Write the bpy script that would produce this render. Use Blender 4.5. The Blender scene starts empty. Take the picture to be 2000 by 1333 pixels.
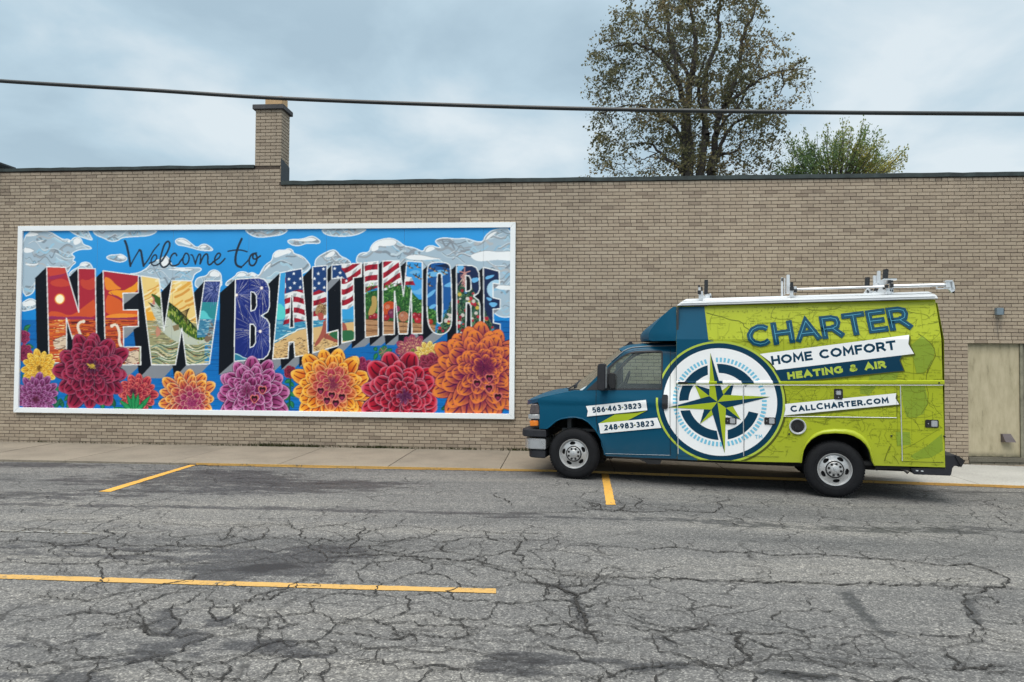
import bpy, bmesh, math, random
import numpy as np
from mathutils import Vector, Matrix
from mathutils.geometry import tessellate_polygon

scene = bpy.context.scene
COL = scene.collection
R = math.radians

# ------------------------------------------------------------------ camera
cam_d = bpy.data.cameras.new('camera')
cam_o = bpy.data.objects.new('camera', cam_d)
COL.objects.link(cam_o)
cam_d.sensor_width = 36.0
cam_d.lens = 36.0 * 1330.27 / 2000.0
cam_d.clip_start = 0.05
cam_d.clip_end = 3000.0
rt = Vector((0.99723194, 0.07403136, 0.00691509))
up = Vector((-0.00510659, -0.02459036, 0.99968457))
fw = Vector((-0.07417805, 0.99695269, 0.02414425))
mw = Matrix((rt, up, -fw)).transposed().to_4x4()
mw.translation = Vector((0.0, -13.28745, 1.80937))
cam_o.matrix_world = mw
scene.camera = cam_o

# ------------------------------------------------------------------ sky + sun
SUN_EL, SUN_AZ = R(60), R(196)     # sun high behind the camera, hidden by cloud
world = bpy.data.worlds.new('World')
scene.world = world
world.use_nodes = True
wn, wl = world.node_tree.nodes, world.node_tree.links
wn.clear()
w_out = wn.new('ShaderNodeOutputWorld')
w_bg = wn.new('ShaderNodeBackground')
w_bg.inputs['Strength'].default_value = 0.10
sky = wn.new('ShaderNodeTexSky')
sky.sky_type = 'NISHITA'
sky.sun_disc = False
sky.sun_elevation = SUN_EL
sky.sun_rotation = SUN_AZ
sky.air_density = 1.5
sky.dust_density = 3.0
tc = wn.new('ShaderNodeTexCoord')
sep = wn.new('ShaderNodeSeparateXYZ')
wl.new(tc.outputs['Generated'], sep.inputs[0])
# cloud deck: project the view direction on a flat layer overhead
zz = wn.new('ShaderNodeMath'); zz.operation = 'MAXIMUM'; zz.inputs[1].default_value = 0.0
wl.new(sep.outputs['Z'], zz.inputs[0])
za = wn.new('ShaderNodeMath'); za.operation = 'ADD'; za.inputs[1].default_value = 0.34
wl.new(zz.outputs[0], za.inputs[0])
dv = wn.new('ShaderNodeVectorMath'); dv.operation = 'DIVIDE'
cmb = wn.new('ShaderNodeCombineXYZ')
for i in range(3):
    wl.new(za.outputs[0], cmb.inputs[i])
wl.new(tc.outputs['Generated'], dv.inputs[0]); wl.new(cmb.outputs[0], dv.inputs[1])
def wnoise(scale, detail, rough, off, dist=0.3):
    mp = wn.new('ShaderNodeMapping'); mp.inputs['Location'].default_value = off
    wl.new(dv.outputs[0], mp.inputs['Vector'])
    n = wn.new('ShaderNodeTexNoise')
    n.inputs['Scale'].default_value = scale; n.inputs['Detail'].default_value = detail
    n.inputs['Roughness'].default_value = rough; n.inputs['Distortion'].default_value = dist
    wl.new(mp.outputs[0], n.inputs['Vector'])
    return n
n1 = wnoise(2.3, 6, 0.52, (3.1, 1.4, 0.0), 0.25)
n2 = wnoise(0.9, 3, 0.5, (7.7, 2.2, 1.0), 0.1)
cr = wn.new('ShaderNodeValToRGB')
cr.color_ramp.elements[0].position = 0.40; cr.color_ramp.elements[0].color = (3.3, 4.4, 5.2, 1)
cr.color_ramp.elements[1].position = 0.60; cr.color_ramp.elements[1].color = (5.9, 6.6, 7.0, 1)
e = cr.color_ramp.elements.new(0.48); e.color = (4.0, 5.2, 6.0, 1)
mixn = wn.new('ShaderNodeMath'); mixn.operation = 'MULTIPLY_ADD'
mixn.inputs[1].default_value = 0.6
h2 = wn.new('ShaderNodeMath'); h2.operation = 'MULTIPLY'; h2.inputs[1].default_value = 0.4
wl.new(n2.outputs['Fac'], h2.inputs[0])
wl.new(n1.outputs['Fac'], mixn.inputs[0]); wl.new(h2.outputs[0], mixn.inputs[2])
wl.new(mixn.outputs[0], cr.inputs['Fac'])
# an overcast sky is brighter and whiter overhead than at the horizon
br = wn.new('ShaderNodeMapRange'); br.interpolation_type = 'SMOOTHSTEP'
br.inputs['From Min'].default_value = 0.42; br.inputs['From Max'].default_value = 1.0
br.inputs['To Min'].default_value = 0.0; br.inputs['To Max'].default_value = 1.0
wl.new(sep.outputs['Z'], br.inputs['Value'])
zc = wn.new('ShaderNodeMix'); zc.data_type = 'RGBA'; zc.blend_type = 'MULTIPLY'
zc.inputs['B'].default_value = (5.2, 4.3, 3.7, 1)
zc.clamp_factor = False; zc.clamp_result = False
wl.new(br.outputs[0], zc.inputs['Factor']); wl.new(cr.outputs['Color'], zc.inputs['A'])
ccol = zc
mx = wn.new('ShaderNodeMix'); mx.data_type = 'RGBA'; mx.inputs['Factor'].default_value = 0.92
wl.new(sky.outputs[0], mx.inputs['A']); wl.new(zc.outputs['Result'], mx.inputs['B'])
wl.new(mx.outputs['Result'], w_bg.inputs['Color'])
wl.new(w_bg.outputs[0], w_out.inputs['Surface'])

sun_d = bpy.data.lights.new('sun', 'SUN')
sun_d.energy = 1.5
sun_d.angle = R(35)
sun_d.color = (1.0, 0.94, 0.86)
sun_o = bpy.data.objects.new('sun', sun_d)
COL.objects.link(sun_o)
# direction to the sun: azimuth measured like the sky texture (clockwise from +Y)
sdir = Vector((math.sin(SUN_AZ) * math.cos(SUN_EL), math.cos(SUN_AZ) * math.cos(SUN_EL), math.sin(SUN_EL)))
sun_o.rotation_euler = sdir.to_track_quat('Z', 'Y').to_euler()
sun_o.location = sdir * 60

scene.view_settings.view_transform = 'Standard'
scene.view_settings.look = 'None'
scene.view_settings.exposure = 0.38
scene.view_settings.gamma = 1.0
scene.view_settings.use_curve_mapping = False
scene.render.engine = 'CYCLES'
scene.cycles.max_bounces = 6
scene.cycles.diffuse_bounces = 3
scene.cycles.transparent_max_bounces = 12

# ------------------------------------------------------------------ helpers
def lin(h):
    h = h.lstrip('#')
    out = []
    for i in (0, 2, 4):
        c = int(h[i:i + 2], 16) / 255.0
        out.append(c / 12.92 if c <= 0.04045 else ((c + 0.055) / 1.055) ** 2.4)
    return tuple(out)

def new_mat(name):
    m = bpy.data.materials.new(name)
    m.use_nodes = True
    nt = m.node_tree
    b = nt.nodes['Principled BSDF']
    return m, nt.nodes, nt.links, b

def nd(N, t, **kw):
    n = N.new(t)
    for k, v in kw.items():
        if k in ('operation', 'data_type', 'feature', 'noise_dimensions', 'blend_type', 'attribute_name', 'invert', 'distance', 'interpolation_type', 'voronoi_dimensions', 'clamp'):
            setattr(n, k, v)
        else:
            n.inputs[k.replace('_', ' ')].default_value = v
    return n

def ramp(N, stops):
    r = N.new('ShaderNodeValToRGB')
    el = r.color_ramp.elements
    while len(el) > 1:
        el.remove(el[-1])
    el[0].position = stops[0][0]
    el[0].color = tuple(stops[0][1]) + (1,) if len(stops[0][1]) == 3 else stops[0][1]
    for p, c in stops[1:]:
        x = el.new(p)
        x.color = tuple(c) + (1,) if len(c) == 3 else c
    return r

def simple(name, col, rough=0.6, metal=0.0, var=0.12, scale=8.0, bump=0.0, coat=0.0, spec=0.5, dirt=None):
    """principled material broken up with object-space noise"""
    m, N, L, b = new_mat(name)
    t = N.new('ShaderNodeTexCoord')
    n = nd(N, 'ShaderNodeTexNoise', Scale=scale, Detail=6.0, Roughness=0.6)
    L.new(t.outputs['Object'], n.inputs['Vector'])
    lo = tuple(c * (1 - var) for c in col)
    hi = tuple(min(1, c * (1 + var)) for c in col)
    r = ramp(N, [(0.3, lo), (0.7, hi)])
    L.new(n.outputs['Fac'], r.inputs['Fac'])
    L.new(r.outputs['Color'], b.inputs['Base Color'])
    rr = nd(N, 'ShaderNodeMapRange')
    rr.inputs['To Min'].default_value = max(0.02, rough - 0.08)
    rr.inputs['To Max'].default_value = min(1, rough + 0.08)
    L.new(n.outputs['Fac'], rr.inputs['Value'])
    L.new(rr.outputs[0], b.inputs['Roughness'])
    b.inputs['Metallic'].default_value = metal
    b.inputs['Coat Weight'].default_value = coat
    b.inputs['Specular IOR Level'].default_value = spec
    if bump:
        bp = nd(N, 'ShaderNodeBump', Strength=bump, Distance=0.01)
        L.new(n.outputs['Fac'], bp.inputs['Height'])
        L.new(bp.outputs[0], b.inputs['Normal'])
    return m

def link(o, parent=None):
    COL.objects.link(o)
    if parent is not None:
        o.parent = parent
    return o

def mesh_obj(name, verts, faces, mat, parent=None, smooth=False, cols=None):
    me = bpy.data.meshes.new(name)
    me.from_pydata(verts, [], faces)
    me.update()
    if mat is not None:
        for mm in (mat if isinstance(mat, (list, tuple)) else [mat]):
            me.materials.append(mm)
    if smooth:
        me.polygons.foreach_set('use_smooth', [True] * len(me.polygons))
    if cols is not None:
        a = me.color_attributes.new('tone', 'FLOAT_COLOR', 'POINT')
        arr = np.ones((len(verts), 4), dtype=np.float32)
        cc = np.asarray(cols, dtype=np.float32)
        arr[:, :cc.shape[1]] = cc
        a.data.foreach_set('color', arr.ravel())
    o = bpy.data.objects.new(name, me)
    return link(o, parent)

class MB:
    """collects shapes for one mesh"""
    def __init__(s):
        s.v, s.f = [], []
    def add(s, vs, fs):
        k = len(s.v)
        s.v += [tuple(p) for p in vs]
        s.f += [tuple(i + k for i in f) for f in fs]
        return s
    def box(s, x0, y0, z0, x1, y1, z1, b=0.0):
        if b <= 0:
            vs = [(x, y, z) for z in (z0, z1) for y in (y0, y1) for x in (x0, x1)]
            fs = [(0, 2, 3, 1), (4, 5, 7, 6), (0, 1, 5, 4), (2, 6, 7, 3), (0, 4, 6, 2), (1, 3, 7, 5)]
            return s.add(vs, fs)
        bm = bmesh.new()
        bmesh.ops.create_cube(bm, size=1)
        for v in bm.verts:
            v.co = Vector(((x0 + x1) / 2 + v.co.x * (x1 - x0), (y0 + y1) / 2 + v.co.y * (y1 - y0), (z0 + z1) / 2 + v.co.z * (z1 - z0)))
        bmesh.ops.bevel(bm, geom=bm.edges[:], offset=b, segments=2, affect='EDGES', clamp_overlap=True)
        bm.verts.index_update()
        s.add([v.co[:] for v in bm.verts], [[v.index for v in f.verts] for f in bm.faces])
        bm.free()
        return s
    def tube(s, pts, r, n=10, r2=None, cap=True):
        pts = [Vector(p) for p in pts]
        k = len(pts)
        rs = []
        for i in range(k):
            if isinstance(r, (list, tuple)):
                rs.append(r[i])
            else:
                rs.append(r if r2 is None else r + (r2 - r) * i / max(1, k - 1))
        base = len(s.v)
        prev = None
        for i, p in enumerate(pts):
            t = (pts[min(i + 1, k - 1)] - pts[max(i - 1, 0)]).normalized()
            if prev is None:
                a = Vector((0, 0, 1)) if abs(t.z) < 0.9 else Vector((1, 0, 0))
                u = t.cross(a).normalized()
            else:
                u = (prev - t * prev.dot(t)).normalized()
            prev = u
            w = t.cross(u)
            for j in range(n):
                an = 2 * math.pi * j / n
                s.v.append(tuple(p + (u * math.cos(an) + w * math.sin(an)) * rs[i]))
        for i in range(k - 1):
            for j in range(n):
                a = base + i * n + j
                b = base + i * n + (j + 1) % n
                s.f.append((a, b, b + n, a + n))
        if cap:
            s.f.append(tuple(base + j for j in range(n))[::-1])
            s.f.append(tuple(base + (k - 1) * n + j for j in range(n)))
        return s
    def lathe(s, prof, n=48, c=(0, 0, 0), axis='y'):
        """prof: (radius, offset along axis)"""
        base = len(s.v)
        for (r, o) in prof:
            for j in range(n):
                a = 2 * math.pi * j / n
                p = (math.cos(a) * r, o, math.sin(a) * r) if axis == 'y' else (math.cos(a) * r, math.sin(a) * r, o)
                s.v.append((p[0] + c[0], p[1] + c[1], p[2] + c[2]))
        for i in range(len(prof) - 1):
            for j in range(n):
                a = base + i * n + j
                b = base + i * n + (j + 1) % n
                s.f.append((a, b, b + n, a + n))
        return s
    def prism(s, poly, y0, y1, holes=()):
        """(x,z) polygon extruded along y from y0 to y1"""
        tl = [[Vector((p[0], p[1], 0)) for p in poly]] + [[Vector((p[0], p[1], 0)) for p in h] for h in holes]
        tris = tessellate_polygon(tl)
        flat = [p for l in tl for p in l]
        k = len(flat)
        vs = [(p.x, y0, p.y) for p in flat] + [(p.x, y1, p.y) for p in flat]
        fs = []
        for t in tris:
            fs.append(tuple(t)); fs.append(tuple(i + k for i in t)[::-1])
        o = 0
        for l in tl:
            m = len(l)
            for j in range(m):
                a, b = o + j, o + (j + 1) % m
                fs.append((a, b, b + k, a + k))
            o += m
        return s.add(vs, fs)
    def objs(s, name, mat, parent=None, smooth=False):
        """one object per connected island"""
        par_ = list(range(len(s.v)))
        def find(i):
            while par_[i] != i:
                par_[i] = par_[par_[i]]; i = par_[i]
            return i
        for f in s.f:
            for j in f[1:]: par_[find(j)] = find(f[0])
        groups = {}
        for f in s.f: groups.setdefault(find(f[0]), []).append(f)
        out = []
        for fs in groups.values():
            ids = sorted(set(i for f in fs for i in f)); mp_ = {i: k for k, i in enumerate(ids)}
            m = MB(); m.add([s.v[i] for i in ids], [tuple(mp_[i] for i in f) for f in fs])
            out.append(m.obj(name, mat, parent, smooth))
        return out
    def obj(s, name, mat, parent=None, smooth=False):
        o = mesh_obj(name, s.v, s.f, mat, parent)
        bm = bmesh.new(); bm.from_mesh(o.data)
        bmesh.ops.recalc_face_normals(bm, faces=bm.faces[:])
        bm.to_mesh(o.data); bm.free()
        if smooth:
            smooth_by_angle(o)
        return o

def smooth_by_angle(o, ang=35):
    me = o.data
    bm = bmesh.new(); bm.from_mesh(me)
    ca = R(ang)
    for f in bm.faces:
        f.smooth = True
    for e in bm.edges:
        if len(e.link_faces) != 2 or e.calc_face_angle(0) > ca:
            e.smooth = False
    bm.to_mesh(me); bm.free()

def empty(name, loc=(0, 0, 0), rz=0.0, label=None, cat=None, group=None, parent=None):
    o = bpy.data.objects.new(name, None)
    o.empty_display_size = 0.2
    o.location = loc
    o.rotation_euler = (0, 0, rz)
    link(o, parent)
    if label: o['label'] = label
    if cat: o['category'] = cat
    if group: o['group'] = group
    return o

def tag(o, label=None, cat=None, group=None, kind=None):
    if label: o['label'] = label
    if cat: o['category'] = cat
    if group: o['group'] = group
    if kind: o['kind'] = kind
    return o

def copy_to(o, parent, loc=None):
    c = o.copy(); link(c, parent)
    if loc is not None:
        c.location = loc
    return c

def gz(x):
    """height of the pavement surface: level on the left, falling gently to the right"""
    return -0.0155 * min(max(0.0, x), 30.0)

rng = random.Random(7)

# ================================================================== THE GROUND
def asphalt_mat():
    m, N, L, b = new_mat('asphalt')
    g = N.new('ShaderNodeNewGeometry')
    at = nd(N, 'ShaderNodeAttribute', attribute_name='wet')
    # aggregate speckle, two grain sizes
    v1 = nd(N, 'ShaderNodeTexVoronoi', Scale=95.0); L.new(g.outputs['Position'], v1.inputs['Vector'])
    v2 = nd(N, 'ShaderNodeTexVoronoi', Scale=42.0); L.new(g.outputs['Position'], v2.inputs['Vector'])
    s1 = N.new('ShaderNodeSeparateColor'); L.new(v1.outputs['Color'], s1.inputs[0])
    s2 = N.new('ShaderNodeSeparateColor'); L.new(v2.outputs['Color'], s2.inputs[0])
    r1 = ramp(N, [(0.0, (0.075, 0.074, 0.073)), (0.45, (0.118, 0.116, 0.113)), (0.8, (0.155, 0.151, 0.146)), (1.0, (0.28, 0.272, 0.256))])
    L.new(s1.outputs[0], r1.inputs['Fac'])
    r2 = ramp(N, [(0.0, (0.82, 0.82, 0.83)), (0.7, (1.0, 1.0, 1.0)), (1.0, (1.28, 1.27, 1.25))])
    L.new(s2.outputs[0], r2.inputs['Fac'])
    mu = nd(N, 'ShaderNodeMix', data_type='RGBA', blend_type='MULTIPLY'); mu.inputs['Factor'].default_value = 0.9
    L.new(r1.outputs['Color'], mu.inputs['A']); L.new(r2.outputs['Color'], mu.inputs['B'])
    # broad tonal drift, streaks along the lane
    mp = N.new('ShaderNodeMapping'); mp.inputs['Scale'].default_value = (0.16, 1.1, 1)
    mp.inputs['Rotation'].default_value = (0, 0, R(3))
    L.new(g.outputs['Position'], mp.inputs['Vector'])
    nb = nd(N, 'ShaderNodeTexNoise', Scale=1.0, Detail=7.0, Roughness=0.6); L.new(mp.outputs[0], nb.inputs['Vector'])
    rb = ramp(N, [(0.32, (0.60, 0.62, 0.65)), (0.5, (0.92, 0.93, 0.945)), (0.66, (1.22, 1.21, 1.18))])
    L.new(nb.outputs['Fac'], rb.inputs['Fac'])
    mu2 = nd(N, 'ShaderNodeMix', data_type='RGBA', blend_type='MULTIPLY'); mu2.inputs['Factor'].default_value = 1.0
    L.new(mu.outputs['Result'], mu2.inputs['A']); L.new(rb.outputs['Color'], mu2.inputs['B'])
    nm = nd(N, 'ShaderNodeTexNoise', Scale=2.6, Detail=9.0, Roughness=0.66); L.new(g.outputs['Position'], nm.inputs['Vector'])
    # damp / sealed areas from the vertex attribute broken by noise
    mpw = N.new('ShaderNodeMapping'); mpw.inputs['Scale'].default_value = (2.4, 6.5, 1)
    L.new(g.outputs['Position'], mpw.inputs['Vector'])
    nw = nd(N, 'ShaderNodeTexNoise', Scale=1.0, Detail=12.0, Roughness=0.74); L.new(mpw.outputs[0], nw.inputs['Vector'])
    ad = nd(N, 'ShaderNodeMath', operation='MULTIPLY_ADD'); ad.inputs[1].default_value = 3.3; ad.inputs[2].default_value = -1.72
    L.new(nw.outputs['Fac'], ad.inputs[0])
    wsum = nd(N, 'ShaderNodeMath', operation='ADD'); L.new(ad.outputs[0], wsum.inputs[0]); L.new(at.outputs['Fac'], wsum.inputs[1])
    wr = nd(N, 'ShaderNodeMapRange', interpolation_type='SMOOTHSTEP')
    wr.inputs['From Min'].default_value = 0.22; wr.inputs['From Max'].default_value = 0.60
    L.new(wsum.outputs[0], wr.inputs['Value'])
    # hairline crack net, only where the noise mask allows
    dn = nd(N, 'ShaderNodeTexNoise', Scale=3.0, Detail=4.0, Roughness=0.6); L.new(g.outputs['Position'], dn.inputs['Vector'])
    vm = nd(N, 'ShaderNodeVectorMath', operation='MULTIPLY_ADD'); vm.inputs[1].default_value = (0.35, 0.35, 0.35)
    L.new(dn.outputs['Color'], vm.inputs[0]); L.new(g.outputs['Position'], vm.inputs[2])
    def net(scale, w0, w1, sx):
        mm = N.new('ShaderNodeMapping'); mm.inputs['Scale'].default_value = (sx, 1, 1)
        L.new(vm.outputs[0], mm.inputs['Vector'])
        v = nd(N, 'ShaderNodeTexVoronoi', feature='DISTANCE_TO_EDGE', voronoi_dimensions='2D', Scale=scale); L.new(mm.outputs[0], v.inputs['Vector'])
        r = nd(N, 'ShaderNodeMapRange'); r.inputs['From Min'].default_value = w0; r.inputs['From Max'].default_value = w1
        r.inputs['To Min'].default_value = 1.0; r.inputs['To Max'].default_value = 0.0
        L.new(v.outputs['Distance'], r.inputs['Value'])
        return r
    c1 = net(0.85, 0.003, 0.012, 0.6)
    c2 = net(2.6, 0.008, 0.030, 0.7)
    mk = nd(N, 'ShaderNodeTexNoise', Scale=0.5, Detail=3.0); L.new(g.outputs['Position'], mk.inputs['Vector'])
    mkr = nd(N, 'ShaderNodeMapRange', interpolation_type='SMOOTHSTEP'); mkr.inputs['From Min'].default_value = 0.42; mkr.inputs['From Max'].default_value = 0.60
    L.new(mk.outputs['Fac'], mkr.inputs['Value'])
    c2m = nd(N, 'ShaderNodeMath', operation='MULTIPLY'); L.new(c2.outputs[0], c2m.inputs[0]); L.new(mkr.outputs[0], c2m.inputs[1])
    c1b = nd(N, 'ShaderNodeMath', operation='MULTIPLY'); L.new(c1.outputs[0], c1b.inputs[0])
    mk1 = nd(N, 'ShaderNodeMapRange'); mk1.inputs['From Min'].default_value = 0.42; mk1.inputs['From Max'].default_value = 0.58; mk1.inputs['To Max'].default_value = 0.8
    L.new(nm.outputs['Fac'], mk1.inputs['Value']); L.new(mk1.outputs[0], c1b.inputs[1])
    cm = nd(N, 'ShaderNodeMath', operation='MAXIMUM'); L.new(c1b.outputs[0], cm.inputs[0]); L.new(c2m.outputs[0], cm.inputs[1])
    cs = nd(N, 'ShaderNodeMath', operation='MULTIPLY'); cs.inputs[1].default_value = 0.80; L.new(cm.outputs[0], cs.inputs[0])
    mu3 = nd(N, 'ShaderNodeMix', data_type='RGBA'); L.new(cs.outputs[0], mu3.inputs['Factor'])
    L.new(mu2.outputs['Result'], mu3.inputs['A']); mu3.inputs['B'].default_value = (0.02, 0.02, 0.02, 1)
    wc = nd(N, 'ShaderNodeMix', data_type='RGBA', blend_type='MULTIPLY'); wc.inputs['Factor'].default_value = 1.0
    L.new(mu3.outputs['Result'], wc.inputs['A']); wc.inputs['B'].default_value = (0.38, 0.39, 0.42, 1)
    wr2 = nd(N, 'ShaderNodeMapRange', interpolation_type='SMOOTHSTEP'); wr2.inputs['From Min'].default_value = 0.85; wr2.inputs['From Max'].default_value = 1.35
    L.new(wsum.outputs[0], wr2.inputs['Value'])
    wd2 = nd(N, 'ShaderNodeMix', data_type='RGBA'); L.new(wr2.outputs[0], wd2.inputs['Factor']); L.new(wc.outputs['Result'], wd2.inputs['A']); wd2.inputs['B'].default_value = (0.014, 0.014, 0.016, 1)
    wc = wd2
    wm = nd(N, 'ShaderNodeMix', data_type='RGBA'); L.new(wr.outputs[0], wm.inputs['Factor'])
    L.new(mu3.outputs['Result'], wm.inputs['A']); L.new(wc.outputs['Result'], wm.inputs['B'])
    L.new(wm.outputs['Result'], b.inputs['Base Color'])
    ro = nd(N, 'ShaderNodeMapRange'); ro.inputs['To Min'].default_value = 0.92; ro.inputs['To Max'].default_value = 0.62
    L.new(wr.outputs[0], ro.inputs['Value']); L.new(ro.outputs[0], b.inputs['Roughness'])
    b.inputs['Specular IOR Level'].default_value = 0.35
    hb = nd(N, 'ShaderNodeMath', operation='SUBTRACT')
    L.new(v2.outputs['Distance'], hb.inputs[0]); L.new(cm.outputs[0], hb.inputs[1])
    bp = nd(N, 'ShaderNodeBump', Strength=0.5, Distance=0.008); L.new(hb.outputs[0], bp.inputs['Height'])
    L.new(bp.outputs[0], b.inputs['Normal'])
    return m
M_asphalt = asphalt_mat()

# dark / damp shapes: (points of a rough spine, radius along x, radius along y, strength)
WET = [
 ([(-5.270,-2.914),(-4.497,-3.508),(-4.001,-3.763),(-3.497,-3.806),(-3.204,-3.572)], 1.06, 0.31, 1.00),
 ([(-4.133,-3.975),(-3.741,-4.120)], 0.88, 0.31, 0.83),
 ([(-6.951,-3.787),(-6.276,-3.918),(-6.074,-3.244),(-5.725,-2.844),(-4.628,-4.310),(-5.510,-4.408)], 1.17, 0.22, 0.71),
 ([(-9.289,-2.612),(-9.002,-2.632),(-8.738,-2.406)], 1.56, 0.17, 0.77),
 ([(-7.182,-5.021),(-6.859,-4.734),(-6.241,-4.752)], 1.17, 0.17, 0.62),
 ([(-6.870,-5.378),(-5.567,-5.356),(-4.332,-5.253),(-3.062,-5.233),(-1.808,-5.240),(-0.586,-5.220)], 0.59, 0.12, 0.68),
 ([(-0.575,-5.378),(0.312,-5.315),(1.196,-5.266),(1.925,-5.242)], 0.52, 0.12, 0.64),
 ([(1.983,-5.355),(2.887,-5.347),(3.740,-5.299),(4.924,-5.150)], 0.52, 0.16, 0.62),
 ([(-2.661,-7.476),(-2.470,-7.382),(-2.846,-7.567),(-2.366,-7.174),(-2.295,-7.043)], 0.55, 0.33, 0.95),
 ([(-3.216,-7.217),(-2.902,-7.060),(-2.517,-6.979)], 0.55, 0.22, 0.66),
 ([(-5.234,-7.249),(-4.734,-7.242),(-4.150,-7.184),(-3.539,-7.166)], 0.75, 0.22, 0.47),
 ([(-2.026,-9.063),(-1.883,-9.010),(-1.746,-9.095),(-1.628,-9.141)], 0.16, 0.07, 0.98),
 ([(-2.573,-9.189),(-2.496,-9.125),(-2.433,-9.060),(-2.379,-9.035),(-2.513,-8.924)], 0.17, 0.12, 0.87),
 ([(-2.351,-8.732),(-2.339,-8.685)], 0.10, 0.08, 0.92),
 ([(-0.303,-9.039),(-0.144,-9.043),(-0.018,-9.050),(-0.292,-9.182),(-0.227,-9.244)], 0.17, 0.06, 1.03),
 ([(0.472,-9.113),(0.583,-9.075),(0.697,-9.033)], 0.13, 0.04, 1.03),
 ([(0.044,-9.061),(0.216,-9.058)], 0.20, 0.05, 0.70),
 ([(1.259,-9.083),(1.373,-9.096),(1.488,-9.105)], 0.15, 0.04, 0.92),
 ([(2.290,-7.562),(2.261,-7.800),(2.221,-8.071),(2.222,-8.312),(2.238,-8.408)], 0.06, 0.05, 0.83),
 ([(3.198,-7.613),(3.101,-7.848),(3.003,-8.066)], 0.05, 0.05, 0.70),
 ([(5.525,-2.738),(6.232,-2.701),(6.774,-2.695)], 0.60, 0.16, 0.59),
 ([(-0.028,-7.639),(0.093,-7.931),(0.145,-8.200),(0.175,-8.445)], 0.05, 0.05, 0.54),
 ([(-0.368,-9.188),(-0.310,-9.148)], 0.20, 0.10, 1.03),
 ([(-3.225,-9.546),(-3.025,-9.560),(-2.754,-9.552)], 0.30, 0.08, 0.70),
 ([(1.918,-2.933),(2.704,-2.778),(3.431,-2.843)], 0.80, 0.10, 0.42),

 ([(-2.666,-7.513),(-2.499,-7.423)], 0.26, 0.14, 1.9),
 ([(-3.575,-9.145),(-3.238,-9.134),(-3.039,-9.055),(-2.624,-9.137),(-2.379,-9.153)], 0.5, 0.10, 0.34),
 ([(-2.824,-8.585),(-2.561,-8.842),(-2.412,-9.038)], 0.14, 0.12, 0.5),
]
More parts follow.
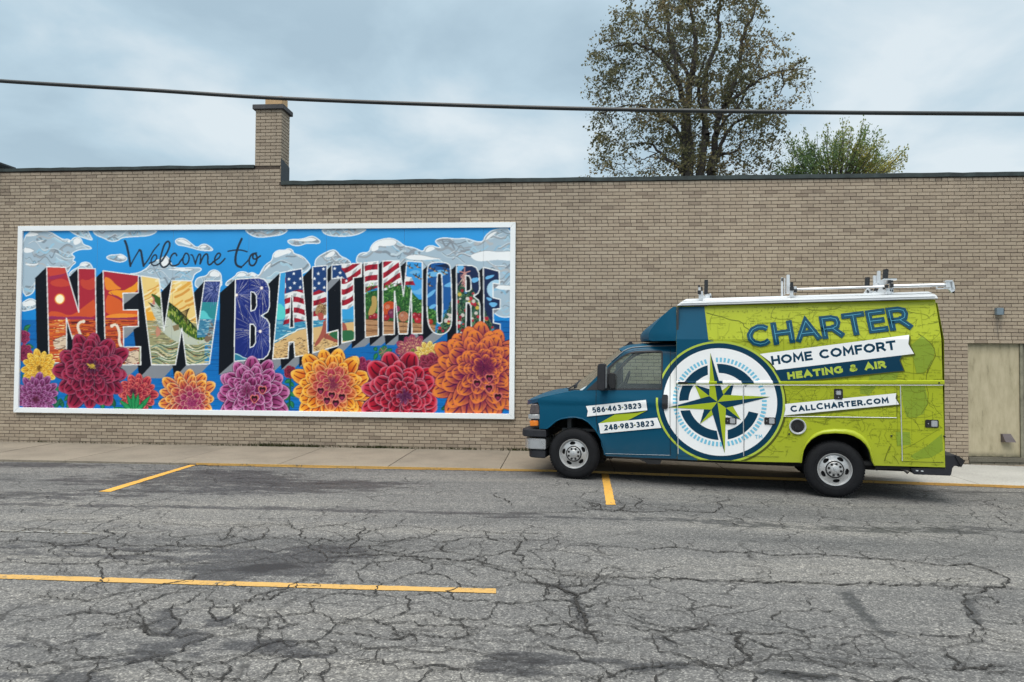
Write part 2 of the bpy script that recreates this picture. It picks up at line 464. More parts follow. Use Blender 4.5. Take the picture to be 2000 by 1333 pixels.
CRACKS = [
 ([(-4.212,-8.416),(-3.998,-8.379),(-3.739,-8.372),(-3.465,-8.329),(-3.326,-8.171),(-3.196,-7.975),(-3.045,-7.863),(-2.962,-7.650),(-2.846,-7.567)], 0.016),
 ([(-3.991,-8.669),(-3.943,-8.589),(-3.783,-8.495),(-3.750,-8.384),(-3.760,-8.122),(-3.791,-7.869),(-3.929,-7.673),(-4.112,-7.466),(-4.115,-7.306),(-3.866,-7.198),(-3.831,-6.931),(-3.710,-6.873),(-3.320,-6.880),(-3.215,-6.729)], 0.018),
 ([(-3.745,-8.951),(-3.681,-8.809),(-3.496,-8.687),(-3.398,-8.614),(-3.168,-8.642),(-3.066,-8.507),(-3.088,-8.349),(-2.988,-8.109),(-2.887,-7.913)], 0.018),
 ([(-3.066,-8.507),(-2.881,-8.735),(-2.680,-8.939),(-2.584,-8.981)], 0.02),
 ([(-3.168,-8.642),(-2.951,-8.742),(-2.755,-8.903),(-2.667,-8.959),(-2.596,-8.931),(-2.611,-8.756),(-2.853,-8.538),(-2.793,-8.376),(-2.768,-8.206),(-2.768,-7.934),(-2.619,-7.756)], 0.016),
 ([(-2.759,-7.952),(-2.701,-8.200),(-2.552,-8.459),(-2.374,-8.688),(-2.332,-8.589),(-2.342,-8.333),(-2.341,-8.166),(-2.234,-8.038),(-2.184,-7.910),(-2.113,-7.707),(-1.946,-7.622)], 0.02),
 ([(-2.339,-8.685),(-2.221,-8.810),(-2.077,-8.775),(-1.914,-8.782),(-1.794,-8.681),(-1.954,-8.602),(-2.041,-8.487),(-2.131,-8.496),(-2.270,-8.484),(-2.290,-8.560)], 0.014),
 ([(-3.391,-9.355),(-3.244,-9.413),(-3.082,-9.433),(-2.973,-9.388),(-2.889,-9.328),(-2.748,-9.297),(-2.660,-9.235),(-2.577,-9.208)], 0.018),
 ([(-3.050,-9.413),(-2.864,-9.447),(-2.732,-9.367),(-2.660,-9.307),(-2.542,-9.314),(-2.471,-9.272),(-2.278,-9.326),(-2.139,-9.348),(-1.997,-9.318),(-1.992,-9.265),(-1.933,-9.187),(-1.905,-9.071),(-1.802,-8.962),(-1.581,-8.963),(-1.440,-9.029),(-1.399,-9.102),(-1.459,-9.162),(-1.607,-9.194),(-1.655,-9.234),(-1.675,-9.407),(-1.684,-9.488),(-1.871,-9.504),(-2.075,-9.491),(-2.203,-9.454),(-2.310,-9.431),(-2.444,-9.392),(-2.538,-9.418)], 0.016),
 ([(-1.997,-9.318),(-1.938,-9.463),(-1.896,-9.601)], 0.02),
 ([(-1.452,-9.180),(-1.362,-9.346),(-1.347,-9.473),(-1.305,-9.549)], 0.018),
 ([(-1.440,-9.029),(-1.224,-9.195),(-1.057,-9.233),(-0.833,-9.264),(-0.589,-9.259),(-0.437,-9.263),(-0.287,-9.249)], 0.016),
 ([(-0.559,-9.257),(-0.513,-9.478)], 0.014),
 ([(-1.830,-8.590),(-1.618,-8.618),(-1.421,-8.552),(-1.218,-8.627),(-1.053,-8.566),(-0.859,-8.640),(-0.688,-8.601),(-0.540,-8.655),(-0.463,-8.558),(-0.334,-8.614)], 0.016),
 ([(-1.743,-8.766),(-1.515,-8.811),(-1.300,-8.834),(-1.150,-8.882),(-1.003,-8.785),(-0.860,-8.814),(-0.672,-8.818),(-0.597,-8.748),(-0.540,-8.655)], 0.018),
 ([(-1.464,-8.911),(-1.248,-9.011),(-1.022,-8.991),(-0.814,-9.048),(-0.629,-8.994),(-0.460,-9.054),(-0.304,-9.021)], 0.014),
 ([(-1.218,-8.627),(-1.126,-8.709),(-1.121,-8.796),(-1.018,-8.870)], 0.02),
 ([(-1.873,-9.068),(-1.949,-8.976),(-1.980,-8.832),(-2.043,-8.772)], 0.010),
 ([(-5.340,-7.128),(-5.053,-7.099),(-4.750,-7.023),(-4.382,-7.032),(-3.918,-7.118),(-3.611,-7.044),(-3.297,-6.924)], 0.020),
 ([(-5.413,-7.044),(-5.378,-6.899),(-5.391,-6.723)], 0.016),
 ([(-5.066,-7.441),(-4.778,-7.492),(-4.469,-7.577),(-4.182,-7.549),(-3.899,-7.445),(-3.673,-7.500),(-3.540,-7.370),(-3.140,-7.447)], 0.018),
 ([(-4.678,-7.016),(-4.628,-6.872),(-4.676,-6.731),(-4.572,-6.568),(-4.818,-6.211)], 0.018),
 ([(-5.916,-6.266),(-5.623,-6.117),(-5.333,-6.026),(-4.700,-6.081),(-4.170,-6.085),(-3.700,-6.153),(-3.370,-5.943),(-2.777,-5.976)], 0.010),
 ([(-3.982,-6.854),(-3.636,-6.912),(-3.271,-6.875),(-3.115,-6.719),(-3.004,-6.562),(-3.153,-6.039)], 0.020),
 ([(-3.387,-6.650),(-3.330,-6.442),(-3.412,-6.652),(-3.459,-6.349),(-3.484,-6.187)], 0.014),
 ([(-3.060,-6.780),(-3.077,-6.519),(-2.876,-6.549),(-2.583,-6.618),(-2.316,-6.780)], 0.014),
 ([(-1.987,-7.012),(-2.057,-6.754),(-2.056,-6.466),(-2.107,-6.211),(-2.230,-5.943)], 0.020),
 ([(-2.340,-6.782),(-2.066,-6.846),(-1.966,-6.763),(-1.725,-6.721),(-1.607,-6.470),(-1.605,-6.369)], 0.014),
 ([(-1.822,-6.996),(-1.494,-7.047),(-1.150,-7.095),(-0.802,-7.061),(-0.618,-7.239),(-0.427,-7.369)], 0.026),
 ([(-2.189,-7.198),(-2.055,-7.103),(-1.817,-7.012),(-1.561,-6.970),(-1.457,-6.785)], 0.018),
 ([(-1.502,-6.698),(-1.221,-6.716),(-0.944,-6.734),(-0.908,-6.449)], 0.010),
 ([(-0.923,-3.992),(-0.821,-4.328),(-0.671,-4.524),(-0.613,-4.856)], 0.022),
 ([(-5.897,-6.490),(-5.783,-6.423),(-5.499,-6.557),(-5.188,-6.526)], 0.010),
 ([(-6.584,-5.704),(-6.353,-5.639),(-6.160,-5.794)], 0.012),
 ([(-6.370,-2.319),(-5.623,-2.393)], 0.03),
 ([(-0.431,-7.318),(-0.296,-7.320),(-0.141,-7.319),(-0.007,-7.435),(0.231,-7.435),(0.446,-7.438),(0.660,-7.441),(0.958,-7.431),(1.213,-7.428),(1.518,-7.384),(1.836,-7.371),(2.110,-7.365),(2.360,-7.362),(2.697,-7.301),(3.023,-7.267),(3.351,-7.233),(3.542,-7.258),(3.878,-7.210)], 0.024),
 ([(-0.293,-7.392),(-0.195,-7.655),(-0.048,-7.737),(0.074,-7.875),(0.111,-8.042),(0.125,-8.254),(0.175,-8.445),(0.201,-8.667),(0.227,-8.829)], 0.034),
 ([(-0.007,-7.469),(-0.017,-7.702),(0.093,-7.931),(0.215,-7.855),(0.328,-7.621),(0.481,-7.534)], 0.022),
 ([(-0.492,-6.484),(-0.342,-6.440),(0.015,-6.499),(0.166,-6.522),(0.492,-6.489),(0.911,-6.515),(1.377,-6.515),(1.738,-6.529),(2.222,-6.516),(2.711,-6.484),(3.043,-6.535),(3.363,-6.594),(3.839,-6.522),(3.886,-6.713),(3.905,-6.969),(3.743,-7.164),(3.542,-7.258),(3.417,-7.403),(3.177,-7.616),(3.081,-7.851),(2.986,-8.018),(2.972,-8.166),(2.921,-8.310),(2.637,-8.518),(2.509,-8.575),(2.328,-8.516),(2.258,-8.419)], 0.022),
 ([(-0.335,-8.601),(-0.162,-8.553),(0.014,-8.513),(0.121,-8.452)], 0.018),
 ([(0.341,-8.066),(0.387,-8.219),(0.522,-8.350),(0.652,-8.451),(0.785,-8.493),(0.994,-8.483),(1.234,-8.487),(1.457,-8.480),(1.647,-8.520),(1.858,-8.535),(2.154,-8.463)], 0.018),
 ([(1.234,-8.487),(1.148,-8.628),(1.140,-8.790),(1.179,-8.881),(1.107,-8.981),(1.010,-9.063)], 0.032),
 ([(1.179,-8.881),(1.380,-8.836),(1.612,-8.844),(1.745,-8.901),(1.922,-8.914),(2.041,-8.917),(2.250,-8.801)], 0.014),
 ([(-0.285,-9.282),(-0.136,-9.262),(0.043,-9.268),(0.220,-9.262),(0.343,-9.197),(0.470,-9.131),(0.694,-9.051),(0.940,-9.037),(1.079,-9.089),(1.290,-9.079),(1.488,-9.105),(1.728,-9.124),(1.949,-9.113),(2.227,-9.127),(2.696,-9.053)], 0.018),
 ([(2.509,-8.575),(2.458,-8.699),(2.475,-8.809),(2.396,-8.925),(2.513,-8.875),(2.665,-8.821),(2.812,-8.873)], 0.026),
 ([(0.205,-9.264),(0.215,-9.358),(0.191,-9.409)], 0.022),
 ([(0.442,-9.379),(0.542,-9.270),(0.601,-9.165)], 0.022),
 ([(2.258,-8.419),(2.467,-8.369),(2.677,-8.386),(2.979,-8.211),(3.013,-8.298),(3.181,-8.298)], 0.018),
 ([(-0.592,-5.139),(-0.406,-5.188),(-0.166,-5.121),(0.170,-5.046),(0.421,-4.890),(0.735,-4.834),(1.002,-4.928),(1.274,-4.738),(1.573,-4.799),(1.853,-4.778),(2.043,-4.347),(2.013,-4.195),(2.237,-3.941),(2.360,-3.712)], 0.022),
 ([(0.416,-4.327),(0.430,-4.713),(0.376,-4.494),(0.484,-4.878),(0.634,-4.937),(0.789,-4.573),(0.751,-4.265)], 0.026),
 ([(0.919,-3.894),(1.003,-4.380),(0.935,-4.841)], 0.024),
 ([(1.021,-4.215),(1.438,-4.089),(1.695,-4.140),(2.224,-3.994),(2.725,-3.984),(3.263,-4.048),(3.360,-4.309),(3.960,-4.156),(4.330,-4.044)], 0.014),
 ([(1.897,-3.435),(2.124,-3.198),(2.259,-3.403)], 0.016),
 ([(0.113,-3.082),(0.146,-3.425)], 0.018),
 ([(1.916,-4.905),(2.059,-5.054),(2.092,-5.264)], 0.02),
 ([(5.418,-3.456),(5.733,-3.432),(5.772,-3.754),(5.717,-3.950),(5.774,-4.060)], 0.016),
 ([(5.329,-4.283),(5.311,-4.562),(5.220,-4.897),(5.260,-5.012)], 0.018),
 ([(5.646,-3.963),(5.519,-4.320),(5.576,-4.516)], 0.012),
 ([(-0.452,-7.027),(-0.350,-7.175),(-0.340,-6.933),(-0.425,-6.727),(-0.344,-6.392),(-0.338,-5.975)], 0.022),
 ([(-0.083,-6.693),(-0.010,-6.502),(-0.038,-6.053)], 0.012),
 ([(1.040,-6.141),(1.142,-6.461),(0.911,-6.515)], 0.012),
 ([(2.969,-6.267),(2.925,-6.536),(2.908,-6.410)], 0.018),
 ([(3.068,-6.531),(3.054,-6.760),(3.119,-6.903)], 0.012),
 ([(3.527,-6.315),(3.686,-6.420),(3.839,-6.522)], 0.010),
 ([(2.187,-7.149),(2.482,-7.055),(2.701,-7.052)], 0.012),
 ([(3.105,-7.268),(3.326,-7.088),(3.601,-6.978)], 0.014),
 ([(3.442,-7.460),(3.431,-7.610),(3.352,-7.677)], 0.02),
 ([(1.899,-7.794),(1.888,-7.907)], 0.016),
 ([(1.824,-8.663),(1.884,-8.595)], 0.016),
 ([(-0.328,-8.702),(-0.122,-8.725),(0.115,-8.699),(0.315,-8.736),(0.477,-8.777)], 0.012),
 ([(0.648,-8.608),(0.717,-8.704),(0.758,-8.760)], 0.022),
 ([(-0.265,-8.882),(0.013,-8.935),(0.221,-8.946),(0.439,-8.993)], 0.010),
]
def wetness(X, Y):
    w = np.zeros_like(X)
    for pts, rx, ry, st in WET:
        best = np.full_like(X, 1e9)
        for (ax, ay), (bx, by) in zip(pts[:-1], pts[1:]):
            dx, dy = (bx - ax) / rx, (by - ay) / ry
            t = np.clip((((X - ax) / rx) * dx + ((Y - ay) / ry) * dy) / max(1e-9, dx * dx + dy * dy), 0, 1)
            d = ((X - ax) / rx - t * dx) ** 2 + ((Y - ay) / ry - t * dy) ** 2
            best = np.minimum(best, d)
        w = np.maximum(w, st * np.exp(-best * 0.9))
    return w

def crackdirt(xs, ys, X, Y):
    """dirt staining either side of the larger fissures"""
    w = np.zeros_like(X)
    for pts, cw in CRACKS:
        rad_ = .018 + cw * 1.2; st = .08 + cw * 6
        for (ax, ay), (bx, by) in zip(pts[:-1], pts[1:]):
            i0, i1 = np.searchsorted(xs, [min(ax, bx) - rad_ * 3, max(ax, bx) + rad_ * 3]); j0, j1 = np.searchsorted(ys, [min(ay, by) - rad_ * 3, max(ay, by) + rad_ * 3])
            if i1 <= i0 or j1 <= j0: continue
            XX, YY = X[j0:j1, i0:i1], Y[j0:j1, i0:i1]
            dx, dy = bx - ax, by - ay
            t = np.clip(((XX - ax) * dx + (YY - ay) * dy) / max(1e-9, dx * dx + dy * dy), 0, 1)
            d = np.hypot(XX - ax - t * dx, YY - ay - t * dy) / rad_
            w[j0:j1, i0:i1] = np.maximum(w[j0:j1, i0:i1], st * np.exp(-d * d))
    return w

ROAD_DROP = 0.035
CURB_Y = -2.24
def build_road():
    xs = np.unique(np.round(np.concatenate([np.linspace(-400, -16, 20), np.arange(-15, 12.01, 0.05), np.linspace(13, 400, 20)]), 4))
    ys = np.unique(np.round(np.concatenate([np.linspace(-400, -14, 12), np.arange(-11.5, CURB_Y + 0.3, 0.04), [CURB_Y + 0.3]]), 4))
    X, Y = np.meshgrid(xs, ys)
    Z = -0.0155 * np.clip(X, 0, 30) - ROAD_DROP
    # worn, slightly uneven surface
    Z = Z + 0.004 * np.sin(X * 0.9 + 1.3 * np.sin(Y * 0.7)) * np.sin(Y * 0.8 + 0.5)
    nx, ny = len(xs), len(ys)
    V = np.stack([X.ravel(), Y.ravel(), Z.ravel()], 1)
    idx = np.arange(nx * ny).reshape(ny, nx)
    F = np.stack([idx[:-1, :-1].ravel(), idx[:-1, 1:].ravel(), idx[1:, 1:].ravel(), idx[1:, :-1].ravel()], 1)
    me = bpy.data.meshes.new('road')
    me.from_pydata(V.tolist(), [], F.tolist())
    me.materials.append(M_asphalt)
    a = me.attributes.new('wet', 'FLOAT', 'POINT')
    a.data.foreach_set('value', (wetness(X, Y) + crackdirt(xs, ys, X, Y)).ravel().astype(np.float32))
    me.polygons.foreach_set('use_smooth', [True] * len(me.polygons))
    o = bpy.data.objects.new('road', me)
    link(o)
    return tag(o, 'cracked grey asphalt lot in front of the mural wall', None, None, 'structure')
road = build_road()
def rz_(x, y):
    return gz(x) - ROAD_DROP + 0.004 * math.sin(x * 0.9 + 1.3 * math.sin(y * 0.7)) * math.sin(y * 0.8 + 0.5)

# land behind the building so the horizon is closed from any side
M_soil = simple('ground_soil', (0.09, 0.085, 0.06), 0.95, var=0.3, scale=0.4, bump=0.4)
gm = MB().box(-400, 12.0, -0.9, 400, 400, -0.30)
gm.box(-400, -400, -1.2, 400, 12.0, -0.85)
land = gm.obj('ground', M_soil); tag(land, kind='structure')

# ---- cracks: ragged dirt-filled fissures, real strips just above the asphalt
M_crack = simple('crack_dirt', (0.032, 0.031, 0.030), 0.97, var=0.45, scale=60, spec=0.1)
from mathutils import noise as mnoise
def build_cracks():
    v, f = [], []
    rg = random.Random(3)
    def jag(pts, lvl, amp):
        for _ in range(lvl):
            out = [pts[0]]
            for a, b in zip(pts[:-1], pts[1:]):
                dx, dy = b[0] - a[0], b[1] - a[1]
                l = math.hypot(dx, dy)
                if l > 0.035:
                    o = rg.gauss(0, amp) * l
                    out.append(((a[0] + b[0]) / 2 - dy / l * o, (a[1] + b[1]) / 2 + dx / l * o))
                out.append(b)
            pts = out
        return pts
    def strip(pts, w, taper=True):
        n = len(pts)
        if n < 3:
            return
        k0 = len(v)
        for i, (x, y) in enumerate(pts):
            a = pts[max(0, i - 1)]; b = pts[min(n - 1, i + 1)]
            dx, dy = b[0] - a[0], b[1] - a[1]
            l = math.hypot(dx, dy) + 1e-9
            ww = w * (0.35 + rg.random() ** 1.6 * 0.95)
            if taper:
                ww *= min(1, 0.15 + 3.0 * min(i, n - 1 - i) / n)
            s1 = ww * rg.uniform(.3, .7); s2 = ww - s1
            z = rz_(x, y) + 0.0085
            v.append((x - dy / l * s1, y + dx / l * s1, z))
            v.append((x + dy / l * s2, y - dx / l * s2, z))
        for i in range(n - 1):
            a = k0 + 2 * i
            f.append((a, a + 2, a + 3, a + 1))
    for pts, w in CRACKS:
        w *= 0.90 if pts[0][0] < 0 else 0.78
        p = jag(pts, 6, 0.13)
        strip(p, w)
        # side branches and a thinner companion crack
        L = len(p)
        for _ in range(max(2, L // 12)):
            i = rg.randrange(L)
            x, y = p[i]
            a = rg.uniform(0, 6.28); ll = rg.uniform(0.08, 0.7)
            q = [(x, y), (x + math.cos(a) * ll * .5, y + math.sin(a) * ll * .3), (x + math.cos(a + .5) * ll, y + math.sin(a + .5) * ll * .7)]
            strip(jag(q, 4, 0.18), w * 0.45)
        if w > 0.02:
            o = rg.uniform(-.06, .06)
            q = jag([(x + o + rg.gauss(0, .02), y + o * .7) for x, y in pts], 6, 0.2)
            strip(q, w * 0.35)
    # alligator network: jittered honeycomb of hairline cracks, patchy
    a_ = .27; pts_ = {}
    def vert(i, j):
        if (i, j) not in pts_:
            x = -8 + i * a_ * .866; y = -10.2 + j * a_ * 1.5 + (a_ * .5 if (i + j) % 2 else 0)
            pts_[(i, j)] = (x * 1.45 + rg.gauss(0, .075), y + rg.gauss(0, .06))
        return pts_[(i, j)]
    for i in range(0, 60):
        for j in range(0, 21):
            for (k, l) in ((i + 1, j), (i, j + 1)) if (i + j) % 2 else ((i + 1, j),):
                A_, B_ = vert(i, j), vert(k, l)
                m_ = mnoise.noise(Vector((A_[0] * .38, A_[1] * .7, 3.3))) + (.22 if A_[1] < -8.0 else 0) + (.22 if A_[0] < -.5 and A_[1] < -6 else 0) - (.35 if A_[1] > -5.8 else 0) - (.16 if A_[0] > .5 else 0)
                if m_ + rg.gauss(0, .12) > .23:
                    strip(jag([A_, B_], 4, .14), rg.uniform(.005, .010) * (1 + max(0, m_)), taper=False)
    o = mesh_obj('crack', v, f, M_crack)
    return tag(o, 'dark branching fissures in the asphalt', None, None, 'stuff')
build_cracks()

# ---- painted lines
def paint_mat(name, col, thr=0.40):
    m, N, L, b = new_mat(name)
    g = N.new('ShaderNodeNewGeometry')
    n = nd(N, 'ShaderNodeTexNoise', Scale=26.0, Detail=8.0, Roughness=0.7); L.new(g.outputs['Position'], n.inputs['Vector'])
    n2 = nd(N, 'ShaderNodeTexNoise', Scale=2.2, Detail=4.0); L.new(g.outputs['Position'], n2.inputs['Vector'])
    sm = nd(N, 'ShaderNodeMath', operation='MULTIPLY_ADD'); sm.inputs[1].default_value = 0.55
    L.new(n2.outputs['Fac'], sm.inputs[0]); L.new(n.outputs['Fac'], sm.inputs[2])
    r = ramp(N, [(thr + .18, (0.10, 0.09, 0.07)), (thr + 0.27, tuple(c * 0.85 for c in col)), (1.0, col)])
    L.new(sm.outputs[0], r.inputs['Fac']); L.new(r.outputs['Color'], b.inputs['Base Color'])
    b.inputs['Roughness'].default_value = 0.8
    v = nd(N, 'ShaderNodeTexVoronoi', Scale=70.0); L.new(g.outputs['Position'], v.inputs['Vector'])
    bp = nd(N, 'ShaderNodeBump', Strength=0.4, Distance=0.006); L.new(v.outputs['Distance'], bp.inputs['Height']); L.new(bp.outputs[0], b.inputs['Normal'])
    return m
M_yel = paint_mat('yellow_paint', (0.62, 0.335, 0.055), 0.385)
M_yel2 = paint_mat('yellow_paint_worn', (0.50, 0.30, 0.085), 0.405)
M_wht = paint_mat('white_paint_faded', (0.26, 0.26, 0.255), 0.50)
def line_sheet(name, quad, mat, lab, dz=0.0055):
    """quad of ground points -> subdivided sheet following the road, ragged edges"""
    a, b, c, d = [Vector(p) for p in quad]   # a-b one long edge, d-c the other
    n = max(2, int((b - a).length / 0.05))
    rg = random.Random(len(name) + n)
    v, f = [], []
    for i in range(n + 1):
        t = i / n
        p = a.lerp(b, t); q = d.lerp(c, t)
        e = (q - p) * 0.05
        p = p + e * rg.uniform(-1, 1); q = q + e * rg.uniform(-1, 1)
        v.append((p.x, p.y, rz_(p.x, p.y) + dz)); v.append((q.x, q.y, rz_(q.x, q.y) + dz))
    for i in range(n):
        f.append((2 * i, 2 * i + 2, 2 * i + 3, 2 * i + 1))
    o = mesh_obj(name, v, f, mat)
    return tag(o, lab, None, None, 'structure')
def quadg(l): return [l[0], l[1], l[2], l[3]]
line_sheet('bay_line', [(-6.202,-4.520),(-6.227,-2.162),(-6.118,-2.149),(-6.049,-4.521)], M_yel, 'slanting yellow bay line left of the van')
line_sheet('bay_line', [(0.640,-1.910),(0.558,-4.585),(0.678,-4.563),(0.754,-1.886)], M_yel, 'short yellow bay line beside the van front wheel')
line_sheet('lane_line', [(-4.813,-7.886),(-0.518,-7.850),(-0.508,-7.951),(-4.718,-7.991)], M_yel2, 'long yellow line across the foreground asphalt')
line_sheet('lane_line', [(-5.967,-6.541),(-4.774,-6.536),(-4.740,-6.585),(-5.914,-6.600)], M_wht, 'faint worn white line on the asphalt at left')

# ---- sidewalk slabs + painted kerb edge
def concrete_mat(name, base, stain=0.5):
    m, N, L, b = new_mat(name)
    g = N.new('ShaderNodeNewGeometry')
    n = nd(N, 'ShaderNodeTexNoise', Scale=1.1, Detail=8.0, Roughness=0.65); L.new(g.outputs['Position'], n.inputs['Vector'])
    n2 = nd(N, 'ShaderNodeTexNoise', Scale=60.0, Detail=4.0, Roughness=0.7); L.new(g.outputs['Position'], n2.inputs['Vector'])
    r = ramp(N, [(0.3, tuple(c * (1 - stain * .5) for c in base)), (0.55, base), (0.75, tuple(c * 1.12 for c in base))])
    L.new(n.outputs['Fac'], r.inputs['Fac'])
    r2 = ramp(N, [(0.3, (0.6, 0.6, 0.6)), (0.5, (1, 1, 1)), (0.7, (1.25, 1.25, 1.25))]); L.new(n2.outputs['Fac'], r2.inputs['Fac'])
    mu = nd(N, 'ShaderNodeMix', data_type='RGBA', blend_type='MULTIPLY'); mu.inputs['Factor'].default_value = 1
    L.new(r.outputs['Color'], mu.inputs['A']); L.new(r2.outputs['Color'], mu.inputs['B'])
    oi = N.new('ShaderNodeObjectInfo')
    rr = ramp(N, [(0, (0.9, 0.9, 0.9)), (1, (1.08, 1.07, 1.05))]); L.new(oi.outputs['Random'], rr.inputs['Fac'])
    mu2 = nd(N, 'ShaderNodeMix', data_type='RGBA', blend_type='MULTIPLY'); mu2.inputs['Factor'].default_value = 1
    L.new(mu.outputs['Result'], mu2.inputs['A']); L.new(rr.outputs['Color'], mu2.inputs['B'])
    L.new(mu2.outputs['Result'], b.inputs['Base Color'])
    b.inputs['Roughness'].default_value = 0.92
    bp = nd(N, 'ShaderNodeBump', Strength=0.35, Distance=0.006); L.new(n2.outputs['Fac'], bp.inputs['Height']); L.new(bp.outputs[0], b.inputs['Normal'])
    return m
M_conc = concrete_mat('sidewalk_concrete', (0.225, 0.195, 0.155))
M_conc_new = concrete_mat('sidewalk_concrete_new', (0.38, 0.375, 0.355), 0.3)
M_joint = simple('joint_dirt', (0.04, 0.038, 0.032), 0.95, var=0.3, scale=30)
walk = MB()
walk.box(-80, CURB_Y + 0.03, -0.80, -16, -0.01, -0.022)
for i in range(-8, 16):
    xa, xb = i * 2.0, (i + 1) * 2.0
    walk.add([(xa, CURB_Y + .02, gz(xa) - .022), (xb, CURB_Y + .02, gz(xb) - .022), (xb, -.01, gz(xb) - .022), (xa, -.01, gz(xa) - .022),
              (xa, CURB_Y + .02, -.9), (xb, CURB_Y + .02, -.9), (xb, -.01, -.9), (xa, -.01, -.9)],
             [(0, 1, 2, 3), (0, 4, 5, 1)])
sidewalk = walk.obj('sidewalk', M_joint)
tag(sidewalk, 'concrete sidewalk strip between wall and asphalt', None, None, 'structure')
j0 = -1.0 - 1.86 * 8
for k in range(17):
    xa, xb = j0 + 1.86 * k, j0 + 1.86 * (k + 1)
    sk = 0.05
    ins = 0.007
    y0, y1 = CURB_Y, -0.012
    rg = random.Random(k)
    dz = rg.uniform(-.002, .002)
    P_ = []
    nx_, ny_ = 6, 4
    for j in range(ny_ + 1):
        for i in range(nx_ + 1):
            x = xa + ins + (xb - xa - 2 * ins) * i / nx_ + (sk if False else 0)
            y = y0 + (y1 - y0) * j / ny_
            P_.append((x, y, gz(x) + dz + 0.0))
    F_ = []
    for j in range(ny_):
        for i in range(nx_):
            a = j * (nx_ + 1) + i
            F_.append((a, a + 1, a + nx_ + 2, a + nx_ + 1))
    # skirts
    def skirt(idx):
        k0 = len(P_)
        for q in idx:
            P_.append((P_[q][0], P_[q][1], P_[q][2] - 0.12))
        for q in range(len(idx) - 1):
            F_.append((idx[q], idx[q + 1], k0 + q + 1, k0 + q))
    skirt(list(range(nx_ + 1)))
    skirt([j * (nx_ + 1) for j in range(ny_ + 1)])
    skirt([j * (nx_ + 1) + nx_ for j in range(ny_ + 1)])
    s = mesh_obj('slab', P_, F_, M_conc_new if xa > 4.0 else M_conc, sidewalk)
# yellow kerb edge: thin painted band wrapping the slab nose (from the slanting line rightwards)
kb_v, kb_f = [], []
xs_ = np.arange(-6.12, 14, 0.12)
rg = random.Random(5)
for i, x in enumerate(xs_):
    z = gz(x)
    wdt = (0.006 if x < 3 else 0.026) * rg.uniform(.6, 1.3)
    kb_v += [(x, CURB_Y + wdt, z + 0.005), (x, CURB_Y - 0.006, z + 0.005), (x, CURB_Y - 0.006, z - ROAD_DROP + 0.006), (x, CURB_Y - (0.016 if x < 3 else .034) * rg.uniform(.5, 1.4), rz_(x, CURB_Y) + 0.006)]
for i in range(len(xs_) - 1):
    a = 4 * i
    for j in range(3):
        kb_f.append((a + j, a + j + 1, a + j + 5, a + j + 4))
ke = mesh_obj('kerb_edge', kb_v, kb_f, M_yel2); tag(ke, 'thin yellow painted edge of the sidewalk', None, None, 'structure')

